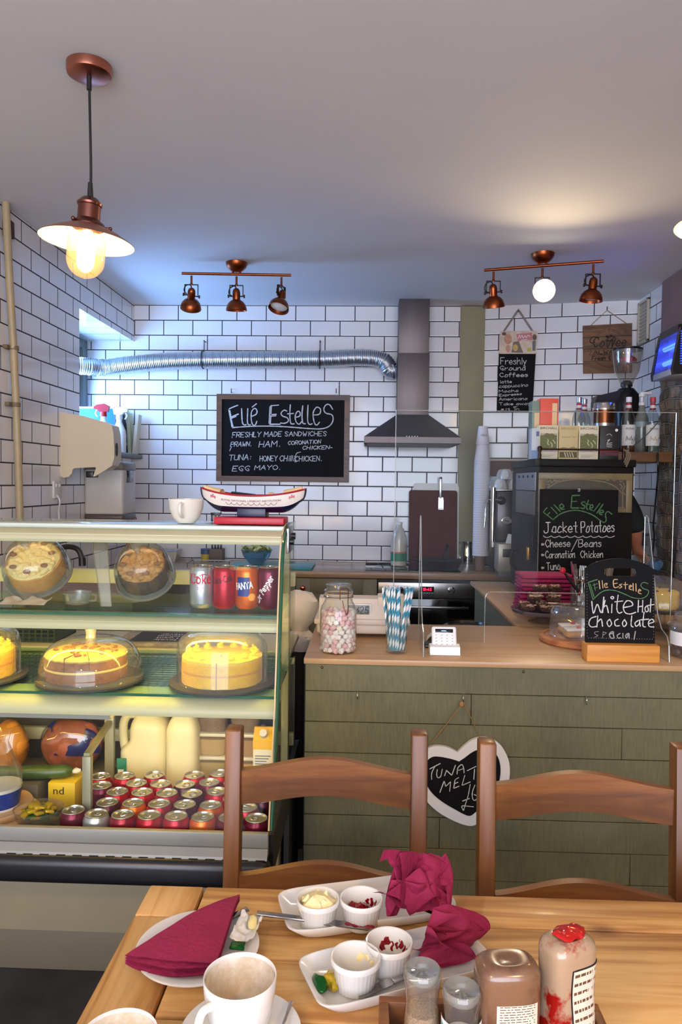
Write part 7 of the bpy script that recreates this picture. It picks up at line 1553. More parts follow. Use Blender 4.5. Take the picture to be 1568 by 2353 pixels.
tilted_cake(82, 1338, 2.105, .078, 'pale yellow frosted cake with nuts, tilted on the upper shelf at far left', 'clear dome over the tilted pale yellow cake', mat('vanilla_sponge', (212, 154, 70), .8, var=.15, scale=40), mat('pale_frosting', (246, 218, 142), .6), grey_al, 3, 0)
tilted_cake(330, 1348, 2.105, .070, 'toffee nut cake tilted on the upper shelf beside the silver can', 'clear dome over the tilted toffee nut cake', mat('choc_sponge', (70, 48, 34), .8, var=.2, scale=40), mat('toffee_flakes', (196, 142, 72), .6, var=.3, scale=60), grey_al, 7, 1)
k = MB(); q = [WY(212, 1246, 2.03), WY(246, 1246, 2.03), WY(256, 1400, 1.99), WY(232, 1402, 1.99)]; k.add(q + [v + Vector((0, .004, 0)) for v in q], [(0, 1, 2, 3), (4, 5, 6, 7), (0, 1, 5, 4), (1, 2, 6, 5), (2, 3, 7, 6), (3, 0, 4, 7)])
k.v = [Vector((v.x, v.y, max(v.z, S1Z + .0005))) for v in k.v]; k = MB().add(k.v, k.f)
for a, b in ((0, 3), (1, 2)): k.cyl(k.v[a], k.v[b], .0016, n=6)
tag(obj('acrylic_divider', k, edgeac and glass('divider_acrylic', (238, 236, 226), .08, .5, .05, body=.12, bodycol=(220, 214, 190)), world=True, smooth=0), 'slanting clear acrylic divider between the two tilted cakes', 'divider')
k = MB().grid(lambda u, v: (WY(0, 1390, 2.0).x + .13 * u, 1.985 + .06 * v, S1Z + .0015 + .016 * v * (.6 + .4 * math.sin(u * 14)) + .010 * v * mnoise.noise(Vector((u * 6, v * 2, 0)))), 26, 8); tag(obj('parchment', k, mat('parchment', (214, 196, 170), .8), world=True), 'crumpled sheet of baking paper in front of the pale yellow cake', 'paper')
ga = WY(178, 1385, 2.03); gp = thing('glass_cup', 'small clear handled cup on the upper shelf right of the pale cake', 'cup', (ga.x, 2.03, S1Z + .0005)); obj('bowl', MB().lathe([(0, .002), (.03, 0), (.034, .004), (.039, .032), (.037, .032), (.031, .006), (0, .005)], 32, cap=False), cg, gp); obj('handle', MB().tube(smooth_pts([(.036, 0, .026), (.052, 0, .024), (.05, 0, .01), (.034, 0, .008)], 4), .003, 8), cg, gp)

# ---- middle shelf: three domed cakes
def slate_plate(x, y, label, r=.143):
 k = MB().lathe([(0, 0), (r * .98, 0), (r, .002), (r, .0075), (r * .985, .009), (0, .009)], 64); return tag(obj('slate_plate', k, mat('slate', (58, 58, 56), .7, var=.25, scale=16, bump=.3), loc=(x, y, S2Z + .0005)), label, 'plate')
P2 = S2Z + .010
x2, x3, x1 = WY(209, 1560, 1.99).x, WY(511, 1560, 1.99).x, WY(-62, 1560, 1.99).x
for x, lb in ((x2, 'round slate plate under the domed brown cake'), (x3, 'round slate plate under the yellow cake at the right'), (x1, 'round slate plate at the far left edge of the middle shelf')): slate_plate(x, 1.99, lb)
def wedge_cake(k, r, h, a0, a1, n=40):
 vs = [(0, 0, 0)] + [(r * math.cos(a0 + (a1 - a0) * i / n), r * math.sin(a0 + (a1 - a0) * i / n), 0) for i in range(n + 1)]; m = len(vs)
 k.add(vs + [(x, y, h) for x, y, _ in vs], [tuple(range(m))[::-1], tuple(range(m, 2 * m))] + [(i, (i + 1) % m, (i + 1) % m + m, i + m) for i in range(m)])
cw = thing('cake', 'brown coffee cake with nut topping under the big knobbed dome', 'cake', (x2 - .012, 1.99, P2))
k = MB().lathe([(0, 0), (.105, 0), (.108, .004), (.107, .058), (.10, .061), (0, .061)], 56); k.jitter(.0025, 60); obj('sponge', k, mat('coffee_sponge', (156, 96, 40), .85, var=.3, scale=70, bump=.4), cw)
obj('cream_layer', MB().lathe([(.1085, .030), (.1095, .033), (.1085, .036)], 56, cap=False), mat('buttercream', (240, 206, 112), .6), cw)
k = MB().lathe([(0, .060), (.106, .059), (.109, .064), (.104, .071), (0, .073)], 56); k.jitter(.003, 60); obj('frosting', k, mat('gold_frosting', (240, 196, 96), .6), cw)
k = MB(); r4 = random.Random(2)
for i in range(60): a = r4.uniform(0, 6.28); q = .085 * math.sqrt(r4.random()); k.sphere((q * math.cos(a), q * math.sin(a), .075), r4.uniform(.003, .007), 7, 5, (1.3, 1, .6))
k.jitter(.002, 90); obj('nut_crumbs', k, mat('nut_topping', (132, 78, 46), .7, var=.4, scale=90), cw)
k = MB()
for a in (-1.75, -1.15): k.box(.02, .1075, -.0007, .0007, .001, .0735); k.rot(a, 'Z', (0, 0, 0), len(k.v) - 8)
obj('cut_line', k, mat('cut_dark', (96, 58, 26), .9), cw)
dm2 = thing('glass_dome', 'big clear cake dome with a flared knob, centre of the middle shelf', 'dome', (x2, 1.99, P2)); R = .138
obj('shell', MB().lathe([(R + .002, 0), (R + .003, .003), (R, .008)] + [(R * math.cos(a) ** .55, .008 + .100 * math.sin(a) ** .95) for a in [i * PI / 36 for i in range(1, 18)]] + [(.012, .1085)], 64, cap=False), cg, dm2)
obj('knob', MB().lathe([(.016, .106), (.014, .112), (.013, .120), (.018, .140), (.023, .158), (.022, .161), (.017, .160), (.008, .128), (0, .123)], 32, cap=False), glass('knob_glass', (240, 244, 244), .12, .9, .02, body=.22, bodycol=(236, 232, 222)), dm2)
yw = mat('yellow_sponge', (250, 186, 22), .85, var=.18, scale=80, bump=.4, bscale=160); yf = mat('lemon_frosting', (246, 204, 60), .55)
def yellow_cake(x, label, dlabel, a0, a1, r=.109):
 c = thing('cake', label, 'cake', (x, 1.99, P2)); k = MB(); wedge_cake(k, r, .060, a0, a1); k.jitter(.0022, 60); obj('sponge', k, yw, c)
 k = MB(); k.grid(lambda u, v: ((r + .0006) * math.cos(a0 + (a1 - a0) * u), (r + .0006) * math.sin(a0 + (a1 - a0) * u), .030 + .006 * v), 50, 2); obj('cream_layer', k, mat('lemon_curd', (224, 150, 20), .5), c)
 k = MB(); n = 15
 wedge_cake(k, r * .99, .010, a0 + .01, a1 - .01); k.mv(0, 0, .058); k.jitter(.003, 60); obj('frosting', k, yf, c)
 for i in range(n):
  a = a0 + (a1 - a0) * (i + .5) / n; kk = MB()
  for j in range(5): kk.lathe([(.0125 - j * .0024, -.001), (.0135 - j * .0024, .002), (.0115 - j * .0024, .0045)], 12, (.002 * math.cos(j * 2.1), .002 * math.sin(j * 2.1), j * .0038))
  kk.mv(r * .84 * math.cos(a), r * .84 * math.sin(a), .067); obj('piped_rosette', kk, yf, c)
 k = MB().box(.01, r + .0012, -.0009, .0009, .001, .070); k.rot(-1.52, 'Z'); obj('cut_line', k, mat('cut_amber', (150, 92, 16), .9), c)
 d = thing('glass_dome', dlabel, 'dome', (x, 1.99, P2)); R = .1225
 obj('shell', MB().lathe([(R, 0), (R + .002, .002), (R, .005), (R, .088), (R * .97, .106), (R * .88, .120), (R * .72, .129), (R * .4, .134), (.006, .135)], 60, cap=False), cg, d)
yellow_cake(x3, 'yellow lemon cake with piped rosettes, sliced, at the right of the middle shelf', 'clear cylindrical dome over the yellow lemon cake at the right', -4.25, 2.03)
yellow_cake(x1, 'yellow cake cut off by the left edge of the photo on the middle shelf', 'clear cylindrical dome over the yellow cake at the left edge', -3.2, 3.0)

# ---- lower well: cans
rows = [(415, 610, 'silver'), (535, 610, 'darkred'), (657, 612, 'red'), (780, 612, 'red'), (955, 615, 'orange'), (1075, 618, 'purple'), (1325, 617, 'purple'),
  (398, 560, 'purple'), (515, 565, 'dark'), (632, 568, 'orange'), (750, 568, 'red'), (890, 580, 'dark'), (1030, 568, 'orange'), (1140, 570, 'red'), (1262, 572, 'red'), (1392, 585, 'dark'),
  (605, 520, 'red'), (717, 522, 'red'), (835, 525, 'red'), (945, 525, 'dark'), (1060, 518, 'red'), (1185, 520, 'red'), (575, 470, 'purple'), (683, 475, 'red'), (805, 478, 'red'), (918, 485, 'dark'), (1032, 472, 'purple'), (1125, 465, 'red'),
  (537, 430, 'red'), (660, 430, 'red'), (765, 436, 'red'), (978, 435, 'red'), (1090, 428, 'red')]
CZ = DK + .0005; P = [WZ(x / 2.24, 1600 + y / 2.24, CZ + .115) for x, y, _ in rows]; P = [Vector((p.x, p.y, 0)) for p in P]
for it in range(900):
 for i in range(len(P)):
  for j in range(i + 1, len(P)):
   d = P[j] - P[i]; L_ = max(d.length, 1e-4)
   if L_ < .0672: s = d / L_ * (.0672 - L_) * .5; P[i] = P[i] - s; P[j] = P[j] + s
 for i_, p in enumerate(P):
  d = p - POST
  if d.length < .05: P[i_] = p = p + d.normalized() * (.05 - d.length)
  p.x = max(min(p.x, DX1 - .043), -.733 if p.y < 2.0 else -9); p.y = max(p.y, 1.80)
ordn = ['first', 'second', 'third', 'fourth', 'fifth', 'sixth', 'seventh', 'eighth', 'ninth']; rown = ['front', 'second', 'third', 'fourth', 'rear']; cnts = [7, 9, 6, 6, 5]
colw = {'silver': 'silver', 'red': 'red', 'darkred': 'dark red', 'orange': 'orange', 'purple': 'purple-red', 'dark': 'dark maroon'}
protos = {}; n = 0
for r_i, cnt in enumerate(cnts):
 for j in range(cnt):
  c = rows[n][2]; lb = '%s soda can, %s from the left in the %s row of the lower well' % (colw[c], ordn[j], rown[r_i]); loc = (P[n].x, P[n].y, CZ); rz = rnd.uniform(0, 6)
  if c not in protos: protos[c] = can(c, loc, lb, rz, 'cans in the lower well')
  else: dup(protos[c], loc, rz, lb)
  n += 1
# milk jugs
def big_jug(x, y, w_, d_, h, label, handle=True):
 t = thing('milk_jug', label, 'jug', (x, y, CZ), group='milk jugs'); mm_ = mat('hdpe_milk', (232, 222, 176), .4, sub=.15)
 def P_(u, v):
  a = 2 * PI * u; z = v * h; e = 4.0; cx, sx = math.cos(a), math.sin(a); f = (abs(cx) ** e + abs(sx) ** e) ** (-1 / e)
  s_ = 1 if v < .74 else max(.16, 1 - .84 * ((v - .74) / .26) ** 1.8); s_ *= min(1, .9 + v * 3); q_ = min(1, max(0, (v - .50) / .12)); x = w_ / 2 * f * cx * s_; x *= (1 - .42 * q_ * q_ * (3 - 2 * q_)) if (handle and x < 0) else 1; return Vector((x, d_ / 2 * f * sx * s_, z))
 k = MB().grid(P_, 40, 26, closeu=True); obj('body', k, mm_, t, smooth=70)
 obj('lid', MB().lathe([(0, h - .004), (.02, h - .004), (.02, h + .012), (0, h + .013)], 24), mat('green_lid', (40, 128, 80), .4), t)
 if handle: obj('handle', MB().tube(smooth_pts([(-w_ * .20, -d_ * .12, h * .90), (-w_ * .36, -d_ * .12, h * .89), (-w_ * .46, -d_ * .12, h * .80), (-w_ * .47, -d_ * .12, h * .64), (-w_ * .44, -d_ * .1, h * .50)], 5), .0135, 12), mm_, t)
 return t
q1, q2 = WY(337, 1700, 2.22), WY(424, 1700, 2.20); hz_ = WY(337, 1650, 2.2).z - CZ + .035
j1 = big_jug(q1.x, 2.225, .146, .12, hz_, 'large handled plastic milk jug behind the cans in the lower well')
k = MB().box(-.0735, -.045, -.0625, -.058, .045, .115, .001); lb_ = obj('label', k, mat('green_label', (40, 128, 96), .5, var=.3, scale=60), j1); k = MB().box(-.069, -.052, -.0632, -.0622, .055, .082); obj('label_panel', k, paper, j1)
big_jug(q2.x, 2.20, .098, .10, hz_ + .005, 'narrower plastic milk jug right of the handled jug', False)
# tubs with lids
tubg = glass('tub_plastic', (242, 238, 226), .05, .4, .1, body=.08, bodycol=(226, 220, 200))
def tub(px, z0, w_, d_, h, label, fill, yy=2.24):
 x = WY(px, 1700, yy).x; t = thing('plastic_tub', label, 'tub', (x, yy, z0), group='plastic tubs')
 def P_(u, v): a = 2 * PI * u; cx, sx = math.cos(a), math.sin(a); f = (abs(cx) ** 5 + abs(sx) ** 5) ** -.2; s_ = .86 + .14 * v; return Vector((w_ / 2 * f * cx * s_, d_ / 2 * f * sx * s_, v * h))
 obj('box', MB().grid(P_, 32, 4, closeu=True), tubg, t, smooth=60); k = MB().grid(lambda u, v: P_(u, v * .8) * .97 + Vector((0, 0, .002)), 32, 4, closeu=True); k.add([v for v in k.v[-32:]], [tuple(range(32))]); obj('filling', k, mat(*fill), t, smooth=60)
 obj('lid', MB().box(-w_ / 2 - .003, w_ / 2 + .003, -d_ / 2 - .003, d_ / 2 + .003, h - .002, h + .009, .004), mat('tub_lid', (214, 206, 178), .35), t); return t
tz1 = WY(490, 1778, 2.24).z; th_ = .062
stt = tag(obj('tub_crate', MB().box(WY(472, 1700, 2.24).x, DX1 - .05, 2.185, 2.30, CZ, tz1 - .001, .004), mat('crate_grey', (90, 86, 76), .6), world=True), 'low grey crate behind the cans carrying the stacked tubs', 'crate')
fills = [('mayo_fill', (224, 208, 150), .6), ('salad_fill', (206, 180, 128), .7), ('custard_fill', (232, 200, 112), .6), ('coleslaw_fill', (190, 150, 100), .7)]
for ci, px in enumerate((492, 567)):
 for l_ in range(3 if ci == 0 else 3):
  tub(px, tz1 + .0005 + l_ * (th_ + .0096), .098, .095, th_, 'clear lidded food tub, %s of the %s stack in the lower well' % (['bottom', 'middle', 'top'][l_], ['left', 'right'][ci]), fills[(ci * 2 + l_) % 4] if l_ < 2 else ('empty_fill', (120, 96, 66), .7))
ca_ = WY(615, 1720, 2.18); ct2 = thing('juice_carton', 'white and yellow drinks carton at the right end of the lower well', 'carton', (ca_.x - .006, 2.16, CZ)); chz = WY(615, 1670, 2.16).z - CZ; w_ = .030
obj('carton', MB().box(-w_, w_, -.03, .03, 0, chz * .86, .001), mat('carton_white', (226, 220, 196), .5), ct2); k = MB().prism([(-.03, chz * .86), (.03, chz * .86), (.004, chz), (-.004, chz)], 2 * w_, lambda u, v, w: (-w_ + w, u, v)); obj('gable', k, mat('carton_yellow', (236, 186, 40), .5), ct2, smooth=0)
obj('yellow_band', MB().box(-w_ - .0006, w_ + .0006, -.0306, .0306, chz * .74, chz * .862), mat('carton_yellow', (236, 186, 40), .5), ct2); obj('cap', MB().cyl((0, -.02, chz * .92), (0, -.034, chz * .97), .011, n=18), whitepl, ct2)
k = MB()
for i in range(9): k.box(-w_ + .006, w_ - .008 - .006 * (i % 3), -.0304, -.0301, chz * (.66 - i * .035) - .003, chz * (.66 - i * .035))
obj('small_print', k, mat('grey_print', (120, 116, 122), 0.7), ct2)
# cold meats, cheese, cucumber etc. at the left of the well
wrapm = glass('cling_wrap', (250, 250, 246), .10, .65, .05)
def lumpy(name, label, cat, c, r, sc, m, seed, amp=.02, fq=18, wrap=True, grp=None, rzz=0.0):
 t = thing(name, label, cat, c, rzz, grp); k = MB().sphere((0, 0, r * sc[2]), r, 28, 18, sc); k.jitter(amp, fq, 0, seed); k.v = [Vector((v.x, v.y, max(v.z, 0.0))) for v in k.v]; obj('contents', k, m, t, smooth=180)
 if wrap: k2 = MB().sphere((0, 0, r * sc[2]), r * 1.06, 28, 18, sc); k2.jitter(amp * 1.2, fq * 1.5, 0, seed + 3); k2.v = [Vector((v.x, v.y, max(v.z, 0.0))) for v in k2.v]; obj('plastic_wrap', k2, wrapm, t, smooth=180)
 return t
o_ = WY(52, 1730, 2.25)
tag(obj('well_shelf', MB().box(DX0 + .01, WY(238, 1790, 2.2).x, 2.13, 2.38, CZ, WY(100, 1792, 2.2).z, .004), mat('shelf_dull', (140, 128, 90), .5), world=True), 'raised dull step at the back left of the lower well', 'shelf')
SZ = WY(100, 1792, 2.2).z + .0005
lumpy('cheese_bag', 'bag of orange cheese at the far left of the lower well', 'bag', (WY(18, 1700, 2.26).x, 2.27, SZ), .066, (.88, .80, 1.2), mat('orange_cheese', (222, 142, 30), .6, var=.15, scale=20), 1, .011)
lumpy('cheese_bag', 'smaller flat bag of orange cheese above the cucumber', 'bag', (WY(84, 1770, 2.14).x, 2.142, SZ), .050, (1.25, .62, .6), mat('orange_cheese', (222, 142, 30), .6, var=.15, scale=20), 2, .009)
hm = lumpy('meat_pack', 'large printed plastic pack of pink cooked meat in the lower well', 'pack', (WY(164, 1700, 2.28).x, 2.285, SZ), .096, (1.02, .58, .86), mat('pink_meat', (166, 92, 66), .55, var=.3, scale=18), 5, .011, 16)
def blue_pack_mat():
 k = NT('blue_printed_wrap'); tc = k.n('ShaderNodeTexCoord'); mp = k.n('ShaderNodeMapping'); mp.inputs['Rotation'].default_value = (0, .6, 0); k.l(tc.outputs['Object'], mp.inputs[0])
 wv = k.n('ShaderNodeTexNoise', Scale=13.0, Detail=1.0, Distortion=.4); k.l(mp.outputs[0], wv.inputs['Vector']); r = k.n('ShaderNodeValToRGB'); e = r.color_ramp.elements; e[0].position = .0; e[1].position = .52; r.color_ramp.interpolation = 'CONSTANT'
 e[0].color = (0, 0, 0, 1); e[1].color = (1, 1, 1, 1); k.l(wv.outputs[0], r.inputs[0]); tr = k.n('ShaderNodeBsdfTransparent'); k.b.inputs['Base Color'].default_value = rgba((36, 42, 104)); k.b.inputs['Roughness'].default_value = .25
 m = k.n('ShaderNodeMixShader'); k.l(r.outputs[0], m.inputs[0]); k.l(tr.outputs[0], m.inputs[1]); k.l(k.b.outputs[0], m.inputs[2]); k.l(m.outputs[0], k.out.inputs[0]); return k.m
k2 = MB().grid(lambda u, v: (.115 * 1.075 * 1.05 * math.sin((u - .5) * 2.4) * math.sin(.5 + 1.25 * v), -.074 * math.cos((u - .5) * 2.4) * math.sin(.5 + 1.25 * v), .083 + .093 * math.cos(.5 + 1.25 * v)), 24, 10); k2.xf(Matrix.Diagonal((.82, .80, .97, 1))); k2.jitter(.005, 24, 0, 4); obj('printed_band', k2, blue_pack_mat(), hm, smooth=180)
cu0, cu1 = WY(20, 1800, 2.0), WY(162, 1800, 2.03); k = MB().tube(smooth_pts([(cu0.x - .06, 2.02, .612), (cu0.x, 2.01, .612), ((cu0.x + cu1.x) / 2, 2.02, .613), (cu1.x - .02, 2.04, .611), (cu1.x, 2.045, .61)], 6), [.019] * 19 + [.016, .013, .010, .007, .004, .003], 16)
yb = thing('yellow_box', 'yellow card box lettered in black under the cucumber', 'box', (WY(148, 1815, 2.03).x, 2.05, CZ)); obj('carton', MB().box(-.038, .038, -.04, .05, 0, .100, .001), mat('card_yellow', (226, 190, 30), .5), yb); k = MB(); print_text(k, 'nd', .03, lambda u, v: (-.008 + u, -.0408, .068 + v), .03); obj('lettering', k, ink, yb, smooth=0)
crate2 = tag(obj('cutting_board', MB().box(DX0 + .06, WY(100, 1815, 2.02).x - .002, 1.99, 2.08, CZ, .606, .004), mat('crate_grey', (90, 86, 76), .6), world=True), 'grey block under the left end of the cucumber', 'block')
cc_ = thing('cucumber', 'plastic-wrapped cucumber lying across the lower well', 'cucumber', (cu1.x - .1, 2.02, .607)); obj('fruit', k := MB().tube(smooth_pts([(cu0.x - .06, 2.02, .6265), (cu0.x, 2.02, .6265), ((cu0.x + cu1.x) / 2, 2.03, .6265), (cu1.x - .02, 2.045, .6255), (cu1.x, 2.05, .6245)], 6), [.019] * 19 + [.017, .015, .012, .009, .006, .004], 16), mat('cucumber_green', (62, 84, 34), .35, var=.3, scale=30, bump=.2), cc_, world=True)
k = MB().sphere((cu1.x + .008, 2.05, .6255), .008, 10, 8, (1.6, 1, .8)); k.jitter(.004, 120); obj('twisted_wrap', k, mat('wrap_white', (206, 206, 190), .4), cc_, world=True)
for l_, (dz, dx, r_, lb) in enumerate(((0, 0, .118, 'lower round wooden board in the left front of the lower well'), (.0185, -.01, .112, 'upper round wooden board carrying the cream tub'))):
 zb_ = .5555 + dz; tag(obj('round_board', MB().lathe([(0, 0), (r_ * .98, 0), (r_, .004), (r_, .014), (r_ * .98, .018), (0, .018)], 48), wood('board_pale', [(214, 172, 128), (200, 156, 112), (182, 136, 92)], 'X', 1.2, .5, 4), loc=(WY(-26, 1850, 1.88).x + dx, 1.895, zb_)), lb, 'board')
tag(obj('baking_tray', MB().box(DX0 + .04, WY(141, 1890, 1.86).x, 1.79, 1.955, CZ, .555, .006), mat('tray_pewter', (104, 100, 92), .4, .6), world=True), 'dull metal tray under the round boards in the lower well', 'tray')
tb_ = thing('cream_tub', 'white tub with a blue printed band on the upper round board', 'tub', (WY(-8, 1800, 1.87).x, 1.885, .5925)); obj('pot', MB().lathe([(0, 0), (.048, 0), (.056, .055), (.056, .058), (0, .058)], 40), whitepl, tb_); obj('blue_band', MB().lathe([(.0495, .006), (.0565, .050)], 40, cap=False), mat('tub_blue', (30, 52, 124), .4, var=.5, scale=40), tb_)
k = MB().lathe([(.057, .055), (.052, .09), (.038, .13), (.026, .17), (.03, .19)], 32, cap=False); k.jitter(.012, 30, 0, 2); obj('plastic_film', k, wrapm, tb_, smooth=180)
tr_ = thing('plastic_tray', 'clear shallow plastic tray of foil-wrapped butter pats in the lower well', 'tray', (WY(84, 1870, 1.86).x, 1.872, .5555)); k = MB().lathe([(0, .002), (.050, 0), (.054, .004), (.064, .042), (.062, .042), (.052, .006), (0, .005)], 40, cap=False, sx=1.0, sy=.9); obj('dish', k, tubg, tr_)
for i in range(26):
 c = ('pat_gold', (206, 170, 34)) if i % 3 else ('pat_green', (34, 120, 40)); a = i * 2.4; rr_ = .043 * math.sqrt(i / 26); kk = MB().box(-.012, .012, -.009, .009, -.004, .004, .003); kk.jitter(.003, 90, 0, i); kk.rot(rnd.uniform(0, 3), 'Z'); kk.rot(rnd.uniform(-.6, .6), 'X')
 if i == 0: pg_ = None
 o = obj('butter_pat', kk, mat(c[0], c[1], .3, .4), loc=(tr_.location.x + rr_ * math.cos(a), 1.872 + rr_ * .9 * math.sin(a), .5555 + .018 + .026 * (1 - i / 26) + .004 * (i % 3))); tag(o, '%s foil butter pat in the clear tray' % ('gold' if i % 3 else 'green'), 'butter pat', 'foil butter pats')

# ---- seen through the cabinet: things on the rear worktop
WB = WT + .0005
sw = thing('sink_worktop', 'oak worktop run along the left wall behind the cake cabinet', 'worktop', (-1.34, 3.94, 0)); obj('worktop_slab', MB().box(LX + .002, -1.08, 3.425, 4.466, WT - .038, WT, .004), topwood, sw, world=True); obj('body', MB().box(LX + .002, -1.10, 3.43, 4.46, 0, WT - .0385), sage, sw, world=True)
k = thing('tap', 'black swan-neck tap seen through the left of the cabinet glass', 'tap', (-1.555, 3.58, WB)); obj('spout', MB().tube(smooth_pts([(-1.555, 3.58, WB), (-1.555, 3.58, 1.03), (-1.53, 3.57, 1.10), (-1.47, 3.56, 1.125), (-1.41, 3.55, 1.115), (-1.385, 3.545, 1.07)], 6), .013, 12), mat('tap_black', (26, 25, 24), .35), k, world=True); obj('nozzle', MB().cyl((-1.385, 3.545, 1.075), (-1.383, 3.544, 1.035), .017, n=16), blackpl, k, world=True)
def newspaper(x0, y0, w_, d_, z, label, seed, rz=0.0):
 t = thing('newspaper', label, 'newspaper', (x0, y0, z), rz, 'newspapers'); k = MB()
 for i in range(5): k.box(-w_ / 2 + .004 * i, w_ / 2 - .003 * i, -d_ / 2, d_ / 2, i * .0035, i * .0035 + .003, .001)
 k.jitter(.003, 20, 0, seed); obj('pages', k, mat('newsprint', (150, 142, 132), .9, var=.35, scale=34), t); return t
newspaper(-1.355, 3.98, .42, .30, WB + .002, 'folded newspapers on the left worktop behind the acrylic divider', 1, .05); newspaper(-1.34, 3.98, .36, .25, WB + .027, 'upper newspaper of the pile on the left worktop', 2, -.08)
mt = thing('loaf_tin', 'steel loaf tin on the rear worktop behind the tilted toffee cake', 'tin', (WY(372, 1275, 4.85).x, 4.90, WB)); obj('tin', MB().prism([(-.09, 0), (.09, 0), (.105, .075), (-.105, .075)], .12, lambda u, v, w: (u, w - .06, v)), steel, mt, smooth=0); obj('rim', MB().tube([(-.106, -.062, .075), (.106, -.062, .075), (.106, .062, .075), (-.106, .062, .075)], .004, 6, closed=True), steel, mt)
wr_k = thing('drying_rack', 'wire drying rack on the rear worktop seen behind the tilted cake', 'rack', (-.995, 4.62, WB)); k = MB()
for i in range(10): k.cyl((-.117 + i * .026, -.09, .03), (-.17 + i * .026, .09, .03), .0022, n=5)
k.tube([(-.12, -.09, .03), (.12, -.09, .03), (.12, .09, .03), (-.12, .09, .03)], .003, 6, closed=True); obj('grid', k, steel, wr_k)
for x in (-.115, .115):
 for y in (-.085, .085): obj('foot', MB().cyl((x, y, 0), (x, y, .031), .003, n=6), steel, wr_k)
rc = thing('red_tub', 'red plastic tub in the left corner of the rear worktop', 'tub', (-1.535, 4.93, WB)); obj('tub', MB().lathe([(0, 0), (.05, 0), (.058, .08), (.052, .085), (0, .085)], 28), mat('tub_red', (150, 40, 40), .5), rc); obj('lid', MB().lathe([(0, .084), (.06, .084), (.06, .096), (0, .097)], 28), mat('tub_red_lid', (120, 30, 34), .5), rc)
kb_ = thing('knife_block', 'dark knife block on the rear worktop behind the salad bowl', 'knife block', (WY(497, 1275, 4.92).x, 4.95, WB)); obj('block', MB().box(-.045, .045, -.05, .05, 0, .085, .004), mat('block_brown', (110, 92, 84), .6), kb_)
for i in range(4): obj('handle', MB().box(-.036 + i * .02, -.026 + i * .02, -.02, .0, .084, .112, .002), blackpl, kb_)
yt = thing('mustard_tub', 'small blue and yellow tub on the rear worktop left of the knife block', 'tub', (WY(471, 1280, 4.9).x, 4.93, WB)); obj('pot', MB().lathe([(0, 0), (.03, 0), (.032, .05), (0, .05)], 24), mat('mustard', (206, 176, 60), .5), yt); obj('lid', MB().lathe([(0, .0495), (.034, .0495), (.034, .085), (0, .086)], 24), mat('tub_blue2', (70, 92, 130), .5), yt)
sb = thing('salad_bowl', 'clear bowl of lettuce on the teal chopping board behind the cabinet', 'bowl', (WY(590, 1280, 4.68).x, 4.68, WT + .0145)); obj('bowl', MB().lathe([(0, .002), (.04, 0), (.045, .004), (.085, .05), (.10, .095), (.098, .095), (.082, .052), (.042, .008), (0, .006)], 40, cap=False), glass('bowl_glass', (214, 230, 240), .1, .6, body=.1, bodycol=(150, 190, 220)), sb)
k = MB()
for i in range(9): a = i * .7; k.grid(lambda u, v: (.05 * math.cos(a) + (u - .5) * .09, .05 * math.sin(a) + (v - .5) * .07, .085 + .012 * (i % 3) + .014 * math.sin(u * 9 + i) * math.cos(v * 8)), 9, 8)
obj('lettuce', k, mat('lettuce', (206, 200, 128), .6, var=.2, scale=40), sb, smooth=180)
# rear shelf of the cabinet: newspapers and green crate behind the cakes
np_ = thing('newspaper', 'black-headline newspaper lying behind the brown domed cake', 'newspaper', (WY(360, 1480, 2.50).x, 2.50, .9035)); k = MB().box(-.12, .12, -.10, .10, 0, .014, .004); k.jitter(.004, 20); obj('pages', k, mat('newsprint', (150, 142, 132), .9, var=.35, scale=34), np_)
obj('headline_panel', MB().box(-.07, .10, -.08, .07, .0165, .0175), mat('headline_dark', (40, 38, 38), .8), np_)
k = MB()
for i, t_ in enumerate(('never', 'school', 'I went', 'lovely')): print_text(k, t_, .034, lambda u, v: (.045 - u, .035 - i * .03 - v * .8, .0185), .075)
obj('headline', k, whiteink, np_, smooth=0)
tag(obj('work_ledge', MB().box(DX0, DX1 - .02, 2.388, 2.66, .885, .903, .003), cream, world=True), 'cream ledge along the back of the cake cabinet', 'ledge')
gcr = thing('green_crate', 'dark green lattice crate behind the left-hand domed cakes', 'crate', (WY(35, 1470, 2.50).x, 2.52, .9035)); k = MB(); 
for i in range(16):
 k.box(-.16 + i * .0213, -.154 + i * .0213, -.08, -.077, 0, .085)
for i in range(7): k.box(-.16, .166, -.0802, -.0768, i * .0138, i * .0138 + .004)
obj('front_lattice', k, mat('crate_green', (34, 56, 44), .5), gcr); k = MB().box(-.16, .166, -.077, .1, 0, .004); k.box(-.16, -.157, -.077, .1, 0, .085); k.box(.163, .166, -.077, .1, 0, .085); k.box(-.16, .166, .097, .1, 0, .085); obj('shell', k, mat('crate_green', (34, 56, 44), .5), gcr)

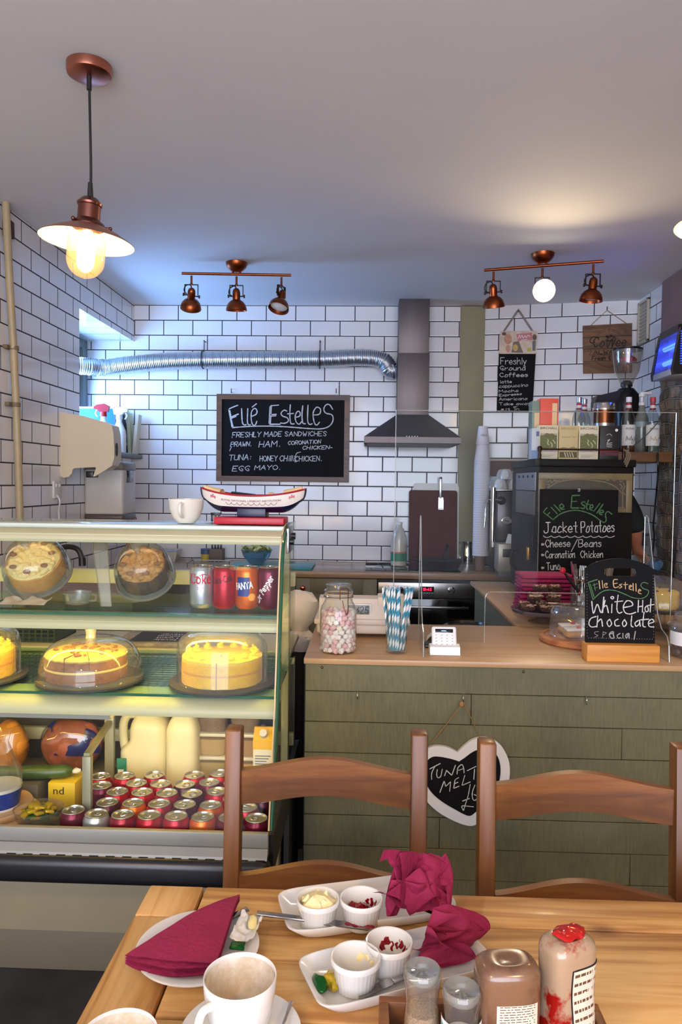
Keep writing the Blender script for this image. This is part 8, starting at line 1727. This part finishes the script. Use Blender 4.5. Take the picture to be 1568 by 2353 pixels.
# ================================================================== TABLE AND CHAIRS
TZ = 0.755
pine = wood('honey_pine', [(216, 172, 108), (200, 150, 86), (166, 114, 60)], 'X', 1.15, .46, 11, coat=.04, knots=True)
pine_y = wood('honey_pine_end', [(218, 174, 112), (204, 154, 90), (172, 120, 64)], 'Y', 1.15, .46, 11, coat=.04, knots=True)
tcx = -.366; TYF = 1.243
tb = thing('dining_table', 'honey pine plank dining table in the foreground', 'table', (.35, .75, 0))
k = MB(); X2 = 1.08; Y0 = .20; g = .0022
sx = WZ(470, 2040, TZ).x; sx2 = sx; sy = WZ(420, 2106, TZ).y
ys = [TYF, sy, .93, .70, .46, Y0]
for a, b in zip(ys, ys[1:]):
 k.box(sx + g, X2, b + g, a - g * (a != TYF), TZ - .028, TZ, .003)
obj('long_planks', k, pine, tb, world=True)
k = MB(); k.box(tcx, sx - g, sy + g, TYF, TZ - .028, TZ, .003); k.box(tcx, sx - g, Y0, sy - g, TZ - .028, TZ, .003); obj('end_planks', k, pine_y, tb, world=True)
obj('sub_top', MB().box(tcx + .01, X2 - .01, Y0 + .01, TYF - .01, TZ - .036, TZ - .026), mat('pine_gap', (62, 38, 22), .8), tb, world=True)
k = MB(); k.box(tcx + .05, X2 - .05, TYF - .08, TYF - .058, TZ - .13, TZ - .036); k.box(tcx + .05, X2 - .05, Y0 + .06, Y0 + .08, TZ - .13, TZ - .036); k.box(tcx + .05, tcx + .07, Y0 + .06, TYF - .06, TZ - .13, TZ - .036); k.box(X2 - .07, X2 - .05, Y0 + .06, TYF - .06, TZ - .13, TZ - .036); obj('apron', k, pine, tb, world=True)
for x in (tcx + .015, X2 - .10):
 for y in (Y0 + .04, TYF - .11): obj('leg', MB().box(x, x + .07, y, y + .07, 0, TZ - .036, .006), mat('pine_leg', (196, 146, 86), .45), tb, world=True)
oak = wood('chair_oak', [(136, 86, 38), (114, 68, 29), (88, 52, 21)], 'X', 1.2, .42, 5, coat=.06); oakz = wood('chair_oak_upright', [(130, 82, 36), (108, 64, 27), (82, 48, 20)], 'Z', 1.2, .42, 4, coat=.06)
def make_chair(label, loc, rz):
 t = thing('dining_chair', label, 'chair', loc, rz, 'ladder-back dining chairs'); W2 = .187; H = .957
 for s in (-1, 1):
  k = MB().box(s * W2 - .0165, s * W2 + .0165, -.024, .016, 0, H, .005, 2)
  for i, v in enumerate(k.v): k.v[i] = v + Vector((0, .055 * max(0, (v.z - .45) / .5) ** 1.3, 0))
  obj('back_post', k, oakz, t)
  obj('front_leg', MB().box(s * W2 - .018, s * W2 + .018, -.40, -.364, 0, .43, .004), oakz, t)
 bow = lambda x: .022 * (1 - (x / W2) ** 2)
 def rail(zc, hgt, arch, nm, z_lean):
  yb = .055 * max(0, (zc - .45) / .5) ** 1.3 - .006
  k = MB(); n = 28; wdt = W2 - .0165
  def P_(i, top, back):
   x = -wdt + 2 * wdt * i / n; s_ = math.cos(x / wdt * PI * .5); e = s_ ** 2.0 * arch
   return Vector((x, yb + bow(x) + (.019 if back else 0), zc + (hgt / 2 if top else -hgt / 2) + (e if top else e * .72)))
  for i in range(n + 1):
   for q in ((1, 0), (1, 1), (0, 1), (0, 0)): k.v.append(P_(i, *q))
  for i in range(n):
   for j in range(4): k.f.append((i * 4 + j, i * 4 + (j + 1) % 4, (i + 1) * 4 + (j + 1) % 4, (i + 1) * 4 + j)); k.mi.append(0)
  k.f += [(0, 1, 2, 3), (n * 4 + 3, n * 4 + 2, n * 4 + 1, n * 4)]; k.mi += [0, 0]
  obj(nm, k, oak, t, smooth=35)
 rail(.838, .070, .020, 'top_rail', 0); rail(.637, .062, .020, 'back_rail', 0); rail(.525, .05, .015, 'back_rail', 0)
 k = MB().box(-.20, .20, -.42, .0, .43, .455, .010, 3); obj('seat', k, oak, t)
 for s in (-1, 1): obj('side_stretcher', MB().box(s * W2 - .01, s * W2 + .01, -.37, .0, .20, .225, .003), oak, t)
 obj('front_stretcher', MB().box(-W2, W2, -.39, -.372, .36, .43, .003), oak, t); return t
cL, cR = WY(537, 1690, 1.47), WY(966, 1700, 1.47)
ch1 = make_chair('brown wooden ladder-back chair in front of the cake cabinet, left at the table', ((cL.x + cR.x) / 2, 1.425, 0), 0)
c2 = WY(1118, 1720, 1.44); ch2 = dup(ch1, (c2.x + .187, 1.385, 0), 0.0, 'brown wooden ladder-back chair in front of the counter, right at the table')
# ------------------------------------------------------------------ crockery
TB_ = TZ + .0005
cer = ceramic
p = WZ(455, 2178, TZ + .012); pl1 = thing('side_plate', 'round white side plate under the folded magenta napkin', 'plate', (p.x, p.y, TB_)); PR = .0895
obj('plate', MB().lathe([(0, 0), (.052, 0), (.054, .003), (PR, .014), (PR + .0005, .016), (PR - .003, .0165), (.058, .006), (0, .005)], 64), cer, pl1)
# folded triangular napkin
nz = TB_ + .020; tri = [WZ(287, 2205, nz + .004), WZ(552, 2060, nz + .004), WZ(497, 2222, nz + .004)]; tri2 = [WZ(345, 2228, nz), WZ(482, 2236, nz)]
nk = thing('folded_napkin', 'magenta paper napkin folded in a triangle on the left plate', 'napkin', tuple((tri[0] + tri[1] + tri[2]) / 3)); mgt = mat('magenta_napkin', (142, 20, 66), .8, var=.10, scale=14, bump=.25, bscale=120)
A_, B_, C_ = [Vector((v.x, v.y, 0)) for v in tri]
def ply(z, push, sag, crease):
 k = MB(); n = 16; vs = []; idx = {}
 for i in range(n + 1):
  for j in range(n + 1 - i):
   u, v = i / n, j / n; w = 1 - u - v; P0 = A_ * w + B_ * u + C_ * v
   edge = 4 * w * v; out = (C_ - A_).normalized().cross(Vector((0, 0, 1))) * (push * edge)
   idx[(i, j)] = len(vs); vs.append(P0 + out + Vector((0, 0, z + .010 * 4 * u * (1 - u) * (1 - v) - sag * edge + crease * mnoise.noise(P0 * 26 + Vector((0, 0, z * 90))))))
 fs = []
 for i in range(n):
  for j in range(n - i):
   fs.append((idx[(i, j)], idx[(i + 1, j)], idx[(i, j + 1)]))
   if j < n - i - 1: fs.append((idx[(i + 1, j)], idx[(i + 1, j + 1)], idx[(i, j + 1)]))
 o = len(vs); k.add(vs + [v - Vector((0, 0, .0012)) for v in vs], fs + [tuple(a + o for a in f[::-1]) for f in fs]); return k
for i, (z, pu, sg) in enumerate(((nz - .001, .014, .004), (nz + .002, .009, .001), (nz + .0055, .012, .0), (nz + .009, .004, -.002))): obj('ply', ply(z, pu, sg, .0022), mgt, nk, world=True, smooth=60)
wr = thing('butter_wrapper', 'opened white butter wrapper with butter on the left plate', 'wrapper', tuple(WZ(570, 2135, nz))); c_ = WZ(570, 2132, TB_ + .02)
k = MB().grid(lambda u, v: (c_.x + (u - .5) * .036 + .008 * (v - .5), c_.y + (v - .5) * .070, TB_ + .017 + .010 * abs(u - .5) * 2 + .006 * mnoise.noise(Vector((u * 5, v * 7, 1)))), 14, 20); obj('foil', k, mat('wrapper_white', (226, 222, 216), .4, .2), wr, world=True, smooth=60)
k = MB().sphere((c_.x + .006, c_.y + .004, TB_ + .026), .009, 12, 8, (.8, 2.0, .5)); k.jitter(.003, 120); obj('butter', k, mat('butter', (238, 222, 150), .5, sub=.1), wr, world=True)
g_ = WZ(546, 2176, TB_ + .02); k = MB().box(g_.x - .010, g_.x + .010, g_.y - .008, g_.y + .008, TB_ + .018, TB_ + .026, .003); k.jitter(.003, 140); obj('green_flap', k, mat('foil_green', (20, 92, 36), .25, .6), wr, world=True)
def table_knife(a, b, w_, name, label, smear=None, z=None):
 d = (b - a); Ln = d.length; M4 = Matrix.Translation(a) @ d.to_track_quat('X', 'Z').to_matrix().to_4x4(); t = thing(name, label, 'knife', a)
 k = MB().box(0, Ln * .52, -.0055, .0055, -.002, .002, .0016); k.xf(M4); obj('handle', k, mat('dull_steel', (168, 164, 160), .25, 1.0), t, world=True)
 k = MB().prism([(Ln * .51, -.004), (Ln * .56, -w_), (Ln * .94, -w_), (Ln, w_ * .4), (Ln * .96, w_ * .8), (Ln * .56, w_ * .7), (Ln * .51, .004)], .0016, lambda u, v, w: (u, v, w - .0008)); k.xf(M4); obj('blade', k, mat('dull_steel', (168, 164, 160), .25, 1.0), t, world=True)
 if smear:
  k = MB()
  for i in range(7): k.sphere((Ln * (.78 + .03 * i), .001 * math.sin(i * 2), .0012), .0045, 8, 6, (1.4, 1, .35))
  k.jitter(.0018, 160); k.xf(M4); obj('jam_smear', k, mat('jam', (122, 12, 24), .15), t, world=True)
 return t
a = WZ(570, 2088, TB_ + .026); b = WZ(470, 2140, TB_ + .0175); table_knife(a, b, .008, 'table_knife', 'steel knife under the folded napkin, only its handle end showing')
# rectangular dishes
DIMS = {}
def dish(corner_bl, dir_deg, L_, W_, label):
 t = thing('rectangular_dish', label, 'dish', (corner_bl.x, corner_bl.y, TB_), math.radians(dir_deg), 'rectangular white dishes')
 def sq(u, e, sx_, sy_): a = 2 * PI * u; cx, sx = math.cos(a), math.sin(a); f = (abs(cx) ** e + abs(sx) ** e) ** (-1 / e); return sx_ * f * cx, sy_ * f * sx
 prof = [(.80, 0), (.86, .003), (1.0, .019), (1.0, .0215), (.975, .0215), (.86, .0075), (.4, .006), (.01, .006)]
 k = MB()
 def P_(u, j): s_, z = prof[j]; x, y = sq(u, 6.5, L_ / 2, W_ / 2); wav = 1 + .03 * math.cos(4 * PI * u) ; return Vector((x * s_ + L_ / 2, y * s_ * wav + W_ / 2, z))
 n = 200; vs = [P_(i / n, j) for j in range(len(prof)) for i in range(n)]
 k.add(vs, [(j * n + i, j * n + (i + 1) % n, (j + 1) * n + (i + 1) % n, (j + 1) * n + i) for j in range(len(prof) - 1) for i in range(n)] + [tuple(range(n))[::-1], tuple((len(prof) - 1) * n + i for i in range(n))])
 DIMS[t.name] = (L_, W_); obj('dish', k, cer, t, smooth=50); return t
def fit_dish(tl, tr, bl, L_, label):
 z = TB_ + .02; a, b, c = WZ(*tl, z), WZ(*tr, z), WZ(*bl, z); d = (b - a); d.z = 0; d.normalize(); nrm = Vector((-d.y, d.x, 0)); W_ = (a - c).dot(nrm); o_ = a - nrm * W_
 return dish(o_, math.degrees(math.atan2(d.y, d.x)), L_, W_, label)
dA = fit_dish((633, 2046), (862, 2017), (650, 2150), .280, 'upper rectangular white dish with two ramekins and a crumpled napkin'); dB = fit_dish((676, 2198), (842, 2160), (728, 2330), .268, 'lower rectangular white dish with two ramekins, nearer the sauce bottles')
def ramekin(px, py, label, fill, r=.0335, h=.044, seed=0, amt=.7):
 zb = TB_ + .0068; p = WZ(px, py, zb + h); t = thing('ramekin', label, 'ramekin', (p.x, p.y, zb), 0, 'white ramekins'); k = MB(); n = 96
 pr = [(r * .74, 0), (r * .80, .002), (r * .93, h * .78), (r * .935, h * .80), (r, h * .82), (r * 1.01, h * .97), (r * .98, h), (r * .93, h * .99), (r * .86, h * .75), (r * .72, .006), (0, .005)]
 for ri, (rr, z) in enumerate(pr):
  for i in range(n): a = 2 * PI * i / n; q = rr * (1 - .022 * (i % 3 == 0)) if ri in (1, 2) else rr; k.v.append(Vector((q * math.cos(a), q * math.sin(a), z)))
 for j in range(len(pr) - 1):
  for i in range(n): k.f.append((j * n + i, j * n + (i + 1) % n, (j + 1) * n + (i + 1) % n, (j + 1) * n + i)); k.mi.append(0)
 k.f.append(tuple(range(n))[::-1]); k.mi.append(0); obj('dish', k, cer, t, smooth=50)
 rr = random.Random(seed)
 def wall(k, a0, wa, z0, z1):
  n_ = 6
  def P_(u, v): zz = z0 + (z1 - z0) * v; q = (r * .72 + (r * .14) * (zz - .006) / (h * .75 - .006)) * .985 - .0006 * math.sin(PI * u) * math.sin(PI * v); a = a0 + wa * (u - .5) * (.55 + .45 * math.sin(PI * (.15 + .8 * v))) + .05 * math.sin(v * 7 + a0 * 9); return Vector((q * math.cos(a), q * math.sin(a), zz))
  k.grid(P_, n_, n_)
 if fill == 'cream':
  k = MB().lathe([(r * .74, h * .3), (r * .86, h * .74), (r * .7, h * (amt + .22)), (r * .3, h * (amt + .36)), (0, h * (amt + .40))], 40); k.jitter(.0075, 80, 0, seed)
  obj('butter', k, mat('whipped_butter', (242, 226, 166), .5, sub=.15, var=.05, scale=60), t)
  k = MB()
  for i in range(5): a = rr.uniform(0, 6.28); k.lathe([(.008, -.003), (.004, .003), (0, .007)], 8, (r * .5 * math.cos(a), r * .5 * math.sin(a), h * (amt + .24)))
  k.jitter(.004, 120, 0, seed); obj('butter_peak', k, mat('whipped_butter', (242, 226, 166), .5, sub=.15, var=.05, scale=60), t)
 elif fill == 'jam':
  k = MB().sphere((-.003, .002, h * .45), r * .55, 18, 12, (1, .9, .55)); k.jitter(.009, 90, 0, seed); obj('jam', k, mat('jam', (122, 12, 24), .15), t)
  k = MB()
  for i in range(4): wall(k, .3 + i * .3, rr.uniform(.1, .3), h * rr.uniform(.35, .5), h * rr.uniform(.6, .74))
  obj('jam_streak', k, mat('jam', (122, 12, 24), .15), t)
 elif fill == 'scrape':
  k = MB()
  for i in range(7): wall(k, .3 + i * .27, rr.uniform(.12, .34), h * rr.uniform(.25, .5), h * rr.uniform(.55, .74))
  k.sphere((-.010, .006, .010), .009, 12, 8, (1.2, 1, .6)); k.jitter(.0012, 150, 0, seed); obj('jam_streak', k, mat('jam', (122, 12, 24), .15), t)
 elif fill == 'smear':
  k = MB()
  for i in range(5): wall(k, -.1 + i * .36, rr.uniform(.2, .42), h * rr.uniform(.3, .5), h * rr.uniform(.62, .745))
  k.sphere((r * .35, -.002, .013), .012, 12, 8, (1, .9, .55)); k.jitter(.0016, 130, 0, seed); obj('butter', k, mat('whipped_butter', (242, 226, 166), .5, sub=.15, var=.05, scale=60), t)
 return t
ramekin(731, 2062, 'ramekin heaped with pale butter on the upper white dish', 'cream', seed=1); ramekin(831, 2061, 'ramekin with dark jam on the upper white dish beside the napkin', 'jam', seed=2)
ramekin(818, 2195, 'ramekin smeared with butter at the front of the lower white dish', 'smear', seed=3, r=.0345); ramekin(895, 2160, 'ramekin scraped of jam on the lower dish beside the napkin', 'scrape', seed=4)
a = WZ(590, 2098, TB_ + .030); b = WZ(862, 2132, TB_ + .018); table_knife(a, b, .0085, 'table_knife', 'jam-smeared knife lying across the upper white dish', True)
a = WZ(985, 2222, TB_ + .024); b = WZ(822, 2290, TB_ + .012); table_knife(a, b, .0085, 'table_knife', 'steel knife on the lower white dish beside the front ramekin')
k = MB(); q = WZ(726, 2143, TB_ + .008); k.sphere(q, .005, 10, 8, (1.2, 1, .5)); k.jitter(.003, 150); tag(obj('jam_blob', k, mat('jam', (122, 12, 24), .15), world=True), 'small blob of jam on the front of the upper white dish', 'jam')
# crumpled napkins: a sheet folded over and over along random creases, then squeezed to size
def crumple(px, base_y, d, w_px, h_px, label, seed, depth=.085):
 mpp = d / F_PX; c = WZ(px, base_y, TB_ + .008); rr = random.Random(seed); N = 120; k = MB()
 P = []
 for j in range(N):
  for i in range(N):
   u, v = i / (N - 1) * 2 - 1, j / (N - 1) * 2 - 1; rad = math.sqrt(u * u + v * v)
   q = Vector((u * 1.5, v * 1.5, 0)); P.append(Vector((u, .55 * v + .3 * mnoise.noise(q + Vector((seed, 0, 0))), .75 * rad * rad + .55 * mnoise.noise(q * .9 + Vector((0, seed, 5))))))
 for f in range(11):
  n = Vector((rr.gauss(0, 1), rr.gauss(0, .9), rr.gauss(0, .8))).normalized(); cen = sum(P, Vector()) / len(P); ds = sorted((p - cen).dot(n) for p in P); o_ = ds[int(len(ds) * rr.uniform(.62, .86))]; kf = rr.uniform(.45, .95)
  for i, p in enumerate(P):
   dd = (p - cen).dot(n) - o_; a = .5 * (dd + math.sqrt(dd * dd + .0012)); P[i] = p - n * a * (1 + kf)
 lo = [min(p[a] for p in P) for a in range(3)]; hi = [max(p[a] for p in P) for a in range(3)]; size = (w_px * mpp, depth, h_px * mpp * 1.06)
 for i, p in enumerate(P):
  q = Vector(((p[a] - lo[a]) / (hi[a] - lo[a]) for a in range(3))); q = Vector(((q.x - .5) * size[0], (q.y - .5) * size[1], q.z * size[2]))
  k.v.append(c + q + Vector((mnoise.noise(q * 60), mnoise.noise(q * 60 + Vector((9, 0, 0))), mnoise.noise(q * 60 + Vector((0, 9, 0))))) * .0012)
 k.f = [(j * N + i, j * N + i + 1, (j + 1) * N + i + 1, (j + 1) * N + i) for j in range(N - 1) for i in range(N - 1)]; k.mi = [0] * len(k.f)
 zmin = TB_ + .0085
 for v in k.v:
  lo_z = zmin
  for d_ in (dA, dB):
   q = XF[d_.name].inverted() @ v; L_, W_ = DIMS[d_.name]; m = min(q.x, q.y, L_ - q.x, W_ - q.y)
   if m > -.03: lo_z = max(lo_z, TB_ + .0085 + .0165 * min(1, max(0, (.026 - m) / .022)))
  v.z = max(v.z, lo_z)
 o = obj('crumpled_napkin', k, mgt, world=True, smooth=50); tag(o, label, 'napkin', 'crumpled magenta napkins'); return o
crumple(950, 2112, 1.20, 186, 172, 'crumpled magenta napkin at the right end of the upper white dish', 26)
crumple(1042, 2212, 1.09, 182, 118, 'crumpled magenta napkin at the right end of the lower dish by the bottles', 24)
fp = WZ(752, 2262, TB_ + .012); fw = thing('foil_wrapper', 'crumpled green and gold foil butter wrapper on the lower white dish', 'wrapper', (fp.x, fp.y, TB_ + .0065), .3)
for nm, x0, m_ in (('green_foil', -.011, mat('foil_green', (20, 92, 36), .25, .6)), ('gold_foil', .006, mat('foil_gold', (206, 172, 50), .25, .7))): k = MB().sphere((x0, 0, .010), .0125, 20, 14, (.75, 1.6, .7)); k.jitter(.005, 70, 0, 2); k.v = [Vector((v.x, v.y, max(v.z, .0003))) for v in k.v]; obj(nm, k, m_, fw, smooth=25)
# cups and saucers
def cup(px_rim, py_rim, r, h, label, grp, handle_ang, zb, dregs=True):
 p = WZ(px_rim, py_rim, zb + h); t = thing('coffee_cup', label, 'cup', (p.x, p.y, zb), 0, grp)
 obj('bowl', MB().lathe([(0, 0), (r * .55, 0), (r * .58, .003), (r * .66, .006), (r * .86, h * .4), (r * .97, h * .75), (r, h * .985), (r * .985, h), (r * .955, h * .99), (r * .92, h * .72), (r * .8, h * .36), (r * .5, .012), (0, .009)], 64), cer, t)
 if dregs:
  k = MB().lathe([(0, .0105), (r * .5, .0125), (r * .803, h * .36), (r * .922, h * .72), (r * .945, h * .93)], 64, cap=False); k.v = [Vector((v.x * .996, v.y * .996, v.z + .0006)) for v in k.v]
  m_ = NT('coffee_film') if 'coffee_film' not in MATS else None
  if m_:
   tc = m_.n('ShaderNodeTexCoord'); nz_ = m_.n('ShaderNodeTexNoise', Scale=28.0, Detail=6.0, Roughness=.7); m_.l(tc.outputs['Object'], nz_.inputs['Vector']); r_ = m_.n('ShaderNodeValToRGB'); e = r_.color_ramp.elements; e[0].position = .42; e[0].color = rgba((204, 184, 154)); e[1].position = .62; e[1].color = rgba((226, 218, 204)); m_.l(nz_.outputs[0], r_.inputs[0]); m_.l(r_.outputs[0], m_.b.inputs['Base Color']); m_.b.inputs['Roughness'].default_value = .35; MATS['coffee_film'] = m_.m
  obj('coffee_film', k, MATS['coffee_film'], t)
 ca, sa = math.cos(handle_ang), math.sin(handle_ang); hp_ = [(r * .93, h * .80), (r * 1.30, h * .82), (r * 1.46, h * .60), (r * 1.32, h * .34), (r * .84, h * .30)]
 obj('handle', MB().tube(smooth_pts([(q * ca, q * sa, z) for q, z in hp_], 6), .0052, 12), cer, t); return t
def saucer(x, y, label): t = thing('saucer', label, 'saucer', (x, y, TB_), 0, 'white saucers'); obj('saucer', MB().lathe([(0, 0), (.04, 0), (.043, .002), (.074, .014), (.0755, .0165), (.073, .0168), (.045, .0055), (.03, .005), (0, .005)], 64), cer, t); return t
cp1 = cup(552, 2240, .0455, .082, 'large white coffee cup with milky dregs on the front saucer', 'white cups on the table', math.radians(232), TB_ + .0055)
s1 = saucer(cp1.location.x + .001, cp1.location.y, 'white saucer under the large coffee cup in front')
q = cp1.location; ts = thing('teaspoon', 'steel teaspoon on the saucer right of the large coffee cup', 'spoon', (q.x + .05, q.y - .03, TB_ + .0125)); k = MB().sphere((0, 0, .006), .0125, 18, 10, (.8, 1.3, .35)); obj('bowl', k, chrome, ts); obj('handle', MB().tube([(.0, .015, .006), (.006, .05, .010), (.010, .07, .0135)], [.0025, .002, .003], 8), chrome, ts)
cp2 = cup(272, 2378, .044, .066, 'smaller white cup with brown dregs at the bottom edge of the photo', 'white cups on the table', math.radians(28), TB_ + .0055); saucer(cp2.location.x, cp2.location.y, 'white saucer under the smaller cup at the bottom edge')
# condiment caddy, shakers, bottles
cw_ = wood('caddy_wood', [(150, 96, 50), (126, 76, 38), (98, 58, 28)], 'X', 1.6, .5, 4)
kb0, kb1 = WZ(872, 2326, TZ + .055), WZ(1378, 2306, TZ + .062); cdy = thing('condiment_caddy', 'low wooden caddy holding the sauce bottles and shakers', 'caddy', ((kb0.x + kb1.x) / 2, .80, TB_)); x0, x1, y1, y0 = kb0.x, kb1.x, .905, .70; h = .058
obj('back_panel', MB().box(x0, x1, y1 - .012, y1, TB_, TB_ + h, .002), cw_, cdy, world=True); obj('front_panel', MB().box(x0, x1, y0, y0 + .012, TB_, TB_ + h, .002), cw_, cdy, world=True); obj('side_panel', MB().box(x0, x0 + .012, y0 + .012, y1 - .012, TB_, TB_ + h, .002), cw_, cdy, world=True); obj('side_panel', MB().box(x1 - .012, x1, y0 + .012, y1 - .012, TB_, TB_ + h, .002), cw_, cdy, world=True); obj('base', MB().box(x0 + .012, x1 - .012, y0 + .012, y1 - .012, TB_, TB_ + .006), cw_, cdy, world=True)
BZ_ = TB_ + .0065
def shaker(px, py, zt, label, fill, fm, lab=False):
 p = WZ(px, py, zt); h = zt - BZ_; t = thing('shaker', label, 'shaker', (p.x, p.y, BZ_), 0, 'glass shakers in the caddy')
 obj('glass', MB().lathe([(.0185, .03), (.0215, h * .35), (.0205, h * .6), (.018, h * .72), (.0200, h * .86), (.0218, h * .93), (.0215, h * .98), (.019, h), (.012, h - .002), (0, h - .003)], 40, cap=False), cg, t)
 obj('screw_cap', MB().lathe([(0, 0), (.0205, 0), (.0205, .03), (.0175, .032), (0, .032)], 36), mat('shaker_cap', (150, 146, 140), .35, .8), t)
 obj('contents', MB().lathe([(0, .033), (.0172, .034), (.0195, h * .35), (.0187, h * fill), (0, h * fill + .001)], 32), fm, t); obj('glass_base', MB().lathe([(0, h - .016), (.0175, h - .013), (.0205, h - .006), (.0195, h - .0005), (.010, h - .003), (0, h - .0035)], 36), glass('thick_glass', (232, 236, 236), .10, .9, .03, body=.25, bodycol=(200, 196, 186)), t)
 if lab: k = MB().grid(lambda u, v: (.0221 * math.sin((u - .5) * 3.4), -.0221 * math.cos((u - .5) * 3.4), h * .30 + h * .48 * v), 18, 2); lo_ = obj('label', k, paper, t); k = MB().grid(lambda u, v: (.0223 * math.sin(-1.6 + .5 * u), -.0223 * math.cos(-1.6 + .5 * u), h * .50 + h * .24 * v), 6, 2); obj('label_picture', k, mat('label_teal', (120, 170, 176), .5), lo_)
shaker(972, 2222, .905, 'upturned glass shaker of pepper, leftmost in the caddy', .66, mat('pepper', (150, 118, 84), .9, var=.5, scale=400)); shaker(1062, 2268, .902, 'upturned glass shaker with a white label, right of the pepper', .62, mat('salt', (226, 222, 214), .9), True)
def squeeze(px, py, zt, wx, wy, label, bodym, capm, lab_rot, waist):
 p = WZ(px, py, zt); h = zt - BZ_; t = thing('sauce_bottle', label, 'bottle', (p.x, p.y, BZ_), lab_rot, 'upside-down sauce bottles')
 def P_(u, v):
  a = 2 * PI * u; e = 3.2; cx, sx = math.cos(a), math.sin(a); f = (abs(cx) ** e + abs(sx) ** e) ** (-1 / e); z = .035 + (h - .035) * v
  s_ = (.55 + .45 * min(1, v / .22) ** .6) * (1 - waist * math.exp(-((v - .58) / .14) ** 2)); t_ = max(0, (v - .90) / .10); s_ *= math.sqrt(max(0, 1 - (t_ * .80) ** 2.2)); return Vector((wx / 2 * f * cx * s_, wy / 2 * f * sx * s_, z))
 k = MB().grid(P_, 44, 34, closeu=True); top = [P_(i / 44, 1.0) for i in range(44)]; cen = Vector((0, 0, h - .004)); n0_ = len(k.v); k.add([v.lerp(cen, .55) - Vector((0, 0, .0015)) for v in top] + [cen], [(i, (i + 1) % 44, 44) for i in range(44)]); o0 = n0_ - 44
 k.f += [(o0 + i, o0 + (i + 1) % 44, n0_ + (i + 1) % 44, n0_ + i) for i in range(44)]; k.mi += [0] * 44
 obj('bottle', k, bodym, t, smooth=60); obj('cap', MB().lathe([(0, 0), (.024, 0), (.026, .004), (.022, .036), (0, .037)], 32), capm, t)
 return t, P_, h
def sauce_film(name, plastic, sauce, lo, hi, scale, zfill):
 """translucent squeezy plastic streaked with sauce clinging to the inside: thick lower down, patchy above"""
 k = NT(name); b = k.b; tc = k.n('ShaderNodeTexCoord'); nz_ = k.n('ShaderNodeTexNoise', Scale=scale, Detail=5.0, Roughness=.6); k.l(tc.outputs['Object'], nz_.inputs['Vector']); sp = k.n('ShaderNodeSeparateXYZ'); k.l(tc.outputs['Object'], sp.inputs[0])
 mr = k.n('ShaderNodeMapRange'); mr.inputs[1].default_value = zfill - .05; mr.inputs[2].default_value = zfill + .05; mr.inputs[3].default_value = .34; mr.inputs[4].default_value = -.06; k.l(sp.outputs[2], mr.inputs[0]); ad = k.n('ShaderNodeMath', operation='ADD'); k.l(nz_.outputs[0], ad.inputs[0]); k.l(mr.outputs[0], ad.inputs[1])
 r = k.n('ShaderNodeValToRGB'); e = r.color_ramp.elements; e[0].position = lo; e[0].color = (0, 0, 0, 1); e[1].position = hi; e[1].color = (1, 1, 1, 1); k.l(ad.outputs[0], r.inputs[0])
 m = k.n('ShaderNodeMix'); m.data_type = 'RGBA'; m.inputs[6].default_value = rgba(plastic); m.inputs[7].default_value = rgba(sauce); k.l(r.outputs[0], m.inputs[0]); k.l(m.outputs[2], b.inputs['Base Color']); b.inputs['Roughness'].default_value = .22; b.inputs['Transmission Weight'].default_value = .40; b.inputs['Coat Weight'].default_value = .4; return k.m
br_t, brP, brh = squeeze(1166, 2200, .925, .071, .052, 'upside-down squeezy bottle of brown sauce in the caddy', sauce_film('brown_sauce_plastic', (146, 108, 80), (100, 62, 42), .42, .66, 20, .03), mat('cap_dark', (60, 34, 28), .4), .12, .0)
kt_t, ktP, kth = squeeze(1305, 2146, .945, .063, .046, 'upside-down squeezy ketchup bottle with red streaks, rightmost in the caddy', sauce_film('ketchup_plastic', (196, 166, 134), (170, 20, 14), .50, .60, 26, .09), mat('cap_white', (226, 222, 218), .4), .45, .06)
def bottle_label(t, P_, u0, u1, v0, v1, lines, seed, wavy=0.0):
 k = MB().grid(lambda u, v: P_(u0 + (u1 - u0) * u + wavy * math.sin(v * 6), v0 + (v1 - v0) * v) * 1.012 + Vector((0, 0, -.0005)), 18, 14); o = obj('label', k, mat('label_cream', (206, 196, 176), .5), t, smooth=60); r5 = random.Random(seed); k = MB()
 for i in range(lines):
  v = 1 - (i + .8) / (lines + 1); x = .07
  while x < .9:
   w = min(r5.uniform(.05, .16), .92 - x); q = [P_(u0 + (u1 - u0) * (x + dx) + wavy * math.sin((v + dv) * 6), v0 + (v1 - v0) * (v + dv)) * 1.0165 + Vector((0, 0, -.0006)) for dx, dv in ((0, 0), (w, 0), (w, .30 / lines), (0, .30 / lines))]; k.add(q, [(0, 1, 2, 3)]); x += w + .03
 obj('small_print', k, mat('print_brown', (96, 82, 74), .7), o, smooth=0); return o
bottle_label(br_t, brP, .672, .872, .16, .70, 24, 1); lk = bottle_label(kt_t, ktP, .70, .92, .12, .80, 9, 2, .008)
q = []
for i in range(41):
 s_ = i / 40 * 4; e_ = int(min(s_, 3.999)); f_ = s_ - e_; u, v = [(f_, 0), (1, f_), (1 - f_, 1), (0, 1 - f_)][e_]; q.append(ktP(.70 + .22 * u + .008 * math.sin(v * 6), .12 + .68 * v) * 1.014)
obj('label_border', MB().tube(q, .0009, 5, closed=True), ink, lk)
k = MB()
for i in range(9): u = .12 + i * .085; a_ = [ktP(.70 + .22 * (u + du), .12 + .68 * vv) * 1.017 for du, vv in ((0, .06), (.035 + .02 * (i % 2), .06), (.035 + .02 * (i % 2), .22), (0, .22))]; k.add(a_, [(0, 1, 2, 3)])
obj('barcode', k, ink, lk, smooth=0)
k = MB().sphere((.004, .002, kth + .0005), .019, 22, 12, (1.15, .8, .10)); k.jitter(.004, 110, 0, 4); obj('sauce_pool', k, mat('ketchup', (176, 22, 18), .12), kt_t)
